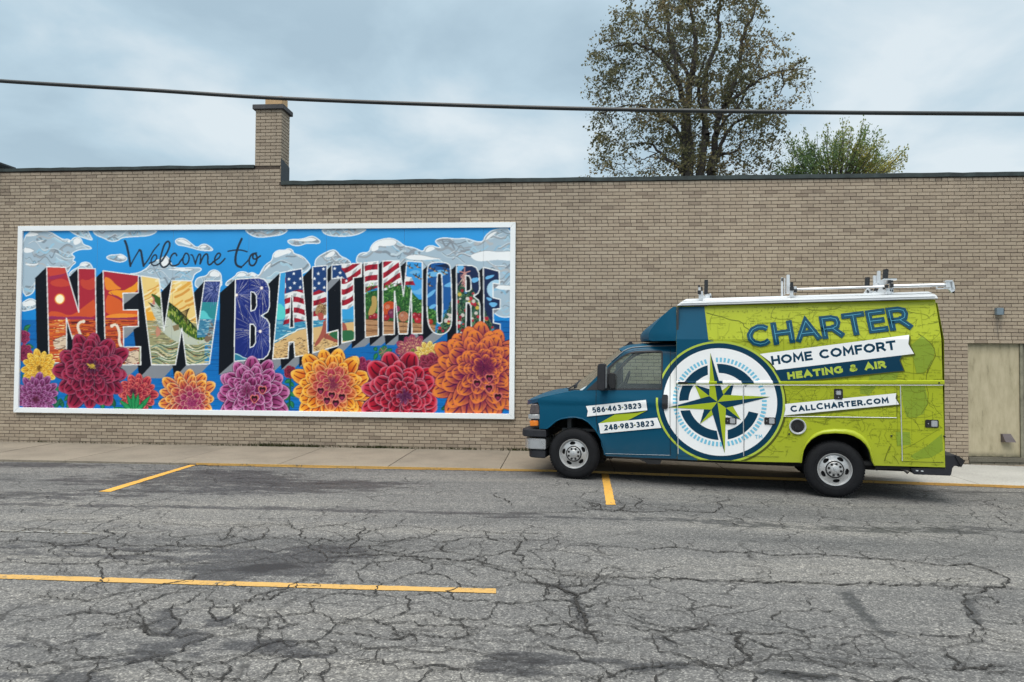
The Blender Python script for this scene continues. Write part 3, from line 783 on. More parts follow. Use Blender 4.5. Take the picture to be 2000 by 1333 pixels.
# ================================================================== THE BUILDING
C = 0.0677            # course height
BP = 0.2225           # stretcher pitch
Z0 = 5.2103           # centre of the topmost header course
WXL, WXR = -13.4, 12.0
building = empty('brick_building', (0, 0, 0), 0, 'long low tan brick building with chimney, carrying the painted mural', 'building')
def brick_mat():
    m, N, L, b = new_mat('tan_brick')
    at = nd(N, 'ShaderNodeAttribute', attribute_name='tone')
    g = N.new('ShaderNodeNewGeometry')
    base = ramp(N, [(0.0, (0.215, 0.164, 0.120)), (0.25, (0.30, 0.238, 0.178)), (0.6, (0.362, 0.292, 0.217)), (1.0, (0.41, 0.338, 0.256))])
    L.new(at.outputs['Fac'], base.inputs['Fac'])
    n = nd(N, 'ShaderNodeTexNoise', Scale=45.0, Detail=5.0, Roughness=0.7); L.new(g.outputs['Position'], n.inputs['Vector'])
    r2 = ramp(N, [(0.3, (0.82, 0.82, 0.82)), (0.7, (1.15, 1.15, 1.15))]); L.new(n.outputs['Fac'], r2.inputs['Fac'])
    mu = nd(N, 'ShaderNodeMix', data_type='RGBA', blend_type='MULTIPLY'); mu.inputs['Factor'].default_value = 1
    L.new(base.outputs['Color'], mu.inputs['A']); L.new(r2.outputs['Color'], mu.inputs['B'])
    # grime: broad soot patches, denser under the coping
    mp = N.new('ShaderNodeMapping'); mp.inputs['Scale'].default_value = (0.5, 1, 0.9); L.new(g.outputs['Position'], mp.inputs['Vector'])
    n3 = nd(N, 'ShaderNodeTexNoise', Scale=1.0, Detail=6.0, Roughness=0.6); L.new(mp.outputs[0], n3.inputs['Vector'])
    sp = N.new('ShaderNodeSeparateXYZ'); L.new(g.outputs['Position'], sp.inputs[0])
    hz = nd(N, 'ShaderNodeMapRange'); hz.inputs['From Min'].default_value = 4.2; hz.inputs['From Max'].default_value = 5.6; hz.inputs['To Max'].default_value = 0.35
    L.new(sp.outputs['Z'], hz.inputs['Value'])
    lz = nd(N, 'ShaderNodeMapRange'); lz.inputs['From Min'].default_value = 0.35; lz.inputs['From Max'].default_value = -0.05; lz.inputs['To Max'].default_value = 0.5
    L.new(sp.outputs['Z'], lz.inputs['Value'])
    a1 = nd(N, 'ShaderNodeMath', operation='ADD'); L.new(hz.outputs[0], a1.inputs[0]); L.new(lz.outputs[0], a1.inputs[1])
    a2 = nd(N, 'ShaderNodeMath', operation='MULTIPLY_ADD'); a2.inputs[1].default_value = 1.3; L.new(n3.outputs['Fac'], a2.inputs[0]); L.new(a1.outputs[0], a2.inputs[2])
    mpk = N.new('ShaderNodeMapping'); mpk.inputs['Scale'].default_value = (7, 1, .55); L.new(g.outputs['Position'], mpk.inputs['Vector'])
    nk = nd(N, 'ShaderNodeTexNoise', Scale=1.0, Detail=5.0, Roughness=0.6); L.new(mpk.outputs[0], nk.inputs['Vector'])
    nkr = nd(N, 'ShaderNodeMapRange'); nkr.inputs['From Min'].default_value = 0.52; nkr.inputs['From Max'].default_value = 0.75; nkr.inputs['To Max'].default_value = 0.55; L.new(nk.outputs['Fac'], nkr.inputs['Value'])
    kz = nd(N, 'ShaderNodeMapRange'); kz.inputs['From Min'].default_value = 3.6; kz.inputs['From Max'].default_value = 5.3; L.new(sp.outputs['Z'], kz.inputs['Value'])
    km = nd(N, 'ShaderNodeMath', operation='MULTIPLY'); L.new(nkr.outputs[0], km.inputs[0]); L.new(kz.outputs[0], km.inputs[1])
    ka = nd(N, 'ShaderNodeMath', operation='ADD'); L.new(a2.outputs[0], ka.inputs[0]); L.new(km.outputs[0], ka.inputs[1]); a2 = ka
    gr = nd(N, 'ShaderNodeMapRange'); gr.inputs['From Min'].default_value = 0.5; gr.inputs['From Max'].default_value = 1.3; gr.inputs['To Max'].default_value = 0.42
    L.new(a2.outputs[0], gr.inputs['Value'])
    # run-off stain under the small box over the blocked doorway
    def gauss(cx, cz, sx, sz):
        q = nd(N, 'ShaderNodeVectorMath', operation='SUBTRACT'); q.inputs[1].default_value = (cx, 0, cz); L.new(g.outputs['Position'], q.inputs[0])
        q2 = nd(N, 'ShaderNodeVectorMath', operation='MULTIPLY'); q2.inputs[1].default_value = (1 / sx, 0, 1 / sz); L.new(q.outputs[0], q2.inputs[0])
        q3 = nd(N, 'ShaderNodeVectorMath', operation='LENGTH'); L.new(q2.outputs[0], q3.inputs[0])
        q4 = nd(N, 'ShaderNodeMapRange', interpolation_type='SMOOTHSTEP'); q4.inputs['From Min'].default_value = 1.0; q4.inputs['From Max'].default_value = 0.2
        L.new(q3.outputs['Value'], q4.inputs['Value'])
        return q4
    st = gauss(8.07, 2.42, 0.12, 0.30)
    mps = N.new('ShaderNodeMapping'); mps.inputs['Scale'].default_value = (28, 1, 1.2); L.new(g.outputs['Position'], mps.inputs['Vector'])
    n4 = nd(N, 'ShaderNodeTexNoise', Scale=1.0, Detail=3.0); L.new(mps.outputs[0], n4.inputs['Vector'])
    n4r = nd(N, 'ShaderNodeMapRange'); n4r.inputs['From Min'].default_value = 0.38; n4r.inputs['From Max'].default_value = 0.6; L.new(n4.outputs['Fac'], n4r.inputs['Value'])
    st2 = nd(N, 'ShaderNodeMath', operation='MULTIPLY'); L.new(st.outputs[0], st2.inputs[0]); L.new(n4r.outputs[0], st2.inputs[1])
    gm_ = nd(N, 'ShaderNodeMath', operation='MAXIMUM'); L.new(st2.outputs[0], gm_.inputs[0]); L.new(gr.outputs[0], gm_.inputs[1])
    gx = nd(N, 'ShaderNodeMath', operation='MULTIPLY'); gx.inputs[1].default_value = 0.85; L.new(gm_.outputs[0], gx.inputs[0])
    mm = nd(N, 'ShaderNodeMix', data_type='RGBA'); L.new(gx.outputs[0], mm.inputs['Factor'])
    L.new(mu.outputs['Result'], mm.inputs['A']); mm.inputs['B'].default_value = (0.10, 0.088, 0.078, 1)
    L.new(mm.outputs['Result'], b.inputs['Base Color'])
    b.inputs['Roughness'].default_value = 0.82
    bp = nd(N, 'ShaderNodeBump', Strength=0.3, Distance=0.004); L.new(n.outputs['Fac'], bp.inputs['Height']); L.new(bp.outputs[0], b.inputs['Normal'])
    return m
M_brick = brick_mat()
M_mortar = simple('mortar', (0.078, 0.058, 0.044), 0.95, var=0.35, scale=9, bump=0.3)
STEP_X = -5.692       # right side of the chimney: wall steps down here
CH_L = -6.243
TOP_L, TOP_R = 5.605, 5.255
DOOR = (7.535, 8.62, -0.06, 2.155)
# mortar wall (backing), built as a slab with the door opening left out
wl_ = MB()
poly = [(WXL, -0.5), (WXR, -0.5), (WXR, TOP_R), (STEP_X, TOP_R), (STEP_X, TOP_L), (WXL, TOP_L)]
dh = [(DOOR[0] - .004, -0.14), (DOOR[0] - .004, DOOR[3] + .004), (DOOR[1] + .004, DOOR[3] + .004), (DOOR[1] + .004, -0.14)]
wl_.prism(poly, 0.008, 0.30, [dh])
wl_.obj('wall', M_mortar, building)
# the body of the building behind
M_wallback = simple('rear_wall_render', (0.24, 0.22, 0.19), 0.9, var=0.15, scale=1.5)
bk = MB()
bk.box(WXL, 0.301, -0.8, WXL + .3, 11.9, TOP_L - .05).box(WXR - .3, 0.301, -0.8, WXR, 11.9, TOP_R - .05).box(WXL + .3, 11.6, -0.8, WXR - .3, 11.9, TOP_R - .05)
bk.objs('rear_wall', M_wallback, building)
M_roof = simple('roof_membrane', (0.05, 0.05, 0.052), 0.9, var=0.3, scale=1)
MB().box(WXL + .3, 0.301, TOP_R - .45, WXR - .3, 11.6, TOP_R - .35).obj('roof', M_roof, building)

def brick_geo(w, h, d=0.02, bv=0.0025):
    """front face with a small arris and four sides; local origin at centre of the front"""
    a, b_ = w / 2, h / 2
    vs = [(-a + bv, 0, -b_ + bv), (a - bv, 0, -b_ + bv), (a - bv, 0, b_ - bv), (-a + bv, 0, b_ - bv),
          (-a, bv, -b_), (a, bv, -b_), (a, bv, b_), (-a, bv, b_),
          (-a, d, -b_), (a, d, -b_), (a, d, b_), (-a, d, b_)]
    fs = [(0, 1, 2, 3), (0, 4, 5, 1), (1, 5, 6, 2), (2, 6, 7, 3), (3, 7, 4, 0), (4, 8, 9, 5), (5, 9, 10, 6), (6, 10, 11, 7), (7, 11, 8, 4)]
    return vs, fs
BH = C - 0.0105
GAPW = 0.0088
def in_view(x, z):
    """visible part of the wall in front of nothing: crude test against mural, van, frame edge"""
    if x > 8.52 or x < -11.6:
        return False
    return True
rb = random.Random(11)
bricks = []      # (x, z, w, tone)
ncourse = int((TOP_L + 0.3) / C) + 2
def tone():
    r = rb.random()
    if r < 0.08: return rb.uniform(0.08, 0.3)
    if r < 0.25: return rb.uniform(0.75, 1.0)
    return min(1, max(0, rb.gauss(0.58, 0.11)))
for n in range(-7, ncourse):
    z = Z0 - n * C
    if z < -0.30 or z + C / 2 > TOP_L + 0.01: continue
    xr = WXR if z + C / 2 < TOP_R + 0.02 else STEP_X
    header = (n % 11 == 0)
    if n == -1 or n == 0: pass
    pitch = BP / 2 if header else BP
    ph = -0.4754 + (BP / 2 if n % 2 else 0.0) + 0.012 * math.sin(n * 1.7)
    k0 = int((WXL - ph) / pitch) - 1
    k1 = int((xr - ph) / pitch) + 2
    for k in range(k0, k1):
        xa = ph + k * pitch; xb = xa + pitch
        a, b2 = max(xa, WXL), min(xb, xr)
        if b2 - a < 0.03: continue
        # door opening
        if z - C / 2 > -0.16 and z + C / 2 < DOOR[3] + 0.03:
            if a < DOOR[0] < b2: b2 = DOOR[0]
            elif a < DOOR[1] < b2: a = DOOR[1]
            elif a >= DOOR[0] and b2 <= DOOR[1]: continue
            if b2 - a < 0.03: continue
        t = tone()
        # settlement crack zig-zag at far left darkens some bricks
        bricks.append(((a + b2) / 2, z + rb.gauss(0, .0006), b2 - a - GAPW, t, rb.gauss(0, .0012)))
def vis_score(bk_):
    x, z, w, t, p = bk_
    if w < 0.2 or x > 8.50 or x < -11.5 or z < -0.1: return -1
    if -11.3 < x < -0.9 and 0.55 < z < 4.5: return -1              # behind the mural
    if 0.0 < x < 7.25 and z < 3.35: return -1                       # behind the van
    return x
order = sorted(range(len(bricks)), key=lambda i: -vis_score(bricks[i]))
single = set(i for i in order[:300] if vis_score(bricks[i]) > 0)
VAR = 10
protos = []
vs, fs = brick_geo(BP - GAPW, BH)
for i in range(VAR):
    me = bpy.data.meshes.new('brick')
    me.from_pydata(vs, [], fs); me.update()
    me.materials.append(M_brick)
    a = me.color_attributes.new('tone', 'FLOAT_COLOR', 'POINT')
    t = 0.12 + 0.8 * ((i + 0.5) / VAR)
    a.data.foreach_set('color', np.tile([t, t, t, 1.0], len(vs)).astype(np.float32))
    protos.append(me)
mv, mf, mc = [], [], []
for i, (x, z, w, t, p) in enumerate(bricks):
    if i in single:
        me = protos[min(VAR - 1, int(t * VAR))]
        o = bpy.data.objects.new('brick', me)
        o.location = (x, -0.002 + p, z)
        o.scale = (w / (BP - GAPW), 1, 1)
        link(o, building)
    else:
        v_, f_ = brick_geo(w, BH)
        k = len(mv)
        mv += [(a + x, b - 0.002 + p, c + z) for a, b, c in v_]
        mf += [tuple(q + k for q in f) for f in f_]
        mc += [(t, t, t)] * len(v_)
bf = mesh_obj('brickwork', mv, mf, M_brick, building, cols=mc)
bf['kind'] = 'stuff'

# chimney
chim = MB().box(CH_L + .008, 0.309, 5.30, STEP_X - .008, 0.40, 6.80).box(CH_L + .008, 0.012, TOP_L + .002, STEP_X - .008, 0.3085, 6.80).obj('chimney', M_mortar, building)
cv, cf, cc = [], [], []
def addb(x, y, z, w, rot=False):
    v_, f_ = brick_geo(w, BH)
    k = len(cv); t = min(1, tone() + .12)
    for a, b, c in v_:
        if rot: cv.append((x - b + .0, y + a, z + c))
        else: cv.append((x + a, y + b, z + c))
    cf.extend([tuple(q + k for q in (f[::-1] if rot else f)) for f in f_]); cc.extend([(t, t, t)] * len(v_))
for n in range(-24, -3):
    z = Z0 - n * C
    wdt = STEP_X - CH_L
    if z + C / 2 > 6.815: continue
    if z > TOP_L + C * .4:
        cuts = [0, .105, .33, wdt] if n % 2 else [0, .215, .44, wdt]
        for a, b2 in zip(cuts[:-1], cuts[1:]):
            addb(CH_L + (a + b2) / 2, -0.002, z, b2 - a - GAPW)
    if z > TOP_R + .05:
        dep = 0.40
        cuts = [0.0, .2, dep] if n % 2 else [0.0, .1, .3, dep]
        for a, b2 in zip(cuts[:-1], cuts[1:]):
            addb(STEP_X + .002, (a + b2) / 2 + .002, z, b2 - a - GAPW, True)
ob = mesh_obj('brickwork', cv, cf, M_brick, chim, cols=cc); ob['kind'] = 'stuff'
M_capst = simple('chimney_cap_stone', (0.055, 0.055, 0.06), 0.85, var=0.3, scale=6, bump=.3)
MB().box(CH_L - .045, -.05, 6.80, STEP_X + .05, .45, 6.895, .006).obj('cap', M_capst, chim)
M_clay = simple('clay_flue', (0.45, 0.30, 0.16), 0.85, var=0.15, scale=8)
fl = MB(); fl.box(CH_L + .17, .06, 6.894, STEP_X - .02, .34, 7.10, .01); fl.obj('flue_tile', M_clay, chim)
M_flash = simple('dark_flashing', (0.018, 0.025, 0.032), 0.55, var=0.3, scale=5, bump=.2)
fp = MB(); fp.add([(STEP_X + .010, -.012, 5.262), (STEP_X + .010, .40, 5.262), (STEP_X + .010, .40, 5.72), (STEP_X + .010, -.012, 5.80),
                   (STEP_X + .003, -.012, 5.262), (STEP_X + .003, .40, 5.262), (STEP_X + .003, .40, 5.72), (STEP_X + .003, -.012, 5.80)],
                  [(0, 1, 2, 3), (4, 7, 6, 5), (0, 3, 7, 4), (3, 2, 6, 7), (2, 1, 5, 6), (1, 0, 4, 5)])
fp.obj('flashing', M_flash, chim)
# metal/tar coping, gently wavy
M_coping = simple('tar_coping', (0.028, 0.040, 0.040), 0.7, var=0.5, scale=4, bump=.3)
def coping(x0, x1, zt, th):
    v, f = [], []
    n = int((x1 - x0) / .25)
    rg = random.Random(int(x1 * 10))
    for i in range(n + 1):
        x = x0 + (x1 - x0) * i / n
        dz = rg.gauss(0, .004); dy = rg.gauss(0, .003)
        v += [(x, -.028 + dy, zt + dz * .6), (x, -.032 + dy, zt + th + dz), (x, .34, zt + th + .01 + dz), (x, .34, zt)]
    for i in range(n):
        a = 4 * i
        for j in range(4):
            f.append((a + j, a + (j + 1) % 4, a + 4 + (j + 1) % 4, a + 4 + j))
    f += [(0, 1, 2, 3), (4 * n + 3, 4 * n + 2, 4 * n + 1, 4 * n)]
    o = MB().add(v, f).obj('coping', M_coping, building)
coping(WXL, CH_L - .003, TOP_L + .002, .062)
coping(STEP_X + .012, WXR, TOP_R + .002, .075)
# dark eave of the taller part at the far left corner
M_eave = simple('dark_eave_metal', (0.03, 0.035, 0.038), 0.5, var=0.3, scale=3)
ev = MB(); ev.add([(-14.5, -.35, 5.93), (-11.83, -.35, 5.74), (-11.80, -.35, 5.80), (-11.80, -.35, 5.835), (-14.5, -.35, 6.35),
                   (-14.5, .5, 5.93), (-11.83, .5, 5.74), (-11.80, .5, 5.80), (-11.80, .5, 5.835), (-14.5, .5, 6.35)],
                  [(0, 1, 2, 3, 4), (9, 8, 7, 6, 5), (0, 5, 6, 1), (1, 6, 7, 2), (2, 7, 8, 3), (3, 8, 9, 4), (4, 9, 5, 0)])
ev.obj('eave', M_eave, building)
MB().box(-14.6, -.02, TOP_L + .08, -12.2, .5, 5.9).obj('gable_wall', M_wallback, building)

# blocked doorway
def door_mat():
    m, N, L, b = new_mat('weathered_cream_board')
    g = N.new('ShaderNodeNewGeometry')
    mp = N.new('ShaderNodeMapping'); mp.inputs['Scale'].default_value = (5, 1, 1.3); L.new(g.outputs['Position'], mp.inputs['Vector'])
    n = nd(N, 'ShaderNodeTexNoise', Scale=1.6, Detail=9.0, Roughness=0.68); L.new(mp.outputs[0], n.inputs['Vector'])
    r = ramp(N, [(0.25, (0.17, 0.15, 0.09)), (0.42, (0.36, 0.315, 0.21)), (0.6, (0.43, 0.375, 0.26)), (0.8, (0.49, 0.43, 0.31))])
    L.new(n.outputs['Fac'], r.inputs['Fac'])
    sp = N.new('ShaderNodeSeparateXYZ'); L.new(g.outputs['Position'], sp.inputs[0])
    lz = nd(N, 'ShaderNodeMapRange', interpolation_type='SMOOTHSTEP'); lz.inputs['From Min'].default_value = 0.14; lz.inputs['From Max'].default_value = 0.02; lz.inputs['To Max'].default_value = 0.7
    L.new(sp.outputs['Z'], lz.inputs['Value'])
    tz = nd(N, 'ShaderNodeMapRange', interpolation_type='SMOOTHSTEP'); tz.inputs['From Min'].default_value = 1.9; tz.inputs['From Max'].default_value = 2.15; tz.inputs['To Max'].default_value = 0.4
    L.new(sp.outputs['Z'], tz.inputs['Value'])
    ad = nd(N, 'ShaderNodeMath', operation='ADD'); L.new(lz.outputs[0], ad.inputs[0]); L.new(tz.outputs[0], ad.inputs[1])
    n2 = nd(N, 'ShaderNodeTexNoise', Scale=14.0, Detail=5.0); L.new(g.outputs['Position'], n2.inputs['Vector'])
    ml = nd(N, 'ShaderNodeMath', operation='MULTIPLY'); L.new(ad.outputs[0], ml.inputs[0]); L.new(n2.outputs['Fac'], ml.inputs[1])
    ml2 = nd(N, 'ShaderNodeMath', operation='MULTIPLY'); ml2.inputs[1].default_value = 1.6; L.new(ml.outputs[0], ml2.inputs[0])
    mm = nd(N, 'ShaderNodeMix', data_type='RGBA'); L.new(ml2.outputs[0], mm.inputs['Factor']); L.new(r.outputs['Color'], mm.inputs['A']); mm.inputs['B'].default_value = (0.05, 0.052, 0.03, 1)
    L.new(mm.outputs['Result'], b.inputs['Base Color']); b.inputs['Roughness'].default_value = 0.8
    bp = nd(N, 'ShaderNodeBump', Strength=0.25, Distance=0.004); L.new(n.outputs['Fac'], bp.inputs['Height']); L.new(bp.outputs[0], b.inputs['Normal'])
    return m
M_door = door_mat()
dk = MB().box(DOOR[0] + .012, .055, .026, 8.47, .085, 2.135, .003).obj('door', M_door, building)
M_dframe = simple('door_frame_paint', (0.20, 0.19, 0.14), 0.75, var=0.3, scale=6)
MB().box(DOOR[0] - .002, .03, 2.137, DOOR[1], .12, 2.157).box(8.474, .03, -.0, 8.52, .12, 2.136).box(8.53, .075, 0.0, DOOR[1], .12, 2.136).objs('door_frame', M_dframe, building)
M_hood = simple('vent_hood_metal', (0.10, 0.082, 0.085), 0.5, 0.3, var=0.15, scale=10)
hd = MB(); hd.add([(8.13, .053, .30), (8.30, .053, .30), (8.30, .053, .455), (8.13, .053, .455), (8.15, -.06, .31), (8.335, -.06, .31), (8.29, .02, .455), (8.14, .02, .455)],
                  [(3, 2, 1, 0), (4, 5, 6, 7), (0, 1, 5, 4), (1, 2, 6, 5), (2, 3, 7, 6), (3, 0, 4, 7)])
hd.obj('vent_hood', M_hood, building)
M_sill = concrete_mat('sill_stone', (0.13, 0.12, 0.095), 0.6)
MB().box(DOOR[0] - .002, -.012, -.068, DOOR[1], .12, .018, .004).obj('door_sill', M_sill, building)
sb = MB()
for k in range(5):
    sb.box(DOOR[0] + k * .225, 0, -.135, DOOR[0] + k * .225 + .216, .1, -.074, .003)
sb.objs('sill_block', M_sill, building)
MB().box(DOOR[0] - .3, .30, -.5, DOOR[1] + .3, .34, 2.5).obj('door_backing', M_mortar, building)
# small box on the wall over the doorway
M_box = simple('grey_box_metal', (0.17, 0.22, 0.26), 0.45, 0.2, var=0.12, scale=10)
wb = empty('wall_box', (8.068, -0.002, 2.725), 0, 'small blue-grey metal box on the brick wall above the blocked doorway', 'utility box')
MB().box(-.062, -.075, -.066, .062, -.002, .066, .006).obj('housing', M_box, wb)
MB().box(.0625, -.07, -.06, .075, -.004, .05, .002).obj('side_cover', simple('dark_box_side', (.05, .06, .07), .5), wb)

# ================================================================== THE VAN
VW = 2.02
van = empty('service_van', (0.1736, -2.8765, -0.0332), R(-11.172),
            'blue and lime green service van with compass logo and roof ladder rack', 'van')

def paint(name, col, rough=0.42, coat=0.10, var=0.05):
    m = simple(name, col, rough, 0.0, var, 1.7, 0.0, coat, 0.14)
    m.node_tree.nodes['Principled BSDF'].inputs['Coat Roughness'].default_value = 0.08
    # road film near the sills
    N, L = m.node_tree.nodes, m.node_tree.links
    b = N['Principled BSDF']
    src = b.inputs['Base Color'].links[0].from_socket
    g = N.new('ShaderNodeNewGeometry'); sp = N.new('ShaderNodeSeparateXYZ'); L.new(g.outputs['Position'], sp.inputs[0])
    mr = nd(N, 'ShaderNodeMapRange'); mr.inputs['From Min'].default_value = 0.75; mr.inputs['From Max'].default_value = 0.3; mr.inputs['To Max'].default_value = 0.22
    L.new(sp.outputs['Z'], mr.inputs['Value'])
    n = nd(N, 'ShaderNodeTexNoise', Scale=5.0, Detail=7.0, Roughness=0.7); L.new(g.outputs['Position'], n.inputs['Vector'])
    ml = nd(N, 'ShaderNodeMath', operation='MULTIPLY'); L.new(mr.outputs[0], ml.inputs[0]); L.new(n.outputs['Fac'], ml.inputs[1])
    mx_ = nd(N, 'ShaderNodeMix', data_type='RGBA'); L.new(ml.outputs[0], mx_.inputs['Factor']); L.new(src, mx_.inputs['A']); mx_.inputs['B'].default_value = (0.16, 0.15, 0.13, 1)
    L.new(mx_.outputs['Result'], b.inputs['Base Color'])
    return m
C_BLUE = (0.0004, 0.064, 0.124)
C_LIME = (0.352, 0.408, 0.020)
M_blue = paint('van_blue', C_BLUE)
M_lime = paint('van_lime', C_LIME, 0.35, 0.35)
M_white = paint('van_white', (0.78, 0.80, 0.82), 0.35, 0.3)
M_black = simple('black_plastic', (0.018, 0.019, 0.024), 0.6, var=0.25, scale=12, spec=.35)
M_blackg = simple('black_gloss', (0.012, 0.012, 0.014), 0.25, var=0.2, scale=12, coat=.3)
M_under = simple('underbody_black', (0.008, 0.008, 0.009), 0.8, var=0.3, scale=6)
M_rubber = simple('tyre_rubber', (0.0085, 0.009, 0.011), 0.8, var=0.3, scale=18, bump=.15, spec=.25)
M_rim = simple('painted_steel_rim', (0.50, 0.50, 0.50), 0.35, 0.55, var=0.08, scale=9)
M_chrome = simple('dull_chrome', (0.66, 0.67, 0.69), 0.28, 0.9, var=0.08, scale=6)
M_alu = simple('aluminium', (0.72, 0.74, 0.76), 0.32, 0.6, var=0.06, scale=14)
M_liner = simple('cab_liner', (0.035, 0.037, 0.04), 0.8, var=0.15, scale=6)
def glass_mat(name, tint=(0.75, 0.86, 0.80), refl_veil=0.26):
    m, N, L, b = new_mat(name)
    N.remove(b)
    out = N['Material Output']
    tr = N.new('ShaderNodeBsdfTransparent'); tr.inputs['Color'].default_value = tint + (1,)
    gl = N.new('ShaderNodeBsdfGlossy'); gl.inputs['Roughness'].default_value = 0.03
    gl.inputs['Color'].default_value = (.9, .95, .95, 1)
    df = N.new('ShaderNodeBsdfDiffuse'); df.inputs['Color'].default_value = (.35, .38, .38, 1)  # grey veil mixed into the glass as painted window reflection
    n = nd(N, 'ShaderNodeTexNoise', Scale=3.0, Detail=4.0)
    t = N.new('ShaderNodeTexCoord'); L.new(t.outputs['Object'], n.inputs['Vector'])
    fr = N.new('ShaderNodeFresnel'); fr.inputs['IOR'].default_value = 1.55
    a = N.new('ShaderNodeMath'); a.operation = 'MULTIPLY'; a.inputs[1].default_value = refl_veil; L.new(n.outputs['Fac'], a.inputs[0])
    m1 = N.new('ShaderNodeMixShader'); L.new(a.outputs[0], m1.inputs[0]); L.new(tr.outputs[0], m1.inputs[1]); L.new(df.outputs[0], m1.inputs[2])
    m2 = N.new('ShaderNodeMixShader'); L.new(fr.outputs[0], m2.inputs[0]); L.new(m1.outputs[0], m2.inputs[1]); L.new(gl.outputs[0], m2.inputs[2])
    L.new(m2.outputs[0], out.inputs['Surface'])
    return m
M_glass = glass_mat('window_glass')
M_lens = simple('headlamp_lens', (0.10, 0.085, 0.09), 0.12, 0.2, var=0.3, scale=20, coat=1.0)
M_amber = simple('amber_lens', (0.75, 0.20, 0.01), 0.25, 0.0, var=0.15, scale=30, coat=.8)

def conform(name, loops, S, mat, parent, step=0.07, off=0.0, skirt=0.0, mirror=False, smooth=True):
    """flat (x,z) loops -> triangulated, diced, pushed onto the body surface y = S(x,z)"""
    tl = [[Vector((p[0], p[1], 0)) for p in l] for l in loops]
    tris = tessellate_polygon(tl)
    flat = [p for l in tl for p in l]
    bm = bmesh.new()
    vs = [bm.verts.new((p.x, 0, p.y)) for p in flat]
    for t in tris:
        try: bm.faces.new([vs[i] for i in t])
        except ValueError: pass
    xs = [p.x for p in flat]; zs = [p.y for p in flat]
    if step:
        for ax, lo, hi in ((0, min(xs), max(xs)), (2, min(zs), max(zs))):
            k = math.ceil(lo / step)
            while k * step < hi:
                co = [0, 0, 0]; no = [0, 0, 0]; co[ax] = k * step + 1e-5; no[ax] = 1
                bmesh.ops.bisect_plane(bm, geom=bm.verts[:] + bm.edges[:] + bm.faces[:], plane_co=co, plane_no=no)
                k += 1
    if S is S_box and min(zs) < 2.125 < max(zs):
        bmesh.ops.bisect_plane(bm, geom=bm.verts[:] + bm.edges[:] + bm.faces[:], plane_co=(0, 0, 2.125), plane_no=(0, 0, 1))
    for v in bm.verts:
        v.co.y = S(v.co.x, v.co.z) + off
    bmesh.ops.recalc_face_normals(bm, faces=bm.faces[:])
    sm = sum(f.normal.y * f.calc_area() for f in bm.faces)
    if sm > 0:
        bmesh.ops.reverse_faces(bm, faces=bm.faces[:])
    if skirt:
        be = [e for e in bm.edges if e.is_boundary]
        r = bmesh.ops.extrude_edge_only(bm, edges=be)
        for g_ in r['geom']:
            if isinstance(g_, bmesh.types.BMVert):
                g_.co.y += skirt
    if mirror:
        for v in bm.verts: v.co.y = VW - v.co.y
        bmesh.ops.reverse_faces(bm, faces=bm.faces[:])
    me = bpy.data.meshes.new(name); bm.to_mesh(me); bm.free()
    me.materials.append(mat)
    o = bpy.data.objects.new(name, me); link(o, parent)
    if smooth: smooth_by_angle(o, 40)
    return o

def S_cab(x, z):
    y = 0.018 * ((z - 0.86) / 0.42) ** 2 if z < 1.27 else 0.018 + (z - 1.27) * 0.20
    if z > 1.9: y += (z - 1.9) ** 2 * 3.0
    if x < -0.25: y += 0.17 * ((-0.25 - x) / 0.55) ** 2
    if z < 1.27 and z > 1.12: y -= 0.012 * math.sin((z - 1.12) / .15 * math.pi)      # shoulder roll
    d = math.hypot(x, z - 0.39)
    if 0.40 < d < 0.60 and z > .35: y -= 0.022 * (0.5 + 0.5 * math.cos((d - 0.46) / 0.10 * math.pi)) if abs(d - 0.46) < 0.10 else 0
    return y
S_box_ = 0
def S_box(x, z):
    if z < 2.125: return -0.01
    return -0.01 + (z - 2.125) * 0.26

# --- cab sides, near and far
FEND = [(-0.548,0.744),(-0.544,0.812),(-0.546,1.083),(-0.572,1.151),(-0.565,1.212),(-0.357,1.267),(-0.109,1.321),(0.027,1.341),(0.128,1.349),(0.334,1.353),(0.336,1.106),(0.345,0.908),(0.368,0.703),(0.271,0.828),(0.218,0.877),(0.137,0.921),(0.029,0.941),(-0.080,0.932),(-0.189,0.911),(-0.272,0.875),(-0.368,0.791),(-0.426,0.748)]
CABS = [(0.131,1.351),(0.369,1.596),(0.508,1.744),(0.626,1.850),(0.731,1.943),(0.796,1.979),(0.861,1.999),(1.056,2.017),(1.514,2.032)] + [(1.531,0.381),(1.031,0.373),(0.492,0.375),(0.479,0.403),(0.570,0.409),(1.006,0.417),(1.435,0.425)] + [(1.427,1.135),(1.426,1.651),(1.426,1.988),(1.184,1.987),(0.926,1.976),(0.783,1.942),(0.626,1.833),(0.514,1.716),(0.369,1.539),(0.218,1.352)]
DOORO = [(0.340,1.354),(0.224,1.351),(0.373,1.536),(0.517,1.712),(0.629,1.829),(0.786,1.938),(0.929,1.972),(1.184,1.983),(1.422,1.984),(1.423,1.135)] + [(1.431,0.428),(1.006,0.421),(0.570,0.413),(0.476,0.408),(0.452,0.451),(0.426,0.528)] + [(0.406,0.645),(0.376,0.703),(0.351,0.908),(0.341,1.106)]
WIN = [(0.195,1.360),(0.373,1.522),(0.521,1.699),(0.626,1.803),(0.705,1.867),(0.783,1.913),(0.849,1.937),(0.926,1.950),(1.081,1.958),(1.276,1.959),(1.301,1.949),(1.312,1.923),(1.315,1.650),(1.312,1.404),(1.302,1.384)]
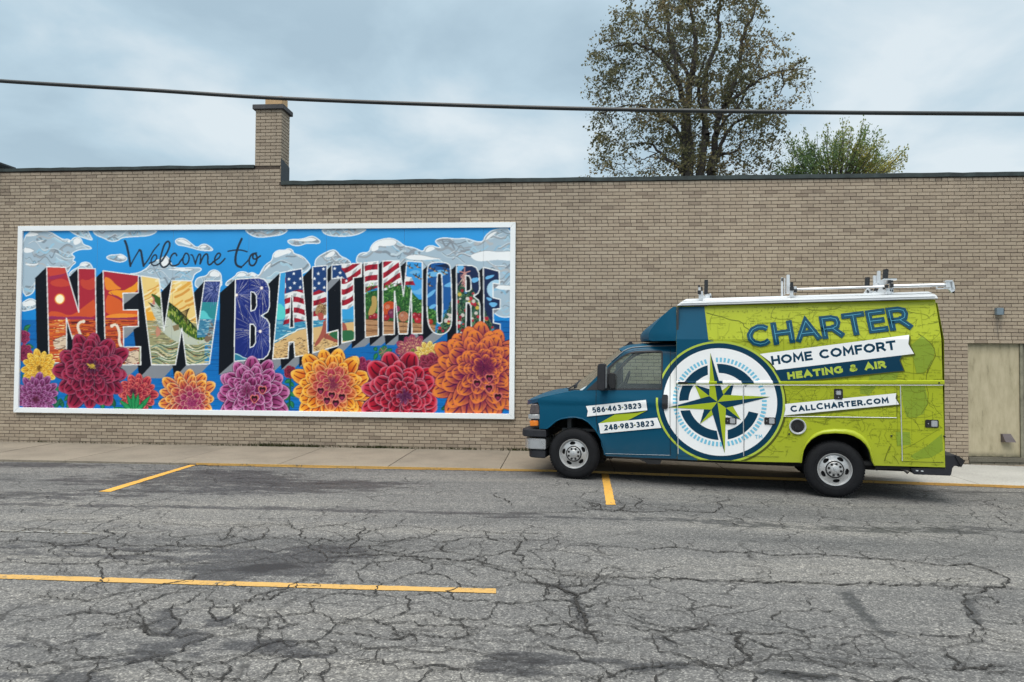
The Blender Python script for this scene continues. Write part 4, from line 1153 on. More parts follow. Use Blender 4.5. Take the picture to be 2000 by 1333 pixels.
for mir in (False, True):
    conform('fender', [FEND], S_cab, M_blue, van, skirt=0.02, mirror=mir)
    conform('pillar', [CABS], S_cab, M_blue, van, skirt=0.03, mirror=mir)
    dr = conform('door', [DOORO, WIN[::-1]], S_cab, M_blue, van, skirt=0.03, mirror=mir)
    conform('door_liner', [DOORO, WIN[::-1]], S_cab, M_liner, dr, off=0.05, mirror=mir, skirt=-0.015)
    GL = [(0.515,1.685),(0.626,1.798),(0.705,1.862),(0.783,1.908),(0.849,1.932),(0.926,1.944),(1.081,1.953),(1.273,1.954),(1.296,1.943),(1.307,1.923),(1.308,1.650),(1.307,1.406),(1.297,1.389),(0.516,1.369)]
    pane = conform('window_pane', [GL], S_cab, M_glass, dr, off=0.018, mirror=mir, step=.12)
    # rubber surround
    GI = [(0.534,1.678),(0.629,1.782),(0.708,1.846),(0.786,1.892),(0.849,1.916),(0.927,1.929),(1.081,1.937),(1.268,1.938),(1.284,1.930),(1.291,1.915),(1.293,1.650),(1.292,1.414),(1.284,1.403),(0.535,1.384)]
    GO = [(0.505,1.696),(0.621,1.808),(0.702,1.869),(0.782,1.917),(0.847,1.941),(0.926,1.954),(1.081,1.962),(1.277,1.963),(1.305,1.951),(1.315,1.923),(1.318,1.650),(1.316,1.401),(1.305,1.379),(0.506,1.359)]
    conform('window_seal', [GO, GI[::-1]], S_cab, M_black, dr, off=-0.003, mirror=mir, skirt=.02)
    conform('sail_panel', [[(0.189,1.357),(0.372,1.530),(0.511,1.691),(0.512,1.363)]], S_cab, M_black, dr, off=-0.004, mirror=mir, skirt=.02)
    # handle
    hp = [(1.315,1.300),(1.328,1.313),(1.382,1.312),(1.397,1.295),(1.394,1.127),(1.379,1.102),(1.328,1.104),(1.313,1.125)]
    conform('handle', [hp], S_cab, M_blackg, dr, off=-0.032, mirror=mir, skirt=.035, step=.05)
M_rail2 = simple('sill_metal', (.22, .26, .30), .35, .5)
for mir in (False, True):
    AL = [(-0.420,0.754),(-0.365,0.794),(-0.269,0.878),(-0.187,0.914),(-0.080,0.935),(0.029,0.943),(0.137,0.924),(0.220,0.880),(0.274,0.831),(0.328,0.774),(0.379,0.702),(0.426,0.619),(0.459,0.537)] + [(0.474,0.397)]
    yy_ = [S_cab(x, z) - .012 for x, z in AL]
    MB().tube([(x, (VW - y) if mir else y, z) for (x, z), y in zip(AL, yy_)], .011, 8).obj('arch_lip', M_blue, van, True)
    SL = [(0.481,0.411),(0.570,0.411),(1.006,0.418),(1.426,0.427)]
    MB().tube([(x, (VW - S_cab(x, z) + .004) if mir else S_cab(x, z) - .004, z) for x, z in SL], .003, 6).obj('sill_trim', M_rail2, van, True)
# --- drip rail
M_rail = simple('drip_rail_metal', (.16, .18, .20), .35, .5)
rl = MB(); rl.tube([(x, S_cab(x, z) - .008, z + .004) for x, z in [(0.547,1.784),(0.639,1.864),(0.731,1.949),(0.796,1.983),(0.861,2.003),(1.056,2.021),(1.311,2.028),(1.514,2.035)]], 0.0065, 8)
rl.tube([(x, VW - S_cab(x, z) + .008, z + .004) for x, z in [(0.547,1.784),(0.639,1.864),(0.731,1.949),(0.796,1.983),(0.861,2.003),(1.056,2.021),(1.311,2.028),(1.514,2.035)]], 0.0065, 8)
rl.objs('drip_rail', M_rail, van, True)

def loft3(name, near, mid, mat, n=16, ycurve=None, parent=None, pw=2.0, ins=0.0):
    """near edge (x,y,z) list, centre line list at y=VW/2 -> symmetric crowned surface"""
    v, f = [], []
    m = len(near)
    for (a, c) in zip(near, mid):
        for j in range(n + 1):
            t = j / n
            y = a[1] + (VW - 2 * a[1]) * t
            s = 1 - abs(2 * t - 1) ** pw
            v.append((a[0] + (c[0] - a[0]) * s, y, a[2] + (c[1] - a[2]) * s))
    for i in range(m - 1):
        for j in range(n):
            a = i * (n + 1) + j
            f.append((a, a + 1, a + n + 2, a + n + 1))
    o = mesh_obj(name, v, f, mat, parent or van)
    smooth_by_angle(o, 50)
    return o
def E3(l): return [(x, S_cab(x, z), z) for x, z in l]
hn = E3([(-0.572,1.151),(-0.568,1.211),(-0.495,1.234),(-0.357,1.267),(-0.233,1.296),(-0.109,1.321),(0.027,1.341),(0.128,1.349)])
hm = [(-0.918,1.061),(-0.914,1.133),(-0.831,1.180),(-0.709,1.238),(-0.602,1.278),(-0.466,1.314),(-0.331,1.334),(-0.256,1.341)]
loft3('hood', hn, hm, M_blue, pw=2.6)
gn = E3([(0.128,1.351),(0.242,1.470),(0.369,1.596),(0.508,1.744),(0.626,1.850),(0.731,1.943)])
gmid = [(-0.233,1.333),(-0.033,1.483),(0.122,1.606),(0.304,1.758),(0.449,1.880),(0.600,1.992)]
loft3('windshield', gn, gmid, M_glass, pw=2.2)
rn = E3([(0.731,1.943),(0.796,1.979),(0.861,1.999),(1.056,2.017),(1.311,2.024),(1.520,2.032)])
rm = [(0.600,1.992),(0.679,2.036),(0.765,2.058),(0.978,2.084),(1.259,2.099),(1.488,2.109)]
ro_ = loft3('cab_roof', rn, rm, M_blue, pw=4)
lo_ = loft3('headliner', [(a, b + .03, c - .035) for a, b, c in rn], [(a, c - .04) for a, c in rm], M_liner, pw=4)
# cowl with wipers
cw = MB()
p = [(-0.110,1.364),(0.121,1.347),(0.121,1.321),(-0.109,1.317)]
cw.box(p[0][0], .12, p[2][1] - .02, p[1][0], VW - .12, p[0][1] - .005, .01)
cw.obj('cowl', M_black, van)
wp = MB()
q = [(-0.169,1.348),(-0.071,1.404),(-0.023,1.464)]
wp.tube([(q[0][0], .45, q[0][1]), (q[1][0], .5, q[1][1] + .01), (q[2][0], .75, q[2][1] + .02)], .012, 6)
wp.box(q[1][0] - .02, .42, q[1][1] - .03, q[1][0] + .05, .50, q[1][1] + .015, .01)
wp.tube([(q[0][0], 1.2, q[0][1]), (q[2][0], 1.6, q[2][1])], .010, 6)
wp.objs('wiper', M_black, van)
# roof camera / beacon
q = [(0.683,2.024),(0.773,2.108),(0.801,2.111),(0.808,2.080),(0.863,2.066),(0.863,2.031)]
rb_ = MB().prism(q, .66, .76); rb_.obj('roof_fin', M_black, van)

# --- front end
def prism_y(name, poly, y0, y1, mat, parent=van, bev=0.0, smooth=False):
    o = MB().prism(poly, y0, y1).obj(name, mat, parent)
    if bev:
        bm = bmesh.new(); bm.from_mesh(o.data)
        bmesh.ops.dissolve_limit(bm, angle_limit=0.01, verts=bm.verts[:], edges=bm.edges[:])
        bmesh.ops.bevel(bm, geom=bm.edges[:], offset=bev, segments=3, affect='EDGES', clamp_overlap=True)
        bm.to_mesh(o.data); bm.free()
        smooth_by_angle(o, 40)
    return o
grl = prism_y('grille', [(-0.660,1.155),(-0.551,1.165),(-0.548,0.758),(-0.688,0.753),(-0.706,0.875),(-0.703,0.943),(-0.690,1.080)], .17, VW - .17, M_black, bev=.012)
bar = prism_y('grille_bar', [(-0.729,0.963),(-0.683,0.964),(-0.682,0.889),(-0.734,0.888)], .2, VW - .2, M_chrome, grl)
for sgn in (0, 1):
    ya, yb = (.085, .42) if sgn == 0 else (VW - .42, VW - .085)
    hl = prism_y('headlight', [(-0.684,1.118),(-0.571,1.126),(-0.547,1.097),(-0.545,0.968),(-0.718,0.959),(-0.702,1.079)], ya, yb, M_lens, bev=.012)
    prism_y('trim_strip', [(-0.735,0.956),(-0.544,0.964),(-0.543,0.891),(-0.731,0.885)], ya + .001, yb, M_chrome, hl, bev=.008)
    am = prism_y('side_lamp', [(-0.711,0.861),(-0.577,0.865),(-0.573,0.784),(-0.702,0.772)], ya - .002, yb - .05, M_amber, hl, bev=.008)
    prism_y('lamp_housing', [(-0.695,0.882),(-0.543,0.887),(-0.543,0.755),(-0.688,0.753)], ya + .012, yb, M_blackg, hl, bev=.004)
# bumper: plan outline with rounded corners, extruded in z
def bumper_piece(name, z0, z1, fwd, back, mat, inset=0.0, parent=van, yin=0.0):
    n = 8; pts = []
    r = .16
    xf = fwd; xb = back
    ya, yb = 0.0 + yin, VW - yin
    pts.append((xb, ya)); 
    for i in range(n + 1):
        a = math.pi / 2 * i / n
        pts.append((xf + r - r * math.sin(a), ya + r - r * math.cos(a)))
    for i in range(n + 1):
        a = math.pi / 2 * i / n
        pts.append((xf + r - r * math.cos(a), yb - r + r * math.sin(a)))
    pts.append((xb, yb))
    k = len(pts)
    v = [(x, y, z0) for x, y in pts] + [(x, y, z1) for x, y in pts]
    f = [(i, (i + 1) % k, (i + 1) % k + k, i + k) for i in range(k)] + [tuple(range(k)), tuple(range(k, 2 * k))[::-1]]
    o = MB().add(v, f).obj(name, mat, parent)
    bm = bmesh.new(); bm.from_mesh(o.data)
    bmesh.ops.bevel(bm, geom=[e for e in bm.edges if abs(e.verts[0].co.z - e.verts[1].co.z) < 1e-6], offset=.012, segments=3, affect='EDGES', clamp_overlap=True)
    bm.to_mesh(o.data); bm.free(); smooth_by_angle(o, 40)
    return o
bt = [(-0.840,0.734),(-0.429,0.620)]
bc = [(-0.813,0.595),(-0.437,0.433)]
bd = [(-0.734,0.417),(-0.446,0.295)]
bump = bumper_piece('front_bumper', bt[1][1], bt[0][1], bt[0][0], bt[1][0], M_black)
bumper_piece('chrome_face', bc[1][1], bc[0][1] - .002, bc[0][0] + .02, bc[1][0], M_chrome, parent=bump, yin=.012)
bumper_piece('air_dam', bd[1][1], bd[0][1] - .003, bd[0][0], bd[1][0], M_black, parent=bump, yin=.03)

# --- mirrors
for far in (0, 1):
    mr_ = [(0.385,1.738),(0.408,1.761),(0.488,1.762),(0.505,1.740),(0.506,1.389),(0.489,1.364),(0.403,1.363),(0.381,1.386)]
    y0, y1 = (-0.20, -0.045) if not far else (VW + .045, VW + .20)
    mi = prism_y('wing_mirror', mr_, y0, y1, M_black, bev=.025)
    arm = prism_y('mirror_arm', [(0.416,1.453),(0.515,1.455),(0.516,1.360),(0.403,1.357)], (-.05 if not far else VW - .06), (.06 if not far else VW + .05), M_black, mi)
    gl = prism_y('mirror_glass', [(0.508,1.720),(0.513,1.720),(0.514,1.402),(0.509,1.402)], y0 + .02, y1 - .02, M_chrome, mi)
cvx = prism_y('spotter_mirror', [(0.512,1.607),(0.535,1.621),(0.614,1.626),(0.632,1.602),(0.633,1.404),(0.621,1.388),(0.562,1.384),(0.515,1.455)], -.012, .015, M_blackg, van, bev=.01)

# --- box body
BOX = [(1.514,2.614),(2.082,2.621),(4.913,2.664),(4.939,2.145),(4.972,0.431)] + [(4.484,0.421),(4.120,0.414),(4.095,0.460),(4.081,0.522),(4.060,0.614),(4.015,0.694),(3.951,0.758),(3.865,0.807),(3.779,0.830),(3.634,0.836),(3.473,0.819),(3.400,0.785),(3.326,0.729),(3.266,0.652),(3.236,0.579),(3.218,0.482),(3.209,0.410)] + [(2.927,0.402),(2.445,0.389),(1.949,0.381),(1.535,0.377)] + [(1.515,1.400)]
conform('body_side', [BOX], S_box, M_lime, van, skirt=.03, step=.12, smooth=False)
conform('body_side', [BOX], S_box, M_lime, van, skirt=.03, step=.12, mirror=True, smooth=False)
bx0, bx1 = BOX[0][0], BOX[4][0]
bk_ = MB()
bk_.add([(bx1 - .05, .08, 2.62), (bx1 - .05, VW - .08, 2.62), (bx1, VW + .01, 2.12), (bx1 + .0, VW + .01, .41), (bx1, -.01, .41), (bx1, -.01, 2.12)], [(0, 1, 2, 3, 4, 5)])
bk_.obj('rear_panel', M_lime, van)
fp_ = MB(); fp_.add([(bx0 + .002, .07, 2.60), (bx0 + .002, VW - .07, 2.60), (bx0 + .002, VW + .01, 2.11), (bx0 + .002, VW + .01, .38), (bx0 + .002, -.01, .38), (bx0 + .002, -.01, 2.11)], [(0, 5, 4, 3, 2, 1)])
# front bulkhead stops behind the seats: only above and below the cab window line
MB().box(bx0 + .004, .02, .38, bx0 + .03, VW - .02, 2.60).obj('bulkhead', M_liner, van)
# --- overcab nose
nz = [(1.108,2.211),(1.106,2.146),(1.119,2.112),(1.173,2.104),(1.513,2.104),(1.512,2.608),(1.467,2.606),(1.420,2.574),(1.363,2.523),(1.293,2.458),(1.236,2.393),(1.179,2.329),(1.134,2.270)]
def S_nose(x, z):
    return -.004 + .10 * (max(0, (bx0 - .02 - x)) / .30) ** 2 + max(0, z - 2.2) * .16
conform('overcab_nose', [nz], S_nose, M_blue, van, skirt=.02, step=.06)
conform('overcab_nose', [nz], S_nose, M_blue, van, skirt=.02, step=.06, mirror=True)
npf = nz[6:] + nz[:5]
v, f = [], []
NN = 12
for (x, z) in npf:
    a = S_nose(x, z)
    for j in range(NN + 1):
        t = j / NN
        s = 1 - abs(2 * t - 1) ** 2.2
        v.append((x - .16 * s * max(0, (bx0 - .05 - x)) / .3, a + (VW - 2 * a) * t, z))
for i in range(len(npf) - 1):
    for j in range(NN):
        a = i * (NN + 1) + j; f.append((a, a + 1, a + NN + 2, a + NN + 1))
o = mesh_obj('overcab_front', v, f, M_blue, van); smooth_by_angle(o, 40)
# --- white roof with rails
rf = [(1.521,2.608),(1.527,2.622),(1.568,2.699),(2.173,2.711)] + [(4.100,2.753),(4.819,2.764),(4.858,2.706),(4.871,2.671),(4.905,2.665),(4.902,2.658)]
roof_poly = [(1.514,2.614),(1.529,2.629),(1.587,2.681)] + [(3.181,2.728),(4.865,2.740),(4.889,2.692),(4.907,2.671),(4.913,2.650)]
rr1 = [(1.516,2.622),(3.188,2.649),(4.928,2.671),(4.907,2.716),(4.874,2.738),(3.188,2.718),(2.083,2.696),(1.586,2.681)]
rfo = prism_y('box_roof', rr1, .055, VW - .055, M_white, bev=.006)
lip = [(1.578,2.651),(3.188,2.678),(4.886,2.700),(4.886,2.706),(3.188,2.685),(1.578,2.658)]
prism_y('roof_rib', lip, .045, VW - .045, M_white, rfo)
up_ = [(1.589,2.695),(4.899,2.755),(4.844,2.780),(3.207,2.756),(1.656,2.730)]
prism_y('roof_rib', up_, .18, VW - .18, M_white, rfo, bev=.004)

# --- compartment doors, hinge rods, rail
dpan = [[(1.547,1.448),(2.426,1.463),(2.428,0.465),(1.551,0.428)], [(2.454,1.464),(2.911,1.472),(2.911,0.478),(2.456,0.463)],
        [(2.985,1.473)] + [(4.398,1.493),(4.396,1.076)] + [(2.983,1.055)], [(4.457,1.494),(4.948,1.506),(4.952,0.494),(4.470,0.490)]]
doors = []
for dp in dpan:
    doors.append(conform('compartment_door', [dp], S_box, M_lime, van, off=-.004, skirt=.006, step=.2))
rlp = MB()
ra = [(1.519,1.517),(1.526,1.460)]; rc = [(4.943,1.582),(4.950,1.515)]
rlp.add([(bx0 + .003, -.012, ra[0][1]), (bx1 - .005, -.012, rc[0][1]), (bx1 - .005, -.03, rc[0][1] - .012), (bx0 + .003, -.03, ra[0][1] - .012),
         (bx0 + .003, -.03, ra[1][1] + .02), (bx1 - .005, -.03, rc[1][1] + .02), (bx1 - .005, -.012, rc[1][1]), (bx0 + .003, -.012, ra[1][1])],
        [(0, 1, 2, 3), (3, 2, 5, 4), (4, 5, 6, 7)])
rail_o = rlp.obj('side_rail', M_lime, van)
hr = MB()
def rod(a, b, r=.006, y=-.018):
    hr.tube([(a[0], y, a[1]), (b[0], y, b[1])], r, 8)
rod(*[(1.532,1.443),(1.542,0.455)], .006); rod(*[(2.440,1.464),(2.446,0.466)]); rod(*[(4.446,1.500),(4.463,0.493)])
rod(*[(2.978,1.046),(3.200,1.050)], .004); rod([(2.978,1.046)][0], [(4.399,1.068)][0], .005)
rod(*[(1.534,1.457),(2.985,1.482)], .004, -.031); rod([(2.985,1.482)][0], [(4.949,1.515)][0], .004, -.031)
hr.objs('hinge_rod', M_alu, van, True)
# badge on the rail
bd_ = [(1.541,1.508),(1.676,1.510),(1.676,1.477),(1.541,1.475)]
conform('maker_badge', [bd_], lambda x, z: -.034, M_blackg, van, skirt=.006, step=0)

def latch(cx, cz, w, h, name='latch', vertical=False):
    t = empty(name, (cx, -.014, cz), 0, parent=van)
    MB().box(-w / 2, -.016, -h / 2, w / 2, .004, h / 2, .008).obj('latch_plate', M_blackg, t)
    if vertical: MB().box(-w * .30, -.026, -.01, w * .30, -.010, h * .34, .008).obj('paddle', M_chrome, t)
    else: MB().box(-.012, -.028, -h * .36, w * .38, -.010, h * .40, .006).obj('paddle', M_chrome, t)
    MB().lathe([(0, -.019), (.006, -.019), (.008, -.015)], 12, (-w * .28 if not vertical else 0, 0, 0 if not vertical else -h * .28)).obj('key_barrel', M_chrome, t)
for (a, b), vt in (([(2.195,1.008),(2.350,0.911)], 0), ([(2.721,1.024),(2.874,0.924)], 0), ([(3.625,1.444),(3.738,1.291)], 1), ([(4.738,1.054),(4.898,0.949)], 0)):
    latch((a[0] + b[0]) / 2, (a[1] + b[1]) / 2, abs(b[0] - a[0]), abs(a[1] - b[1]), vertical=bool(vt))
# fuel filler
fc = [(3.160,0.911)][0]
ff = MB().lathe([(.110, -.010), (.110, -.032), (.098, -.032), (.088, -.018), (.086, -.0155)], 32, (fc[0], 0, fc[1])).obj('fuel_filler', M_alu, van, True)
MB().lathe([(0, -.023), (.042, -.022), (.045, -.016)], 20, (fc[0], 0, fc[1] - .018)).box(fc[0] - .010, -.029, fc[1] - .055, fc[0] + .010, -.018, fc[1] + .018).obj('fuel_cap', M_blackg, ff)
MB().lathe([(0, -.0155), (.087, -.0155)], 32, (fc[0], 0, fc[1])).obj('filler_recess', M_under, ff)
dt = MB()
for (a) in [(3.048,0.802),(4.333,0.823),(4.903,1.546),(4.964,0.840)]:
    dt.lathe([(0, -.034), (.012, -.032), (.013, -.01)], 12, (a[0], 0, a[1]))
dt.objs('marker_stud', M_blackg, van)
# flared lip of the rear arch
OUT = [(3.191,0.409),(3.200,0.498),(3.221,0.594),(3.266,0.692),(3.341,0.787),(3.415,0.841),(3.503,0.876),(3.634,0.896),(3.779,0.895),(3.880,0.876),(3.980,0.817),(4.037,0.751),(4.081,0.654),(4.104,0.554),(4.127,0.461),(4.137,0.415)]
INN = [(3.209,0.410),(3.218,0.482),(3.236,0.579),(3.269,0.652),(3.329,0.730),(3.403,0.785),(3.473,0.818),(3.634,0.836),(3.779,0.830),(3.865,0.807),(3.951,0.758),(4.015,0.694),(4.060,0.614),(4.081,0.522),(4.095,0.460),(4.120,0.414)]
v, f = [], []
for a, b in zip(OUT, INN):
    for t, y in ((0, -.012), (.25, -.034), (.7, -.046), (1, -.040), (1.0, .02)):
        v.append((a[0] + (b[0] - a[0]) * t, y, a[1] + (b[1] - a[1]) * t))
for i in range(len(OUT) - 1):
    for j in range(4):
        a = i * 5 + j; f.append((a, a + 1, a + 6, a + 5))
o = MB().add(v, f).obj('arch_flare', M_lime, van); smooth_by_angle(o, 60)
# wheel wells
def well(poly, name):
    v, f = [], []
    k = len(poly)
    for x, z in poly:
        v += [(x, .004, z), (x, .62, z)]
    for i in range(k - 1):
        a = 2 * i; f.append((a, a + 1, a + 3, a + 2))
    f.append(tuple(2 * i + 1 for i in range(k)))
    v2 = [(x, VW - y, z) for x, y, z in v]
    m = MB().add(v, f).add(v2, f)
    return m.objs(name, M_under, van)
well(INN, 'wheel_well')
FA = [(-0.451,0.748),(-0.426,0.748),(-0.368,0.791),(-0.272,0.875),(-0.189,0.911),(-0.080,0.932),(0.029,0.941),(0.137,0.921),(0.218,0.877),(0.271,0.828),(0.372,0.696),(0.452,0.554),(0.492,0.470)]
well(FA, 'wheel_well')
# floor, chassis and hanging parts
ub = MB()
ub.box(-.55, .35, .30, 4.9, VW - .35, .46)
ub.box(.45, .06, .385, 3.2, VW - .06, .42)
ub.box(4.0, .06, .40, 4.9, VW - .06, .45)
q = [(0.968,0.351),(1.069,0.311),(1.107,0.285),(1.283,0.289),(1.308,0.348)]
ub.prism([q[0], q[1], q[2], q[3], q[4]], .02, .5)
q = [(1.519,0.377),(1.654,0.354),(2.018,0.362),(2.018,0.400)]; ub.prism(q, .03, .4)
q = [(0.466,0.399),(0.479,0.374),(0.648,0.366),(0.518,0.266),(0.440,0.268)]; ub.prism(q, .5, .9)
ub.box(-.30, .4, .22, .4, 1.6, .36)
ub.tube([(0, .25, .387), (0, VW - .25, .387)], .05, 10)
ub.tube([(3.637, .25, .332), (3.637, VW - .25, .332)], .06, 10)
ub.tube([(3.45, VW / 2, .332), (3.8, VW / 2, .332)], .16, 12)
q = [(4.148,0.408),(4.566,0.413),(4.566,0.367),(4.483,0.378),(4.148,0.361)]; ub.prism(q, .02, .3)
q = [(4.155,0.369),(4.183,0.371),(4.180,0.340),(4.159,0.339)]; ub.prism(q, .05, .09)
q = [(-0.408,0.434),(-0.381,0.435),(-0.360,0.369),(-0.388,0.362),(-0.408,0.394)]; ub.prism(q, .18, .3)
ub_o = ub.obj('chassis', M_under, van)
# rocker below the door
prism_y('rocker', [(0.489,0.374),(1.031,0.371),(1.529,0.380),(1.525,0.368),(1.031,0.354),(0.505,0.362)], .02, .10, M_blackg)
# exhaust tip
ea, eb = [(4.463,0.400),(4.547,0.335)]
ex = MB().tube([(ea[0] - .1, .12, ea[1] + .015), (ea[0], .09, ea[1]), (eb[0], .03, eb[1])], .026, 16, cap=False)
ex.tube([(ea[0], .09, ea[1]), (eb[0] - .004, .033, eb[1] + .003)], .022, 16)
ex.obj('exhaust_tip', simple('exhaust_steel', (.09, .085, .08), .5, .6), van, True)
# rear bumper / hitch
rbm = prism_y('rear_bumper', [(4.566,0.398),(4.961,0.425),(4.965,0.589),(5.083,0.597),(5.134,0.585),(5.208,0.528),(5.151,0.434),(5.102,0.459),(5.066,0.438),(5.044,0.320),(4.607,0.315)], -.0, VW, M_black, bev=.01)
cl = MB()
for a in [(4.642,0.368),(4.703,0.365)]: cl.box(a[0] - .016, -.010, a[1] - .008, a[0] + .016, .004, a[1] + .008, .004)
cl.objs('step_bolt', M_alu, rbm)
prism_y('bumper_fold', [(5.083,0.594),(5.131,0.581),(5.203,0.529),(5.155,0.441),(5.123,0.508)], -.02, .0, M_blackg, rbm)

# --- wheels
def make_wheel(name='wheel'):
    w = empty(name, (0, 0, 0), parent=van)
    prof = [(.205, .030), (.222, .012), (.240, .006), (.29, .000), (.335, .008), (.362, .022), (.378, .045), (.386, .075), (.387, .125), (.386, .175), (.378, .205), (.36, .228), (.30, .245), (.22, .240)]
    ty = MB().lathe(prof, 72)
    t = ty.obj('tyre', M_rubber, w, True)
    # tread blocks
    tb = MB()
    for k in range(60):
        a = 2 * math.pi * k / 60
        for yy, w2 in ((.052, .026), (.095, .03), (.14, .03), (.178, .026)):
            a2 = a + (.03 if yy in (.095, .178) else 0)
            c, s = math.cos(a2), math.sin(a2)
            ll = .013
            P4 = []
            for dr_ in (.378, .3885):
                for dl in (-ll, ll):
                    for dy in (-w2 / 2, w2 / 2):
                        P4.append((c * dr_ - s * dl, yy + dy, s * dr_ + c * dl))
            tb.add(P4, [(4, 5, 7, 6), (0, 4, 6, 2), (1, 3, 7, 5), (0, 1, 5, 4), (2, 6, 7, 3)])
    tt = tb.obj('tread', M_rubber, t); tt['kind'] = 'stuff'
    # raised ring on the sidewall
    MB().lathe([(.265, .004), (.268, -.001), (.272, -.001), (.275, .003)], 64).obj('sidewall_ring', M_rubber, t, True)
    rim = empty('rim', (0, 0, 0), parent=w)
    MB().lathe([(.196, .045), (.205, .024), (.214, .010), (.222, .008), (.226, .016), (.222, .030), (.20, .05), (.19, .12)], 64).obj('rim_lip', M_rim, rim, True)
    # disc with five oval openings and the dished profile
    def circ(r, n=64): return [(r * math.cos(2 * math.pi * i / n), r * math.sin(2 * math.pi * i / n)) for i in range(n)]
    holes = []
    for k in range(5):
        a = R(98 + 72 * k)
        h = []
        for i in range(20):
            b_ = 2 * math.pi * i / 20
            rr_ = .160 + .0255 * math.sin(b_)
            aa = a + (.045 / .160) * math.cos(b_) * (1 - .12 * math.sin(b_))
            h.append((rr_ * math.cos(aa), rr_ * math.sin(aa)))
        holes.append(h)
    def S_r(x, z):
        r = math.hypot(x, z)
        ys = [(0, .0), (.10, .000), (.112, .012), (.135, .018), (.16, .026), (.185, .030), (.205, .044)]
        for (r0, y0), (r1, y1) in zip(ys[:-1], ys[1:]):
            if r <= r1: return y0 + (y1 - y0) * (r - r0) / (r1 - r0)
        return .045
    conform('rim_disc', [circ(.202), circ(.095, 40)[::-1]] + [h[::-1] for h in holes], S_r, M_rim, rim, step=.03, skirt=.012, off=.004)
    hub = MB().lathe([(.104, .018), (.104, .002), (.098, -.004), (.060, -.008), (.057, -.016), (.050, -.020), (0.0, -.022)], 48)
    hb = hub.obj('hub_cap', M_rim, rim, True)
    lg = MB()
    for k in range(8):
        a = 2 * math.pi * (k + .5) / 8
        lg.lathe([(.0175, -.0070), (.016, -.010), (.0, -.0085)], 14, (.079 * math.cos(a), 0, .079 * math.sin(a)))
    lg.objs('lug_hole', M_under, hb)
    MB().lathe([(.107, -.001), (.118, .0035), (.120, .012)], 48).obj('hub_shadow_ring', M_under, rim, True)
    # cross-shaped maker emblem on the cap
    em = [(-.030, -.010), (-.016, -.010), (-.016, -.016), (.010, -.016), (.014, -.010), (.032, -.010), (.026, .010), (.014, .010), (.014, .016), (-.012, .016), (-.012, .010), (-.036, .010)]
    MB().prism([(x * .9, z * .9) for x, z in em], -.0255, -.020).obj('emblem', M_chrome, hb)
    # brake drum / dark backing
    MB().lathe([(.0, .07), (.185, .07), (.19, .20)], 40).obj('brake_drum', M_under, rim)
    return w
wheel0 = make_wheel()
def dup_tree(o, parent):
    c = o.copy(); link(c, parent)
    for ch in list(o.children): dup_tree(ch, c)
    return c
wheel0.location = (0, 0.005, .387)
for loc, rz, ry in (((3.637, 0.0, .332), 0, 36), ((0, VW, .387 - .0), math.pi, 20), ((3.637, VW, .332), math.pi, 50)):
    c = dup_tree(wheel0, van)
    c.location = loc; c.rotation_euler = (0, R(ry), rz)

# --- cab interior
itr = MB()
q = [(0.175,1.369),(0.562,1.360)]
itr.box(q[0][0], .12, 1.02, q[1][0] - .12, VW - .12, 1.26, .03)
itr.obj('dashboard', M_liner, van)
stw = [(0.787,1.511)][0]
v = MB()
ring = [(stw[0] - .06 + .11 * math.cos(a) * .55, .5 + .19 * math.sin(a), stw[1] - .05 + .17 * math.cos(a)) for a in [2 * math.pi * i / 24 for i in range(25)]]
v.tube(ring, .014, 8, cap=False); v.tube([(stw[0] - .06, .5, stw[1] - .05), (stw[0] - .3, .5, stw[1] - .25)], .03, 8)
v.obj('steering_wheel', M_black, van, True)
for yy in (.5, 1.5):
    s_ = MB().box(1.0, yy - .25, .75, 1.42, yy + .25, .92, .04).box(1.36, yy - .25, .9, 1.46, yy + .25, 1.30, .04)
    s_.obj('seat', simple('seat_cloth', (.05, .052, .058), .9), van)
MB().box(-.2, .12, .72, 1.48, VW - .12, .76).box(-.12, .12, .6, -.06, VW - .12, 1.2).obj('cab_floor', M_liner, van)

# --- ladder rack
rack = [('A', [(1.858,2.635)][0]), ('B', [(3.098,2.658)][0]), ('C', [(4.336,2.680)][0])]
for nm, (u, z) in rack:
    ft = MB()
    for yy in (.12, VW - .12):
        ft.box(u - .095, yy - .03, z - .022, u + .095, yy + .02, z - .008, .003)
        ft.prism([(u - .03, z - .01), (u + .03, z - .01), (u + .03, z + .03), (u + .018, z + .052), (u, z + .058), (u - .018, z + .052), (u - .03, z + .03)], yy - .028, yy + .015)
    ft.objs('rack_foot', M_blackg, van)
    cb = MB().box(u - .028, .06, z + .058, u + .028, VW - .06, z + .10, .006)
    cb.obj('crossbar', M_alu, van)
def vb(mb, win, y, d=.04):
    (a, b) = win
    mb.box(min(a[0], b[0]), y, min(a[1], b[1]), max(a[0], b[0]), y + d, max(a[1], b[1]), .004)
def beam(mb, a, b, w, y, d=.03):
    ax, az = a; bx_, bz = b
    l = math.hypot(bx_ - ax, bz - az); nx_, nz_ = -(bz - az) / l * w / 2, (bx_ - ax) / l * w / 2
    mb.prism([(ax + nx_, az + nz_), (bx_ + nx_, bz + nz_), (bx_ - nx_, bz - nz_), (ax - nx_, az - nz_)], y, y + d)
wA, kA = MB(), MB()
vb(kA, [(1.817,2.923),(1.847,2.891)], .07); vb(wA, [(1.825,2.892),(1.856,2.835)], .075, .03)
vb(kA, [(1.814,2.843),(1.863,2.786)], .06, .06); vb(wA, [(1.830,2.790),(1.869,2.696)], .08, .03)
vb(kA, [(1.865,2.905),(1.886,2.843)], .16)
beam(wA, *[(1.875,2.846),(1.880,2.736)], .03, .17)
beam(kA, *[(1.940,3.045),(1.935,2.822)], .055, .5)
vb(kA, [(1.909,2.869),(1.954,2.818)], .48, .07)
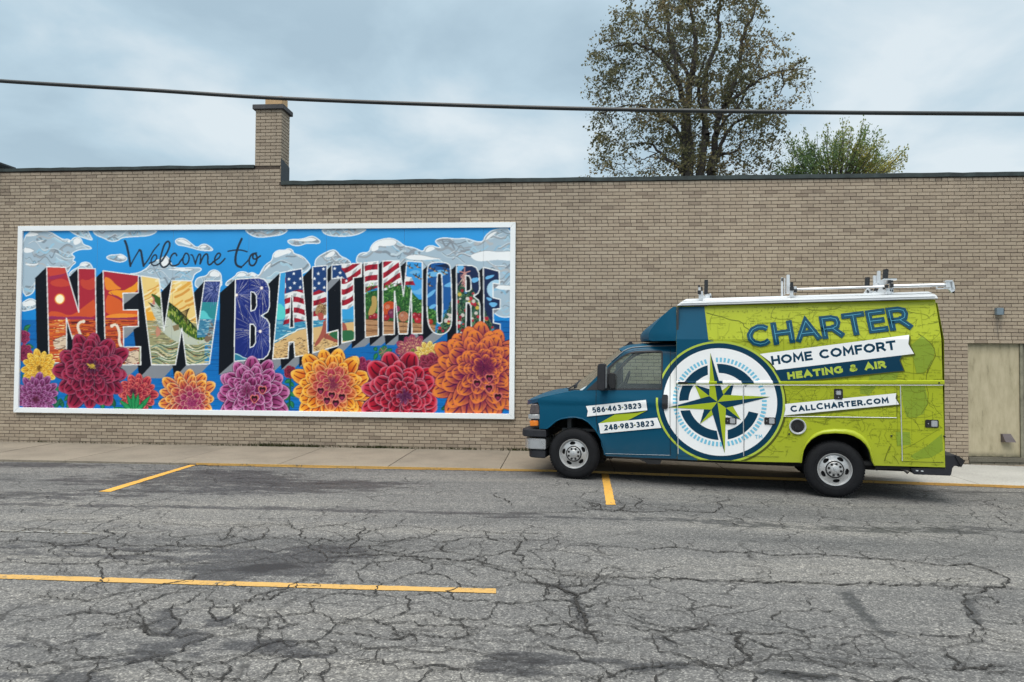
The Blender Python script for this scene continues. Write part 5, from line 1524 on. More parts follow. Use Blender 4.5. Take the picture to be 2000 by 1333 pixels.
beam(wA, *[(1.875,2.783),(1.962,2.701)], .05, .3)
beam(wA, *[(1.943,2.815),(1.968,2.711)], .05, .42)
beam(wA, *[(1.983,2.842),(2.004,2.700)], .055, .6)
vb(kA, [(1.968,2.848),(1.988,2.833)], .59, .02); vb(kA, [(1.997,2.811),(2.015,2.780)], .59, .02)
vb(wA, [(1.875,2.769),(1.917,2.668)], .25)
wB, kB = wA, kA
vb(wB, [(3.005,3.053),(3.034,2.723)], .5); vb(kB, [(3.008,3.045),(3.029,2.998)], .49, .02)
vb(wB, [(3.045,3.041),(3.058,2.795)], .45); vb(wB, [(3.059,3.069),(3.101,2.794)], .3, .05)
vb(kB, [(3.080,2.933),(3.120,2.873)], .07); vb(kB, [(3.075,2.874),(3.127,2.817)], .06, .06)
vb(wB, [(3.078,2.818),(3.121,2.722)], .08); vb(kB, [(3.127,2.837),(3.170,2.789)], .08)
vb(wB, [(3.122,2.877),(3.168,2.833)], .1, .03); vb(wB, [(3.011,2.738),(3.088,2.701)], .3)
beam(kB, *[(4.187,3.038),(4.180,2.868)], .062, .6); beam(kB, *[(4.184,3.036),(4.211,3.032)], .014, .6)
vb(wB, [(4.230,3.045),(4.271,2.870)], .45); vb(wB, [(4.271,3.105),(4.312,2.911)], .4, .05)
beam(kB, *[(4.370,3.116),(4.358,2.969)], .066, .35); beam(kB, *[(4.363,3.115),(4.395,3.110)], .016, .35)
beam(wB, *[(4.322,2.960),(4.468,2.959)], .02, .2, .06); vb(kB, [(4.356,2.951),(4.400,2.898)], .2, .06)
vb(kB, [(4.400,2.945),(4.423,2.911)], .2, .04)
beam(wB, *[(4.249,2.884),(4.356,2.951)], .08, .3); beam(wB, *[(4.262,2.933),(4.312,2.883)], .03, .29)
vb(kB, [(4.293,2.869),(4.332,2.830)], .08); vb(kB, [(4.350,2.889),(4.394,2.835)], .06, .06); vb(kB, [(4.268,2.833),(4.293,2.810)], .08)
beam(wB, *[(4.173,2.739),(4.318,2.823)], .09, .2); beam(wB, *[(4.091,2.740),(4.148,2.830)], .09, .25)
beam(kB, *[(4.101,2.817),(4.120,2.782)], .02, .22); vb(kB, [(4.145,2.830),(4.167,2.809)], .2); beam(kB, *[(4.186,2.826),(4.230,2.808)], .045, .2)
vb(wB, [(4.318,2.834),(4.405,2.769)], .12); vb(kB, [(4.330,2.778),(4.368,2.760)], .1, .02); vb(kB, [(4.362,2.812),(4.374,2.770)], .11, .01); vb(kB, [(4.387,2.812),(4.399,2.777)], .11, .01)
vb(wB, [(4.324,2.771),(4.355,2.729)], .09)
rkw = wA.objs('rack_bracket', M_alu, van)
kA.objs('rack_clamp', M_blackg, van)
tbp = MB()
ta, tb2, tc_ = [(3.172,2.836)][0], [(4.281,2.849)][0], [(5.041,2.856)][0]
tbp.tube([(ta[0], .09, ta[1]), (tb2[0], .09, tb2[1])], .015, 12)
tbp.tube([(tb2[0] + .1, .09, tb2[1] + .002), (tc_[0], .09, tc_[1])], .024, 12)
tub = tbp.obj('ladder_swing_tube', M_alu, van, True)
te = MB()
beam(te, *[(4.917,2.849),(4.917,2.801)], .012, .07); beam(te, *[(4.914,2.806),(5.064,2.806)], .014, .07)
beam(te, *[(5.011,2.826),(5.010,2.799)], .012, .07)
beam(te, *[(5.059,2.907),(5.061,2.818)], .075, .06, .06); beam(te, *[(5.011,2.905),(5.098,2.907)], .016, .05, .08)
beam(te, *[(5.089,2.893),(5.109,2.790)], .045, .06, .05); beam(te, *[(5.070,2.818),(5.106,2.763)], .05, .06, .05)
te.obj('swing_hinge', M_alu, tub)
q = [(5.111,2.763)][0]
MB().tube([(q[0] - .02, .085, q[1] + .01), (q[0] + .012, .085, q[1] - .006)], .02, 12).obj('rubber_foot', M_blackg, tub)

# ------------------------------------------------------------------ printed wrap on the van
GL_ = {   # stroke skeletons in a 1 x 1 cap box: (width, [polylines])
 'A': (.86, [[(0, 0), (.43, 1), (.86, 0)], [(.16, .30), (.70, .30)]]),
 'B': (.66, [[(0, 0), (0, 1), (.38, 1), (.56, .90), (.56, .62), (.40, .52), (0, .52)], [(.40, .52), (.62, .42), (.64, .12), (.42, 0), (0, 0)]]),
 'C': (.84, [[(.84, .84), (.66, .97), (.42, 1), (.16, .88), (0, .62), (0, .38), (.16, .12), (.42, 0), (.66, .03), (.84, .16)]]),
 'E': (.58, [[(.58, 1), (0, 1), (0, 0), (.58, 0)], [(0, .52), (.50, .52)]]),
 'F': (.56, [[(.56, 1), (0, 1), (0, 0)], [(0, .50), (.48, .50)]]),
 'G': (.86, [[(.84, .84), (.66, .97), (.42, 1), (.16, .88), (0, .62), (0, .38), (.16, .12), (.42, 0), (.68, .03), (.86, .14), (.86, .46), (.56, .46)]]),
 'H': (.72, [[(0, 0), (0, 1)], [(.72, 0), (.72, 1)], [(0, .5), (.72, .5)]]),
 'I': (.0, [[(0, 0), (0, 1)]]),
 'L': (.54, [[(0, 1), (0, 0), (.54, 0)]]),
 'M': (.92, [[(0, 0), (0.06, 1), (.46, .28), (.86, 1), (.92, 0)]]),
 'N': (.72, [[(0, 0), (0, 1), (.72, 0), (.72, 1)]]),
 'O': (.94, [[(.47, 1), (.16, .88), (0, .62), (0, .38), (.16, .12), (.47, 0), (.78, .12), (.94, .38), (.94, .62), (.78, .88), (.47, 1)]]),
 'Q': (.94, [[(.47, 1), (.16, .88), (0, .62), (0, .38), (.16, .12), (.47, 0), (.78, .12), (.94, .38), (.94, .62), (.78, .88), (.47, 1)], [(.6, .2), (.95, -.06)]]),
 'R': (.68, [[(0, 0), (0, 1), (.38, 1), (.60, .90), (.64, .70), (.58, .50), (.38, .40), (0, .40)], [(.38, .40), (.70, 0)]]),
 'S': (.60, [[(.56, .88), (.40, 1), (.16, 1), (.02, .86), (.04, .64), (.30, .52), (.56, .40), (.60, .16), (.44, 0), (.16, 0), (0, .12)]]),
 'T': (.74, [[(0, 1), (.74, 1)], [(.37, 1), (.37, 0)]]),
 'U': (.70, [[(0, 1), (0, .3), (.12, .06), (.35, 0), (.58, .06), (.70, .3), (.70, 1)]]),
 'V': (.80, [[(0, 1), (.40, 0), (.80, 1)]]),
 'D': (.74, [[(0, 0), (0, 1), (.36, 1), (.62, .88), (.74, .62), (.74, .38), (.62, .12), (.36, 0), (0, 0)]]),
 '&': (.80, [[(.80, 0), (.20, .72), (.20, .92), (.36, 1), (.52, .92), (.50, .74), (.06, .36), (.04, .12), (.24, 0), (.48, .04), (.76, .42)]]),
 '.': (.0, [[(0, 0), (0, .04)]]),
 '*': (.0, [[(-.03, .46), (.03, .46)]]),
 '2': (.56, [[(.02, .82), (.14, .97), (.34, 1), (.52, .90), (.54, .70), (.40, .48), (0, 0), (.58, 0)]]),
 '3': (.56, [[(.04, .92), (.22, 1), (.44, .96), (.52, .78), (.42, .58), (.20, .54)], [(.42, .58), (.56, .36), (.52, .12), (.32, 0), (.12, .02), (0, .12)]]),
 '4': (.62, [[(.46, 0), (.46, 1)], [(.40, 1), (0, .26), (.62, .26)]]),
 '5': (.56, [[(.52, 1), (.10, 1), (.06, .56), (.30, .60), (.52, .48), (.56, .24), (.42, .04), (.20, 0), (0, .08)]]),
 '6': (.60, [[(.48, .98), (.20, .76), (.02, .42), (.04, .16), (.22, 0), (.44, .02), (.58, .20), (.56, .42), (.38, .56), (.16, .52), (.03, .36)]]),
 '8': (.58, [[(.29, .54), (.08, .64), (.06, .86), (.22, 1), (.38, 1), (.52, .86), (.50, .64), (.29, .54), (.04, .40), (0, .16), (.18, 0), (.40, 0), (.58, .16), (.54, .40), (.29, .54)]]),
 '9': (.60, [[(.12, .02), (.40, .24), (.58, .58), (.56, .84), (.38, 1), (.16, .98), (.02, .80), (.04, .58), (.22, .44), (.44, .48), (.57, .64)]]),
 ' ': (.30, []),
}
class Print:
    """flat printed shapes: every polygon gets its own micro layer so nothing is coplanar"""
    def __init__(s, base=-.0050, d=.00006):
        s.items = {}
        s.z = base; s.d = d; s.base_ = base
    n_ = 0
    joined = False
    def poly(s, pts, key, holes=()):
        if s.joined and (s.base_ - s.z) > .0008: s.z = s.base_
        if not s.joined and key != 'sky':
            s.n_ += 1; key = '%s#%d' % (key, s.n_)
        s.items.setdefault(key, []).append((pts, holes, s.z)); s.z -= s.d
    def stroke(s, pts, w, key, closed=False, cap=0.0):
        """mitred ribbon"""
        n = len(pts)
        if n < 2: return
        P = [Vector((p[0], p[1])) for p in pts]
        if closed: P = P[:-1] if (P[0] - P[-1]).length < 1e-6 else P
        n = len(P)
        L_, R_ = [], []
        for i in range(n):
            a = P[(i - 1) % n] if (closed or i > 0) else None
            b = P[(i + 1) % n] if (closed or i < n - 1) else None
            d1 = (P[i] - a).normalized() if a is not None else None
            d2 = (b - P[i]).normalized() if b is not None else None
            if d1 is None: d1 = d2
            if d2 is None: d2 = d1
            t = (d1 + d2)
            t = t.normalized() if t.length > 1e-6 else d1
            nn = Vector((-t.y, t.x)); n1 = Vector((-d1.y, d1.x))
            k = 1 / max(.45, nn.dot(n1))
            p = P[i].copy()
            if cap and not closed:
                if i == 0: p -= d2 * cap
                if i == n - 1: p += d1 * cap
            L_.append(p + nn * w / 2 * k); R_.append(p - nn * w / 2 * k)
        q = n if closed else n - 1
        for i in range(q):
            j = (i + 1) % n
            s.items.setdefault(key, []).append((((L_[i].x, L_[i].y), (L_[j].x, L_[j].y), (R_[j].x, R_[j].y), (R_[i].x, R_[i].y)), (), s.z))
        s.z -= s.d
        if s.joined and (s.base_ - s.z) > .0008: s.z = s.base_
    def text(s, txt, p0, p1, h, th, key, gap=.16, small=None, inline=None, lean=0.0, caps=None):
        """stroke text fitted between baseline points p0 and p1"""
        sc = []
        for i, ch in enumerate(txt):
            k = 1.0
            if small and i not in caps: k = small
            sc.append(k)
        adv = []; x = 0
        e = th / h
        for ch, k in zip(txt, sc):
            w = GL_[ch][0] * k
            adv.append(x + e / 2); x += w + e + gap
        x -= gap
        bx = Vector((p1[0] - p0[0], p1[1] - p0[1])); l = bx.length; bx /= l
        up_ = Vector((-bx.y, bx.x)); up_ = (up_ + Vector((0, 1)) * lean).normalized()
        sx = l / x
        key0 = key; zt = s.z; dsave = s.d; s.d = .00003
        for ch, k, a in zip(txt, sc, adv):
            s.z = zt; s.n_ += 1; key = '%s#t%d' % (key0, s.n_)
            for pl in GL_[ch][1]:
                pts = [(p0[0] + bx.x * (a + px_ * k) * sx + up_.x * (th / 2 + py_ * k * (h - th)), p0[1] + bx.y * (a + px_ * k) * sx + up_.y * (th / 2 + py_ * k * (h - th))) for px_, py_ in pl]
                closed = (pl[0] == pl[-1])
                s.stroke(pts, th, key, closed, cap=th / 2 if not closed and (ch in 'IHTLEFNRAMU14B.*D') else 0)
                if inline:
                    s._inl = getattr(s, '_inl', []) + [(pts, closed)]
        s.d = dsave; s.z = zt - .0004
        if inline:
            s.d = .00002
            for pts, closed in s._inl:
                if s.z < zt - .0008: s.z = zt - .0004
                s.stroke(pts, th * .075, inline, closed)
            s._inl = []; s.d = dsave; s.z = zt - .0009
    def build(s, S, names, mats, parent, step=.14):
        objs = []
        for keyf, its in s.items.items():
            key = keyf.split('#')[0]
            bm = bmesh.new()
            lay = bm.verts.layers.float.new('off')
            for pts, holes, z in its:
                tl = [[Vector((p[0], p[1], 0)) for p in pts]] + [[Vector((p[0], p[1], 0)) for p in h] for h in holes]
                if len(pts) == 4 and not holes: tris = [(0, 1, 2), (0, 2, 3)]
                else: tris = tessellate_polygon(tl)
                fl_ = [p for l in tl for p in l]
                vs = []
                for p in fl_:
                    v_ = bm.verts.new((p.x, 0, p.y)); v_[lay] = z; vs.append(v_)
                for t in tris:
                    try: bm.faces.new([vs[i] for i in t])
                    except ValueError: pass
            xs = [v_.co.x for v_ in bm.verts]; zs = [v_.co.z for v_ in bm.verts]
            cutz = [2.125]; k = math.ceil(min(zs) / step)
            while k * step < max(zs): cutz.append(k * step); k += 1
            for c in cutz:
                if min(zs) < c < max(zs):
                    bmesh.ops.bisect_plane(bm, geom=bm.verts[:] + bm.edges[:] + bm.faces[:], plane_co=(0, 0, c), plane_no=(0, 0, 1))
            k = math.ceil(min(xs) / step)
            while k * step < max(xs):
                bmesh.ops.bisect_plane(bm, geom=bm.verts[:] + bm.edges[:] + bm.faces[:], plane_co=(k * step, 0, 0), plane_no=(1, 0, 0)); k += 1
            for v_ in bm.verts: v_.co.y = S(v_.co.x, v_.co.z) + v_[lay]
            for f_ in bm.faces:
                f_.normal_update()
                if f_.normal.y > 0: f_.normal_flip()
            nm = 'letter' if '#t' in keyf else names.get(key, key)
            me = bpy.data.meshes.new(nm); bm.to_mesh(me); bm.free()
            me.materials.append(mats[key])
            o = bpy.data.objects.new(nm, me); link(o, parent); objs.append(o)
            if key in ('sky', 'inl') or s.joined: o['kind'] = 'stuff'
        return objs

def vinyl(name, col): return simple(name, col, 0.42, 0, 0.04, 2.0, 0, 0.1, 0.16)
MP = {'blue': M_blue, 'navy': vinyl('print_navy', (.0006, .036, .075)), 'white': vinyl('print_white', (.80, .81, .82)),
      'lime': vinyl('print_lime', (.40, .50, .06)), 'limed': vinyl('print_lime_star', (.34, .43, .02)), 'sky': vinyl('print_sky_blue', (.18, .50, .68)), 'inl': vinyl('print_inline_blue', (.09, .36, .52)),
      'teal': vinyl('print_teal', (.0004, .050, .095)), 'shade': vinyl('print_olive', (.075, .085, .012)), 'mapl': vinyl('map_ink', (.19, .23, .012)),
      'mapt': vinyl('map_tint', (.22, .31, .03)), 'mapk': vinyl('map_ink_dark', (.12, .14, .012)), 'gold': vinyl('print_gold_dot', (.35, .36, .12))}
S_art = lambda x, z: (S_cab(x, z) - .001) if x < bx0 else S_box(x, z)

# --- map print under everything on the box side
mpn = Print(-.0005, .00002)
mpn2 = Print(-.0048, .00001)
rm_ = random.Random(21)
XA, XB, ZA, ZB = bx0 + .01, bx1 - .02, .44, 2.60
arch_c = (3.637, .33)
def clipmap(x, z):
    if not (XA < x < XB - max(0, (z - 2.1)) * .06 and ZA < z < ZB): return False
    if math.hypot(x - arch_c[0], z - arch_c[1]) < .62: return False
    return True
PMAP = Print(-.0046, .00002); PMAP.joined = True
def mline(pts, w, key='mapl'):
    run = []
    for p in pts:
        if clipmap(*p): run.append(p)
        else:
            if len(run) > 1: PMAP.stroke(run, w, key)
            run = []
    if len(run) > 1: PMAP.stroke(run, w, key)
for tint in ([(3.955,1.480),(4.069,1.584),(4.253,1.571),(4.168,1.500),(4.068,1.365),(3.954,1.378)], [(4.462,1.497),(4.738,1.502),(4.778,1.288),(4.722,1.133),(4.612,1.068),(4.515,1.081),(4.475,1.250)],
             [(4.554,0.558),(4.760,0.705),(4.938,0.872),(4.947,0.652),(4.814,0.555),(4.622,0.516)], [(4.070,1.631),(4.436,1.698),(4.393,1.574),(4.253,1.571),(4.069,1.569)], [(4.389,0.876),(4.556,0.882),(4.568,0.713),(4.402,0.691)],
             [(4.580,2.047),(4.718,2.178),(4.802,2.083),(4.864,1.966),(4.821,1.800),(4.736,1.682),(4.641,1.669),(4.600,1.881)]):
    PMAP.poly(tint, 'mapt')
mline([(4.671,2.202),(4.739,2.142),(4.812,2.071),(4.853,2.001),(4.868,1.907),(4.831,1.824),(4.799,1.753),(4.767,1.670)], .008, 'mapk')
mline([(1.938,2.516),(2.048,2.483),(2.170,2.450),(2.267,2.411),(2.388,2.391),(2.441,2.359),(2.459,2.309),(2.519,2.270),(2.543,2.182)], .008, 'mapk')
mline([(4.529,1.066),(4.626,1.076),(4.763,1.088),(4.940,1.154)], .007); mline([(4.833,1.412),(4.819,1.289),(4.872,1.183),(4.939,1.109)], .007)
mline([(4.318,0.687),(4.276,0.577),(4.247,0.483),(4.204,0.419)], .009, 'mapk'); mline([(3.147,0.783),(3.132,0.639),(3.087,0.525),(3.041,0.426)], .009, 'mapk')
mline([(4.457,0.647),(4.568,0.698),(4.665,0.763),(4.802,0.860),(4.938,0.956)], .007); mline([(4.823,1.841),(4.781,1.749),(4.760,1.641),(4.752,1.533),(4.779,1.411),(4.771,1.257),(4.695,1.132)], .007, 'mapk')
# county grid
x = XA + .2
while x < XB:
    z = ZA
    xx = x
    while z < ZB:
        l = rm_.uniform(.2, .55)
        if rm_.random() < .62: mline([(xx, z), (xx + (z - 1.2) * -.006, min(z + l, ZB))], .0035)
        z += l; xx += rm_.choice([0, 0, .03, -.03])
    x += rm_.uniform(.16, .26)
z = ZA + .15
while z < ZB:
    x = XA
    while x < XB:
        l = rm_.uniform(.2, .6)
        if rm_.random() < .55: mline([(x, z + (x - 3) * .01), (x + l, z + (x + l - 3) * .01)], .0032)
        x += l
    z += rm_.uniform(.13, .24)
# rivers, shores and roads
for k in range(260):
    x, z = rm_.uniform(XA, XB), rm_.uniform(ZA, ZB)
    if x < 2.6 and z > 1.9 and rm_.random() < .6: continue
    a = rm_.uniform(0, 6.28); pts = [(x, z)]
    for _ in range(rm_.randint(5, 22)):
        a += rm_.gauss(0, .32); s_ = rm_.uniform(.015, .045)
        x += math.cos(a) * s_; z += math.sin(a) * s_ * .8; pts.append((x, z))
    mline(pts, rm_.choice([.0025, .003, .0045]), rm_.choice(['mapl', 'mapk', 'mapk']))
# illegible place names: rows of tiny dashes
for k in range(800):
    x, z = rm_.uniform(XA, XB), rm_.uniform(ZA, ZB)
    if rm_.random() < .5: x = rm_.uniform(3.0, XB)
    a = rm_.choice([0, 0, 0, .05, -.1, 1.3])
    for j in range(rm_.randint(3, 9)):
        if rm_.random() < .85:
            q_ = (x + math.cos(a) * j * .014, z + math.sin(a) * j * .014)
            mline([q_, (q_[0] + .006, q_[1] + rm_.uniform(-.006, .008)), (q_[0] + .009, q_[1])], .0035, 'mapk')
def mtext(t, a, b, h):
    n = len(t)
    for i, ch in enumerate(t):
        p = (a[0] + (b[0] - a[0]) * i / (n - 1), a[1] + (b[1] - a[1]) * i / (n - 1))
        w = GL_[ch][0] * h
        for pl in GL_[ch][1]: PMAP.stroke([(p[0] + px_ * h, p[1] + py_ * h) for px_, py_ in pl], h * .17, 'mapk')
mtext("MARQUETTE", *[(2.170,2.518),(2.697,2.531)], .018); mtext("SCHOOLCRAFT", *[(2.742,2.568),(3.169,2.587)], .018)
mtext("MENOMINEE", *[(2.450,2.344),(2.703,2.350)], .015); mtext("DELTA", *[(2.744,2.432),(3.048,2.442)], .016); mtext("OCONTO", *[(2.115,2.138),(2.429,2.151)], .018)
mats_ = dict(MP)
mo = PMAP.build(S_box, {'mapl': 'map_print', 'mapk': 'map_print', 'mapt': 'map_tint'}, mats_, van, step=.3)
for o in mo: o['kind'] = 'stuff'

# --- main graphics (painter's order)
pr = Print(-.0058, .00006)
cir = [(2.124,1.220)][0]
def zpt(x, y):  return None
C0 = [(2.126,1.220)][0]
ex_l, ex_r = [(1.222,1.232),(2.998,1.229)]; ex_t, ex_b = [(2.092,2.099),(2.163,0.352)]
C0 = ((ex_l[0] + ex_r[0]) / 2, (ex_t[1] + ex_b[1]) / 2)
RO = (ex_r[0] - ex_l[0]) / 2
RO_v = (ex_t[1] - ex_b[1]) / 2
def ell(r, n=96, a0=0, a1=2 * math.pi, c=None):
    c = c or C0
    return [(c[0] + RO * r * math.cos(a0 + (a1 - a0) * i / n), c[1] + RO_v * r * math.sin(a0 + (a1 - a0) * i / n)) for i in range(n + (0 if abs(a1 - a0 - 2 * math.pi) < 1e-6 else 1))]
ZLOW = [.385 + .0105 * 0]
def clipz(poly, zmin):
    out = []
    n = len(poly)
    for i in range(n):
        a, b = poly[i], poly[(i + 1) % n]
        za = a[1] - (zmin(a[0])); zb = b[1] - (zmin(b[0]))
        if za >= 0: out.append(a)
        if za * zb < 0:
            t = za / (za - zb); out.append((a[0] + (b[0] - a[0]) * t, a[1] + (b[1] - a[1]) * t))
    return out
bl = [(1.535,0.380),(2.445,0.392),(3.184,0.415)]; 
def zbot(x): return bl[0][1] + (x - bl[0][0]) * (bl[2][1] - bl[0][1]) / (bl[2][0] - bl[0][0]) + .002
def clipx(poly, xcut, keep):   # keep 'r' or 'l'
    out = []; n = len(poly); s_ = 1 if keep == 'r' else -1
    for i in range(n):
        a, b = poly[i], poly[(i + 1) % n]
        za = (a[0] - xcut) * s_; zb = (b[0] - xcut) * s_
        if za >= 0: out.append(a)
        if za * zb < 0:
            t = za / (za - zb); out.append((a[0] + (b[0] - a[0]) * t, a[1] + (b[1] - a[1]) * t))
    return out
XS = bx0 + .006
def gp(poly, key, p=pr):
    """graphic that may run over box and cab: split at the joint"""
    q_ = clipz(clipx(poly, XS, 'r'), zbot)
    if len(q_) > 2: p.poly(q_, key)
    return q_
# dark blue field at the front of the box
bf_ = [(1.510,2.607),(1.909,2.608),(1.965,2.113)] + [(2.035,2.105),(2.121,1.774),(2.121,1.030),(1.805,0.377),(1.536,0.377)] + [(1.515,1.400)]
pr.poly(clipx(bf_, XS - .004, 'r'), 'blue')
gp([(p[0] + .022, p[1] - .02) for p in ell(1.0)], 'shade')
gp(ell(1.0), 'lime'); gp(ell(.966), 'navy'); gp(ell(.882), 'white')
ZL = RO / 622.0
def zp(l):   # zoomed c5 polar-free conversion of tuples through local affine of the disc
    return l
def ringseg(r0, r1, a0, a1, key, n=24):
    o_ = ell(r1, n, a0, a1); i_ = ell(r0, n, a0, a1)[::-1]
    gp(o_ + i_, key)
def ang(p): return math.atan2((p[1] - C0[1]) / RO_v, (p[0] - C0[0]) / RO)
def rad(p): return math.hypot((p[1] - C0[1]) / RO_v, (p[0] - C0[0]) / RO)
segs = [[(2.579,1.528),(2.474,1.450),(2.081,1.785),(2.109,1.655)], [(1.949,1.769),(1.949,1.638),(1.541,1.224),(1.644,1.242)], [(1.542,1.078),(1.659,1.081),(2.106,0.646),(2.078,0.783)], [(2.237,0.663),(2.237,0.799),(2.647,1.074),(2.522,1.100)]]
def arcpoly(a_out, a_in, b_out, b_in, key):
    """ring piece with sheared ends: outer arc a->b, inner arc b->a"""
    t0, t1 = ang(a_out), ang(b_out); u0, u1 = ang(a_in), ang(b_in)
    if t1 < t0: t1 += 2 * math.pi
    if u1 < u0: u1 += 2 * math.pi
    R1, R0 = .625, .475
    gp(ell(R1, 24, t0, t1) + ell(R0, 24, u0, u1)[::-1], key)
s_ = segs
arcpoly(s_[0][0], s_[0][1], s_[0][2], s_[0][3], 'navy')
arcpoly(s_[1][0], s_[1][1], s_[1][2], s_[1][3], 'navy')
arcpoly(s_[2][0], s_[2][1], s_[2][2], s_[2][3], 'navy')
arcpoly(s_[3][0], s_[3][1], s_[3][2], s_[3][3], 'navy')
for k in range(72):
    a = 2 * math.pi * (k + .5) / 72
    aa = ang([(1.992,1.930)][0]); skip = False
    for q_ in [(1.992,1.930),(2.800,1.315),(2.189,0.498),(1.401,1.127)]:
        d_ = (a - ang(q_) + math.pi) % (2 * math.pi) - math.pi
        if abs(d_) < .060: skip = True
    if skip: continue
    ringseg(.655, .728, a - .024, a + .024, 'sky', 2)
def st(key, l): gp(l, key)
for key, l in (('limed', [(2.327,1.531),(2.171,1.328),(2.149,1.387)]), ('navy', [(2.327,1.531),(2.274,1.327),(2.171,1.328)]),
               ('limed', [(2.410,0.979),(2.298,1.171),(2.206,1.143)]), ('navy', [(2.410,0.979),(2.206,1.143),(2.203,1.044)]),
               ('navy', [(1.848,0.902),(1.906,1.113),(2.006,1.113)]), ('limed', [(1.848,0.902),(2.006,1.113),(2.029,1.039)]),
               ('limed', [(1.772,1.470),(1.856,1.269),(1.978,1.306)]), ('navy', [(1.772,1.470),(1.978,1.406),(1.978,1.306)]),
               ('limed', [(1.992,1.930),(2.089,1.225),(1.978,1.306)]), ('navy', [(1.992,1.930),(2.172,1.328),(2.089,1.225)]),
               ('limed', [(2.800,1.315),(2.089,1.225),(2.172,1.328)]), ('navy', [(2.800,1.315),(2.206,1.143),(2.089,1.225)]),
               ('limed', [(2.189,0.498),(2.089,1.225),(2.206,1.143)]), ('navy', [(2.189,0.498),(2.006,1.113),(2.089,1.225)]),
               ('limed', [(1.401,1.127),(2.006,1.113),(2.089,1.225)]), ('navy', [(1.401,1.127),(2.089,1.225),(1.978,1.306)])):
    st(key, l)
pr.text("TM", *[(2.601,0.721),(2.698,0.731)], .052, .010, 'sky', gap=.25)
# ribbons
pr.poly([(2.690,1.894)] + [(4.573,2.166),(4.564,2.059),(4.630,1.910)] + [(2.930,1.653)], 'shade')
pr.poly([(2.883,1.664)] + [(4.486,1.893),(4.451,1.839),(4.502,1.693)] + [(2.964,1.490)], 'shade')
pr.poly([(2.854,1.696)] + [(4.473,1.916),(4.435,1.842),(4.487,1.702)] + [(2.949,1.513),(2.917,1.592)], 'navy')
pr.poly([(2.663,1.916)] + [(4.558,2.184),(4.544,2.059),(4.611,1.929)] + [(2.883,1.691),(2.802,1.807)], 'white')
pr.poly([(3.004,1.193)] + [(4.413,1.375),(4.406,1.318),(4.450,1.231)] + [(3.013,1.034)], 'shade')
pr.poly([(2.997,1.218)] + [(4.395,1.397),(4.385,1.325),(4.430,1.249)] + [(2.983,1.059),(3.000,1.142)], 'white')
pr.text("HOME COMFORT", [(2.827,1.760)][0], [(4.402,1.985)][0], .128, .031, 'navy', gap=.13)
pr.text("HEATING & AIR", [(3.036,1.561)][0], [(4.274,1.738)][0], .100, .030, 'lime', gap=.15)
pr.text("CALLCHARTER.COM", *[(3.073,1.105),(4.305,1.264)], .090, .0215, 'navy', gap=.16, small=.84, caps=(0, 4))
pr.text("CHARTER", [(2.521,1.998)][0], [(4.603,2.271)][0], .322, .076, 'teal', gap=.07, inline='inl')
po = pr.build(S_art, {'blue': 'front_panel_print', 'navy': 'navy_print', 'white': 'white_print', 'lime': 'lime_print', 'limed': 'compass_star', 'sky': 'tick_marks', 'teal': 'lettering', 'inl': 'lettering_inline', 'shade': 'ribbon_shadow', 'gold': 'dot'}, MP, van)

# the print runs over the protruding side rail
rz0, rz1 = rc[1][1], rc[0][1]
railp = {}
nst = 260
for i in range(nst):
    xa_ = bx0 + .004 + (C0[0] + RO * 1.01 - bx0) * i / nst; xb_ = bx0 + .004 + (C0[0] + RO * 1.01 - bx0) * (i + 1) / nst
    xm = (xa_ + xb_) / 2
    f_ = (xm - bx0) / (bx1 - bx0)
    zt_ = ra[0][1] + (rc[0][1] - ra[0][1]) * f_ - .013; zb2 = ra[1][1] + (rc[1][1] - ra[1][1]) * f_ + .021
    for (za_, zc_) in ((zb2, (zt_ + zb2) / 2), ((zt_ + zb2) / 2, zt_)):
        r_ = rad((xm, (za_ + zc_) / 2)); a_ = ang((xm, (za_ + zc_) / 2)) % (2 * math.pi)
        key = 'white' if r_ < .882 else 'navy' if r_ < .966 else 'lime' if r_ < 1.0 else None
        if .475 < r_ < .625 and key and (a_ < R(55) or a_ > R(105)) : key = 'navy'
        if xm > C0[0] - .14 and xm < C0[0] - .03: key = 'limed'
        elif xm >= C0[0] - .03 and xm < C0[0] + .05: key = 'navy'
        if key:
            railp.setdefault(key, []).append((xa_, xb_, za_, zc_, 0))
            if zc_ == zt_: railp[key].append((xa_, xb_, zt_, zt_ + .0125, 1))
for key, l in railp.items():
    m_ = MB()
    for (xa_, xb_, za_, zc_, tp) in l: m_.add([(xa_, -.0314, za_), (xb_, -.0314, za_), (xb_, -.0314 if not tp else -.0135, zc_ + tp * .0015), (xa_, -.0314 if not tp else -.0135, zc_ + tp * .0015)], [(0, 1, 2, 3)])
    o = m_.obj({'white': 'white_print', 'navy': 'navy_print', 'lime': 'lime_print', 'limed': 'compass_star'}[key], MP[key], rail_o)

# --- graphics on the cab door and fender
pc = Print(-.0080, 0.0)
def gl_(poly, key):
    q_ = clipx(poly, bx0 - .004, 'l')
    if len(q_) > 2: pc.poly(q_, key)
wxr = WIN[10][0] + .012
def ringcab(r0, r1, key):
    # only the part left of the joint; keep clear of the window
    n = 60
    o_ = ell(r1, n, R(100), R(260)); i_ = ell(r0, n, R(100), R(260))[::-1]
    for k in range(n):
        quad = [o_[k], o_[k + 1], i_[n - k - 1], i_[n - k]]
        q_ = clipx(quad, bx0 - .004, 'l')
        zm = max(p[1] for p in q_) if q_ else 0
        if len(q_) < 3: continue
        if min(p[1] for p in q_) < .375: continue
        if zm > 1.29: q_ = clipx(q_, wxr, 'r')
        if len(q_) > 2: pc.items.setdefault(key + '#r', []).append((q_, (), pc.z))
    pc.z -= pc.d
ringcab(.882, .966, 'navy'); ringcab(.966, 1.0, 'lime')
pc.z = -.0096
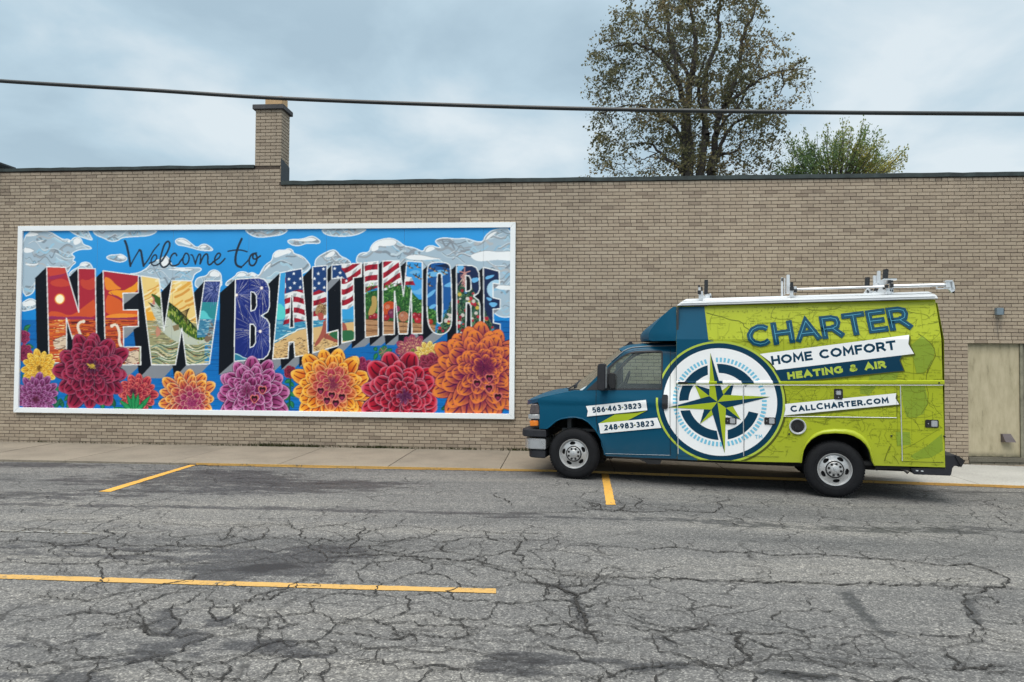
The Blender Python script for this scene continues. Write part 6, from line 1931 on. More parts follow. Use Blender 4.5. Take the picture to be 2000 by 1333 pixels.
wd = [p for p in ell(.882, 120)]
wd = clipx(wd, bx0 - .004, 'l')
wd = [p for p in wd if p[1] < 1.9 or True]
pc.poly(wd, 'white')
pc.z = -.0110
for k in range(72):
    a = 2 * math.pi * (k + .5) / 72
    q_ = clipx(ell(.728, 2, a - .024, a + .024) + ell(.655, 2, a - .024, a + .024)[::-1], bx0 - .004, 'l')
    dd_ = (a - ang([(1.401,1.127)][0]) + math.pi) % (2 * math.pi) - math.pi
    if len(q_) > 2 and abs(dd_) > .06: pc.poly(q_, 'sky')
pc.z = -.0124
for key, l in (('limed', [(1.401,1.127),(2.006,1.113),(2.089,1.225)]), ('navy', [(1.401,1.127),(2.089,1.225),(1.978,1.306)])):
    gl_(l, key)
pc.z = -.0096
pc.poly([(0.622,1.002),(1.099,1.074),(1.032,1.040),(0.812,0.919),(0.603,0.892),(0.385,0.862)], 'limed')
pc.z = -.0110
pc.poly([(0.622,0.999),(0.812,1.027),(1.099,1.074),(0.955,1.034)], 'shade')
pc.z = -.0096
pc.poly([(0.203,1.070),(1.096,1.191),(1.105,1.070),(0.212,0.951)], 'navy')
pc.z = -.0124
pc.poly([(0.186,1.116),(1.080,1.230),(1.099,1.078),(0.204,0.959),(0.217,1.043)], 'white')
pc.poly([(0.378,0.862),(1.243,0.974),(1.303,0.827),(0.409,0.711)], 'white')
pc.z = -.0138
pc.text("586*463*3823", *[(0.289,1.015),(1.016,1.104)], .084, .0195, 'navy', gap=.16)
pc.z = -.0138
pc.text("248*983*3823", *[(0.471,0.757),(1.201,0.850)], .084, .0195, 'navy', gap=.16)
for a in [(0.505,1.078),(0.740,1.106),(0.690,0.822),(0.927,0.853)]:
    pc.poly([(a[0] + .010 * math.cos(i * .7854), a[1] + .010 * math.sin(i * .7854)) for i in range(8)], 'gold')
pc.build(lambda x, z: S_cab(x, z), {'navy': 'navy_print', 'white': 'white_print', 'lime': 'lime_print', 'limed': 'lime_ribbon', 'sky': 'tick_marks', 'shade': 'ribbon_shadow', 'gold': 'dot'}, MP, van, step=.03)
# panel seams read through the vinyl: dark gaps between doors
sm = MB()
def seam(l, y=-.0125, w=.003):
    for a, b in zip(l[:-1], l[1:]):
        ln = math.hypot(b[0] - a[0], b[1] - a[1]); nx_, nz_ = -(b[1] - a[1]) / ln * w / 2, (b[0] - a[0]) / ln * w / 2
        sm.add([(a[0] + nx_, y, a[1] + nz_), (b[0] + nx_, y, b[1] + nz_), (b[0] - nx_, y, b[1] - nz_), (a[0] - nx_, y, a[1] - nz_)], [(0, 1, 2, 3)])
def seamS(l, S, off=-.0145, w=.003):
    for a, b in zip(l[:-1], l[1:]):
        m_ = max(1, int(math.hypot(b[0] - a[0], b[1] - a[1]) / .05))
        pts = [(a[0] + (b[0] - a[0]) * i / m_, a[1] + (b[1] - a[1]) * i / m_) for i in range(m_ + 1)]
        for p, q in zip(pts[:-1], pts[1:]):
            ln = math.hypot(q[0] - p[0], q[1] - p[1]); nx_, nz_ = -(q[1] - p[1]) / ln * w / 2, (q[0] - p[0]) / ln * w / 2
            sm.add([(p[0] + nx_, S(*p) + off, p[1] + nz_), (q[0] + nx_, S(*q) + off, q[1] + nz_), (q[0] - nx_, S(*q) + off, q[1] - nz_), (p[0] - nx_, S(*p) + off, p[1] - nz_)], [(0, 1, 2, 3)])
SC_=-.0165
seamS([(0.338,1.348),(0.339,1.106),(0.347,0.908),(0.369,0.710)], S_cab, SC_, w=.004)
seamS([(1.424,1.985),(1.425,1.135)] + [(1.432,0.426)], S_cab, SC_, w=.006)
seamS([(1.432,0.426),(1.006,0.418),(0.570,0.411)], S_cab, SC_, w=.004)
seamS([(2.450,1.464),(2.453,0.463),(2.911,0.475)], S_box, w=.004)
seamS([(1.545,0.428),(2.431,0.462)], S_box, w=.003)
seamS([(4.463,0.485),(4.954,0.493)], S_box, w=.004); seamS([(4.403,1.496),(4.396,1.070)], S_box, w=.003)
sm_o = sm.obj('panel_gap', M_under, van); sm_o['kind'] = 'stuff'

# ================================================================== THE MURAL BOARD
MW, MH = 10.315, 3.845
FR = .102             # frame width
NX, NY = 900, 338     # painted vertices
SSX = 2
class Canvas:
    def __init__(s, w, h, nx, ny, ss):
        s.w, s.h = w, h
        s.W, s.H = nx * ss, ny * ss
        s.ss = ss
        s.a = np.zeros((s.H, s.W, 3), dtype=np.float32)
        s.X = (np.arange(s.W) + .5) / s.W * w
        s.Y = (np.arange(s.H) + .5) / s.H * h
    def rng(s, x0, x1, y0, y1):
        i0 = max(0, int(x0 / s.w * s.W) - 1); i1 = min(s.W, int(x1 / s.w * s.W) + 2)
        j0 = max(0, int(y0 / s.h * s.H) - 1); j1 = min(s.H, int(y1 / s.h * s.H) + 2)
        return i0, i1, j0, j1
    def mask(s, pts):
        xs = [p[0] for p in pts]; ys = [p[1] for p in pts]
        i0, i1, j0, j1 = s.rng(min(xs), max(xs), min(ys), max(ys))
        if i1 <= i0 or j1 <= j0: return None
        X, Y = np.meshgrid(s.X[i0:i1], s.Y[j0:j1])
        m = np.zeros(X.shape, bool)
        n = len(pts)
        for k in range(n):
            x1, y1 = pts[k]; x2, y2 = pts[(k + 1) % n]
            if y1 == y2: continue
            c = ((y1 > Y) != (y2 > Y)) & (X < (x2 - x1) * (Y - y1) / (y2 - y1) + x1)
            m ^= c
        return m, (i0, i1, j0, j1), X, Y
    def poly(s, pts, col, alpha=1.0):
        r = s.mask(pts)
        if r is None: return
        m, (i0, i1, j0, j1), X, Y = r
        v = s.a[j0:j1, i0:i1]
        c = np.array(hexc(col) if isinstance(col, str) else col, dtype=np.float32)
        v[m] = v[m] * (1 - alpha) + c * alpha
    def stroke(s, pts, w, col, w1=None, closed=False):
        c = np.array(hexc(col) if isinstance(col, str) else col, dtype=np.float32)
        if closed: pts = list(pts) + [pts[0]]
        n = len(pts) - 1
        for k in range(n):
            (x1, y1), (x2, y2) = pts[k], pts[k + 1]
            wa = w if w1 is None else w + (w1 - w) * k / max(1, n)
            i0, i1, j0, j1 = s.rng(min(x1, x2) - wa, max(x1, x2) + wa, min(y1, y2) - wa, max(y1, y2) + wa)
            if i1 <= i0 or j1 <= j0: continue
            X, Y = np.meshgrid(s.X[i0:i1], s.Y[j0:j1])
            dx, dy = x2 - x1, y2 - y1
            t = np.clip(((X - x1) * dx + (Y - y1) * dy) / max(1e-12, dx * dx + dy * dy), 0, 1)
            d = np.hypot(X - x1 - t * dx, Y - y1 - t * dy)
            s.a[j0:j1, i0:i1][d < wa / 2] = c
    def disc(s, c, r, col, ry=None):
        ry = ry or r
        s.poly([(c[0] + r * math.cos(2 * math.pi * i / 20), c[1] + ry * math.sin(2 * math.pi * i / 20)) for i in range(20)], col)
def hexc(h):
    h = h.lstrip('#'); return [int(h[i:i + 2], 16) / 255 for i in (0, 2, 4)]
def mixc(a, b, t): 
    a = hexc(a) if isinstance(a, str) else a; b = hexc(b) if isinstance(b, str) else b
    return [a[i] + (b[i] - a[i]) * t for i in range(3)]
KM = .00184
def chaikin(pts, n=2, closed=True):
    for _ in range(n):
        out = []
        m = len(pts)
        if not closed: out.append(pts[0])
        for i in range(m if closed else m - 1):
            a, b = pts[i], pts[(i + 1) % m]
            out.append((a[0] * .75 + b[0] * .25, a[1] * .75 + b[1] * .25)); out.append((a[0] * .25 + b[0] * .75, a[1] * .25 + b[1] * .75))
        if not closed: out.append(pts[-1])
        pts = out
    return pts
def paint_mural():
    cv = Canvas(MW, MH, NX, NY, SSX)
    rg = random.Random(77)
    W, H = MW, MH
    X, Y = np.meshgrid(cv.X, cv.Y)
    # sky and sea
    top = np.array(hexc('#3a9fe4')); bot = np.array(hexc('#1684d0'))
    t = np.clip((Y - 1.7) / (H - 1.7), 0, 1)[..., None]
    cv.a[:] = bot * (1 - t) + top * t
    hz = [(0.242,1.908)][0][1]; hz2 = [(10.074,1.915)][0][1]
    hor = hz + (hz2 - hz) * X / W
    sea = Y < hor
    ss_ = np.clip((hor - Y) / 1.7, 0, 1)[..., None]
    cv.a[:] = np.where(sea[..., None], np.array(hexc('#1265ad')) * (1 - ss_) + np.array(hexc('#0f70bd')) * ss_, cv.a)
    for _ in range(900):
        y = rg.uniform(0, hz); x = rg.uniform(0, W); l = rg.uniform(.1, .7)
        k = rg.uniform(-.006, .006)
        cv.stroke([(x, y), (x + l / 2, y + k), (x + l, y)], rg.choice([.006, .010, .014]), rg.choice(['#0a4c8c', '#0d5799', '#0e5fa8', '#1a7cc4']))
    # clouds
    def cloud(pts, seed, whites=(), n=1.0):
        r2 = random.Random(seed)
        p = chaikin(pts, 2)
        cv.poly(p, '#a7bccb')
        mres = cv.mask(p)
        if mres is None: return
        m, (i0, i1, j0, j1), XX, YY = mres
        save = cv.a.copy()
        x0, x1, y0, y1 = XX.min(), XX.max(), YY.min(), YY.max()
        area = float(m.sum()) * (MW / cv.W) * (MH / cv.H)
        for k in range(int(area * 60 * n) + 8):
            x = r2.uniform(x0, x1); y = r2.uniform(y0, y1)
            l = r2.uniform(.15, .6); am = r2.uniform(.02, .07); ph = r2.uniform(0, 6.28); sl = r2.uniform(-.45, .45)
            q = [(x + l * i / 10, y + sl * l * i / 10 + am * math.sin(ph + i * .75)) for i in range(11)]
            c = r2.choice(['#8f97a0', '#9aa3ab', '#84919c', '#a9c9da', '#9cc4da', '#8fb9d2', '#c3d3dc', '#b4b8bc'])
            wd = r2.uniform(.012, .055)
            cv.stroke(q, wd, c)
            if r2.random() < .5: cv.stroke([(a, b + wd * .5) for a, b in q], .010, r2.choice(['#e9eff3', '#6f7d88', '#dfe8ee']))
        for wp in whites:
            cv.poly(chaikin(wp, 2), '#eef1f3')
            cv.stroke(chaikin(wp, 2)[:len(wp) * 2], .012, '#9aa3ab')
        full = np.zeros((cv.H, cv.W), bool); full[j0:j1, i0:i1] = m
        cv.a[~full] = save[~full]
        cv.stroke(p, .022, '#e6eef3', closed=True)
    cloud([(1.042,3.788),(1.482,3.784),(1.552,3.638),(1.621,3.537),(1.449,3.584),(1.237,3.658)], 2)
    cloud([(1.587,3.784),(3.035,3.773),(2.869,3.630),(2.436,3.614),(2.228,3.597),(2.135,3.525),(1.983,3.517),(1.849,3.591),(1.657,3.656)], 3)
    cloud([(1.886,3.182),(1.989,3.245),(2.141,3.244),(2.235,3.262),(2.379,3.161),(2.258,3.089),(2.087,3.108)], 4, [[(2.123,3.217),(2.235,3.253),(2.351,3.171),(2.200,3.162)]])
    cloud([(1.093,2.838),(1.177,2.929),(1.347,3.011),(1.355,3.074),(1.460,3.101),(1.565,3.074),(1.625,2.964),(1.675,2.873),(1.180,2.802)], 5, [[(1.347,3.011),(1.365,3.071),(1.460,3.092),(1.537,3.056),(1.481,3.019)]])
    cloud([(2.376,2.854),(2.584,2.862),(2.752,2.943),(2.844,3.033),(2.917,3.114),(3.067,3.141),(3.168,3.231),(3.254,3.158),(3.332,2.978),(3.519,2.968)] + [(3.696,2.977),(3.920,2.976),(3.943,2.922),(3.792,2.851),(3.766,2.761),(3.739,2.689),(3.332,2.546),(3.089,2.510),(3.046,2.762),(2.661,2.799)], 6, [[(3.049,3.087),(3.168,3.222),(3.245,3.140),(3.238,3.014),(3.145,2.969)], [(3.155,2.951),(3.547,2.968),(3.827,2.940),(3.660,2.905),(3.362,2.924)]])
    cloud([(0.040,3.740),(0.639,3.754),(0.854,3.624),(0.971,3.560),(1.066,3.577),(1.144,3.531),(1.162,3.577),(1.247,3.622),(1.353,3.594),(1.398,3.457),(1.548,3.419),(1.606,3.361),(1.358,3.366),(1.206,3.312),(1.150,3.257),(1.238,3.202),(1.172,3.130),(1.269,3.093),(1.156,3.020),(1.065,2.838),(0.620,2.949),(0.356,2.712),(0.373,2.456),(0.076,2.365)], 7,
          [[(0.080,3.703),(0.311,3.741),(0.477,3.672),(0.314,3.637),(0.082,3.629)], [(0.107,3.409),(0.262,3.390),(0.370,3.330),(0.245,3.294),(0.110,3.295)], [(1.185,3.558),(1.257,3.613),(1.357,3.575),(1.355,3.490),(1.203,3.436)], [(1.048,3.541),(1.101,3.564),(1.144,3.522),(1.087,3.491)], [(0.355,3.521),(0.489,3.562),(0.577,3.549),(0.452,3.517)], [(0.154,3.078),(0.386,3.059),(0.481,3.123),(0.406,3.023),(0.155,3.038)]])
    cloud([(0.079,2.237),(0.212,2.328),(0.308,2.347),(0.425,2.292),(0.429,2.146),(0.179,2.091),(0.083,2.091)], 8, [[(0.098,2.246),(0.308,2.341),(0.406,2.274),(0.408,2.210),(0.138,2.173)]])
    cloud([(3.359,3.527),(3.461,3.581),(3.592,3.562),(3.706,3.471),(3.838,3.372),(3.929,3.452),(4.041,3.451),(4.173,3.352),(4.155,3.316),(3.913,3.326),(3.688,3.390),(3.538,3.427),(3.426,3.437)], 9, [[(3.387,3.527),(3.498,3.572),(3.611,3.526),(3.744,3.426),(3.613,3.445),(3.481,3.500)], [(3.875,3.389),(3.967,3.446),(4.060,3.406),(3.987,3.371)]])
    cloud([(3.815,2.581),(3.804,2.689),(3.868,2.779),(4.053,2.805),(4.107,2.904),(4.217,2.939),(4.348,2.867),(4.364,2.706),(4.372,2.581),(3.983,2.545)], 10, [[(4.099,2.796),(4.116,2.886),(4.217,2.930),(4.333,2.858),(4.312,2.787)]])
    cloud([(4.445,2.599),(4.462,2.688),(4.645,2.795),(4.698,2.884),(4.845,2.893),(4.920,2.848),(5.011,2.884),(5.141,2.794),(5.194,2.919),(5.283,3.043),(5.410,3.114),(5.426,3.257),(5.535,3.327),(5.663,3.318),(5.753,3.362),(5.836,3.317),(5.846,3.255),(5.992,3.219),(6.102,3.147),(6.232,2.969),(6.034,2.828),(5.580,2.793),(5.346,2.580),(5.217,2.652),(4.647,2.652)], 11,
          [[(5.428,3.185),(5.462,3.292),(5.572,3.318),(5.754,3.353),(5.831,3.282),(5.646,3.229),(5.501,3.167)], [(4.636,2.786),(4.726,2.881),(4.864,2.870),(4.875,2.795)], [(4.939,2.812),(4.974,2.875),(5.067,2.848),(5.086,2.794)], [(5.213,2.865),(5.284,3.008),(5.411,3.087),(5.339,2.972)], [(5.865,3.237),(5.992,3.210),(6.121,3.094),(6.011,3.165)]])
    cloud([(4.794,3.779),(5.765,3.772),(5.640,3.639),(5.384,3.605),(5.128,3.579),(4.943,3.634)], 12)
    cloud([(5.706,3.505),(5.787,3.540),(6.024,3.538),(6.204,3.608),(6.296,3.581),(6.405,3.501),(6.370,3.448),(6.116,3.467),(5.971,3.405),(5.807,3.424)], 13, [[(5.751,3.513),(6.024,3.535),(6.205,3.594),(6.351,3.528),(6.224,3.493),(5.933,3.503)]])
    cloud([(6.285,3.040),(6.320,3.164),(6.481,3.261),(6.643,3.331),(6.733,3.304),(6.807,3.197),(6.952,3.144),(7.061,3.037),(6.630,2.933),(6.323,2.934)], 14, [[(6.464,3.181),(6.643,3.319),(6.725,3.277),(6.663,3.198),(6.555,3.172)]])
    cloud([(6.402,3.767),(7.375,3.760),(7.233,3.655),(7.000,3.594),(6.657,3.597),(6.476,3.642)], 15)
    cloud([(7.134,3.037),(7.142,3.178),(7.221,3.266),(7.400,3.266),(7.434,3.406),(7.558,3.512),(7.826,3.563),(7.987,3.491),(8.112,3.385),(8.290,3.367),(8.486,3.269),(8.520,3.366),(8.644,3.409),(8.750,3.364),(8.856,3.346),(8.722,3.470),(8.748,3.522),(8.889,3.556),(9.065,3.538),(9.153,3.528),(9.329,3.545),(9.557,3.465),(9.679,3.473),(9.713,3.586),(9.887,3.724),(10.321,3.721),(10.333,2.014),(10.125,1.979),(9.986,2.005),(9.882,2.091),(9.809,2.507),(9.631,2.925),(9.106,2.926),(8.578,2.857),(7.868,2.929)], 16,
          [[(7.440,3.274),(7.426,3.389),(7.559,3.503),(7.826,3.552),(7.978,3.483),(7.899,3.404),(7.685,3.387),(7.569,3.406),(7.596,3.326)], [(8.115,3.166),(8.221,3.223),(8.433,3.222),(8.681,3.163),(8.911,3.136),(8.576,3.111),(8.222,3.118)], [(9.402,3.195),(9.524,3.252),(9.733,3.304),(9.977,3.268),(10.290,3.296),(10.291,3.079),(9.978,3.115),(9.804,3.095),(9.543,3.078)], [(9.886,2.603),(10.017,2.620),(10.294,2.602),(10.295,2.521),(10.052,2.521),(9.913,2.559)], [(8.521,3.257),(8.538,3.348),(8.644,3.400),(8.741,3.347),(8.645,3.291)], [(9.714,3.481),(9.748,3.586),(9.887,3.675),(9.974,3.675),(9.835,3.568)], [(7.204,3.196),(7.293,3.257),(7.400,3.262),(7.329,3.231)]], 1.3)
    # ---- lettering
    LT = {
     'N': [[(0.623,3.004),(1.032,2.990),(1.341,2.066),(1.306,2.971),(1.676,2.959),(1.732,1.605),(1.765,0.991),(1.395,0.989),(1.076,1.944),(1.108,1.023),(0.725,1.029)]],
     'E': [[(1.845,2.918),(2.604,2.821),(2.611,2.465),(2.281,2.456),(2.298,2.113),(2.609,2.117),(2.629,1.780),(2.305,1.770),(2.320,1.356),(2.681,1.367),(2.694,0.999),(1.954,0.993),(1.912,1.624)]],
     'W': [[(2.656,2.813),(3.047,2.753),(3.171,1.692),(3.319,2.717),(3.739,2.707),(3.884,1.722),(4.008,2.707),(4.347,2.706),(4.141,1.028),(3.660,1.006),(3.549,1.748),(3.427,1.004),(2.923,1.000)]],
     'B': [[(4.651,2.738),(5.123,2.767),(5.243,2.737),(5.317,2.666),(5.361,2.545),(5.370,2.189),(5.335,2.082),(5.200,2.002),(5.320,1.932),(5.376,1.834),(5.393,1.329),(5.349,1.214),(5.259,1.133),(4.656,1.085)], [(4.977,2.488),(5.045,2.474),(5.092,2.411),(5.105,2.207),(5.069,2.121),(4.987,2.094)], [(4.973,1.833),(5.043,1.829),(5.088,1.771),(5.093,1.460),(5.050,1.389),(4.978,1.360)]],
     'A': [[(5.579,2.868),(6.023,2.952),(6.194,1.228),(5.910,1.182),(5.882,1.482),(5.782,1.473),(5.769,1.155),(5.451,1.135)], [(5.811,2.434),(5.840,2.434),(5.878,1.774),(5.792,1.761)]],
     'L': [[(6.244,2.987),(6.539,3.013),(6.554,1.662),(6.782,1.724),(6.791,1.408),(6.274,1.264)]],
     'T': [[(6.638,3.018),(7.242,3.060),(7.245,2.787),(7.082,2.764),(7.125,1.524),(6.866,1.461),(6.831,2.764),(6.642,2.747)]],
     'I': [[(7.295,3.063),(7.578,3.089),(7.599,1.614),(7.341,1.577)]],
     'M': [[(7.670,3.097),(8.005,3.101),(8.097,2.394),(8.160,3.095),(8.470,3.071),(8.485,1.661),(8.276,1.652),(8.255,2.517),(8.188,1.651),(8.016,1.650),(7.918,2.499),(7.922,1.641),(7.697,1.632)]],
     'O': [chaikin([(8.560,2.928),(8.612,3.050),(8.806,3.075),(8.999,3.049),(9.044,2.926),(9.080,1.881),(9.012,1.707),(8.855,1.628),(8.678,1.688),(8.570,1.914)], 2), chaikin([(8.760,2.822),(8.813,2.857),(8.870,2.822),(8.887,1.898),(8.830,1.849),(8.769,1.897)], 1)],
     'R': [[(9.149,3.010),(9.456,3.003),(9.544,2.960),(9.597,2.855),(9.617,2.542),(9.583,2.455),(9.496,2.394),(9.593,2.316),(9.619,2.230),(9.636,1.657),(9.458,1.648),(9.445,2.203),(9.413,2.264),(9.354,2.273),(9.348,1.656),(9.174,1.647)], [(9.338,2.807),(9.405,2.795),(9.437,2.734),(9.446,2.542),(9.408,2.499),(9.341,2.490)]],
     'Z': [[(9.683,2.968),(9.994,2.889),(10.008,2.632),(9.877,2.655),(9.879,2.369),(10.022,2.334),(10.020,2.152),(9.881,2.143),(9.892,1.875),(10.026,1.849),(10.027,1.633),(9.711,1.640)]],
    }
    EXT = {'N': (-135, -128), 'E': (-140, -128), 'W': (-140, -150), 'B': (-172, -150), 'A': (-150, -140), 'L': (-148, -155), 'T': (-145, -145), 'I': (-148, -118), 'M': (-145, -122), 'O': (-120, -100), 'R': (-105, -95), 'Z': (-95, -80)}
    def area(p): return sum(p[i][0] * p[(i + 1) % len(p)][1] - p[(i + 1) % len(p)][0] * p[i][1] for i in range(len(p))) / 2
    order = ['N', 'E', 'W', 'B', 'A', 'L', 'T', 'I', 'M', 'O', 'R', 'Z']
    for k in order[::1]:
        ex_, ey_ = EXT[k][0] * KM, EXT[k][1] * KM
        quads = []
        for li, loop in enumerate(LT[k]):
            sgn = 1 if area(loop) > 0 else -1
            if li: sgn = -sgn
            n = len(loop)
            for i in range(n):
                a, b = loop[i], loop[(i + 1) % n]
                nx_, ny_ = (b[1] - a[1]) * sgn, -(b[0] - a[0]) * sgn      # outward
                if nx_ * ex_ + ny_ * ey_ <= 0: continue
                l = math.hypot(nx_, ny_)
                down = -ny_ / l > .72
                quads.append((0 if down else 1, [a, b, (b[0] + ex_, b[1] + ey_), (a[0] + ex_, a[1] + ey_)], down))
        for _, q, down in sorted(quads, key=lambda t: t[0]) if k not in 'EZ' else quads:
            cv.poly(q, '#868b93' if down else '#0b121c')
        if k == 'O':
            pass
    for k in order:                      # dark counters
        for h in LT[k][1:]: cv.poly(h, '#0b121c')
    cv.poly([(2.281,2.456),(2.611,2.465),(2.305,2.221)], '#8d9296'); cv.poly([(2.305,1.770),(2.629,1.780),(2.328,1.590)], '#8d9296')
    cv.poly([(2.308,2.095),(2.296,2.221),(2.611,2.456),(2.618,2.117)], '#121923')
    # ---- pictures inside the letters, painted on a second canvas
    f = Canvas(MW, MH, NX, NY, SSX)
    f.a[:] = hexc('#2a88c9')
    P_ = f.poly
    # N + E: sunset over water with swans
    P_([(0.500,3.150),(2.625,3.142),(2.672,0.891),(0.557,0.873)], '#ad2c3c')
    for l, c in (([(0.638,3.004),(1.061,2.984),(1.064,2.875),(0.835,2.802),(0.662,2.803)], '#c9463a'), ([(0.684,2.693),(0.913,2.766),(1.067,2.729),(1.165,2.620),(0.994,2.584),(0.763,2.602)], '#c7463a'), ([(1.353,2.765),(1.507,2.710),(1.676,2.801),(1.691,2.565),(1.569,2.510),(1.376,2.583)], '#c7463a'),
                 ([(0.680,2.092),(0.930,2.074),(1.085,2.002),(1.237,2.020),(1.499,2.220),(1.705,2.365),(1.716,1.895),(0.685,1.892)], '#d05532'), ([(0.663,1.992),(1.009,1.965),(1.390,1.984),(1.734,1.949),(1.735,1.904),(0.665,1.901)], '#96305a'),
                 ([(1.866,2.800),(2.000,2.764),(2.136,2.619),(2.270,2.546),(2.119,2.528),(1.949,2.510),(1.900,2.565)], '#ec8a34'), ([(1.950,2.474),(2.100,2.528),(2.308,2.510),(2.364,2.546),(2.514,2.619),(2.606,2.727),(2.611,2.474),(2.291,2.456),(2.293,2.329),(2.140,2.420),(2.027,2.420)], '#f09a2e'),
                 ([(1.912,2.438),(2.103,2.384),(2.295,2.275),(2.298,2.095),(2.618,2.122),(2.621,1.969),(1.923,1.949)], '#d9602f'), ([(1.922,1.995),(2.148,2.040),(2.394,2.041),(2.620,2.023),(2.621,1.969),(1.924,1.940)], '#ee9136'), ([(1.914,1.949),(2.622,1.960),(2.623,1.915),(1.915,1.913)], '#8f3457'),
                 ([(1.987,2.510),(2.103,2.402),(2.274,2.329),(2.103,2.366)], '#8f3457'), ([(0.662,2.803),(0.911,2.839),(1.064,2.875),(0.913,2.766),(0.683,2.730)], '#9c2f55')):
        P_(chaikin(l, 1), c)
    c_ = [(0.923,2.338)][0]
    for r, c in ((.125, '#c8403a'), (.11, '#e58a48'), (.098, '#f6c56a'), (.085, '#fdf3d2')): f.disc(c_, r, c)
    wy0 = [(0.818,1.919)][0][1]; x0 = [(0.576,3.974)][0][0]; x1 = [(2.602,3.958)][0][0]
    P_([(x0, 0), (x1, 0), (x1, wy0), (x0, wy0)], '#c2502f')
    for _ in range(520):
        y = wy0 - rg.random() ** 1.1 * 1.0; x = rg.uniform(x0, x1); l = rg.uniform(.05, .3)
        dd = abs(x - c_[0])
        c = rg.choice(['#6e1f28', '#8a2c2c', '#e0702c', '#d9822c', '#a83c2e', '#42161f']) if dd > .22 else rg.choice(['#f2b35a', '#fbe0a0', '#e58a35', '#c25b2c'])
        if dd < .2: x = c_[0] + (x - c_[0]) * .6; l *= .4
        f.stroke([(x, y), (x + l, y)], rg.choice([.008, .012, .018]), c)
    for (nk, bd) in (([(1.450,1.875),(1.374,1.865),(1.328,1.811),(1.329,1.738),(1.380,1.630),(1.401,1.539),(1.384,1.449)], [(0.791,1.482),(0.942,1.555),(1.094,1.611),(1.285,1.593),(1.354,1.521),(1.367,1.376),(1.101,1.302),(0.833,1.319)]),
                     ([(2.059,1.786),(2.134,1.823),(2.183,1.778),(2.233,1.634),(2.218,1.453),(2.296,1.328),(2.336,1.238)], [(2.297,1.310),(2.355,1.238),(2.682,1.312),(2.688,1.025),(2.359,1.022)])):
        P_(chaikin(bd, 1), '#d9c3a8'); f.stroke(chaikin(nk, 2, False), .050, '#efe0cc', .06); f.disc(nk[0], .035, '#efe0cc')
        for _ in range(60):
            q = bd[rg.randrange(len(bd))]; q2 = bd[rg.randrange(len(bd))]; t_ = rg.random(); x = q[0] + (q2[0] - q[0]) * t_; y = q[1] + (q2[1] - q[1]) * t_
            f.stroke([(x, y), (x + rg.uniform(.04, .14), y + rg.uniform(-.03, .03))], .011, rg.choice(['#5a3a3a', '#8a6a5a', '#f3e6d6', '#402a2c']))
    # W: leaping fish at dusk
    P_([(2.612,2.871),(4.005,2.868),(4.041,0.902),(2.654,0.891)], '#f0d083')
    for _ in range(60):
        a = [(2.652,2.781)][0]; x = a[0] + rg.uniform(0, 1.3); y = a[1] - rg.uniform(0, .9); l = rg.uniform(.1, .35)
        f.stroke([(x, y), (x + l / 2, y + l * .2), (x + l, y + l * .55)], rg.choice([.02, .035, .05]), rg.choice(['#e3a84b', '#f6dfa0', '#d99a48', '#f8e6b4']))
    P_([(2.632,1.915),(4.024,1.830),(4.041,0.902),(2.654,0.891)], '#9c9a72')
    P_([(2.741,2.078),(2.948,2.078),(3.008,1.898),(2.764,1.898)], '#f0a838')
    wa = [(2.764,1.898)][0]
    for _ in range(330):
        x = wa[0] + rg.uniform(0, 1.45); y = wa[1] - rg.random() * .9; l = rg.uniform(.04, .2)
        f.stroke([(x, y), (x + l, y + rg.uniform(-.02, .02))], rg.choice([.009, .014]), rg.choice(['#5f5a48', '#d8cf9e', '#c98f56', '#b9b08a', '#7c7a60', '#e7dfc0']))
    for k in range(26):                                  # green swell
        pts = []
        a = [(2.912,1.072)][0]
        for i in range(26):
            x = a[0] + i * .052; pts.append((x, a[1] + .36 - k * .022 + .06 * math.sin(x * 6 + k * .5) + .05 * math.sin(x * 11) + (i - 13) * .004))
        f.stroke(pts, .017, ['#3c5a48', '#e8ecd8', '#6f9079', '#2c4640', '#a8b890', '#4c7a78', '#d9d2a4'][k % 7])
    body = chaikin([(2.875,2.456),(2.988,2.420),(3.064,2.366),(3.262,2.285),(3.376,2.201),(3.489,2.115),(3.660,1.954),(3.812,1.793),(3.944,1.669),(4.057,1.562),(4.127,1.794),(4.172,1.848),(4.167,1.616),(4.133,1.437),(4.004,1.437),(3.800,1.445),(3.576,1.488),(3.444,1.595),(3.238,1.630),(3.086,1.755),(2.969,1.970),(2.851,2.222),(2.926,2.222),(2.933,2.330)], 1)
    P_(chaikin([(2.841,2.276),(2.908,2.177),(2.978,1.988),(3.086,1.719),(3.276,1.558),(3.503,1.434),(3.856,1.400),(4.004,1.437),(3.759,1.614),(3.496,1.792),(3.270,1.881),(3.099,2.006),(3.001,2.222)], 1), '#bcc4b4')
    P_(body, '#c0c6b4')
    P_(chaikin([(2.875,2.456),(2.988,2.420),(3.064,2.366),(3.262,2.285),(3.376,2.201),(3.489,2.115),(3.660,1.954),(3.812,1.793),(3.944,1.669),(4.057,1.544),(3.947,1.490),(3.760,1.561),(3.572,1.685),(3.439,1.828),(3.269,1.953),(3.154,2.060),(3.020,2.222),(2.933,2.330)], 1), '#3c5c26')
    P_(chaikin([(3.262,2.285),(3.376,2.201),(3.489,2.115),(3.660,1.954),(3.812,1.793),(3.944,1.669),(3.926,1.633),(3.757,1.757),(3.568,1.918),(3.378,2.097),(3.245,2.222)], 1), '#22391f')
    P_([(2.881,2.420),(2.951,2.366),(2.973,2.222),(2.907,2.231),(2.933,2.330)], '#c77a70'); P_([(2.812,2.285),(2.908,2.177),(2.974,2.177),(2.888,2.240)], '#332a26')
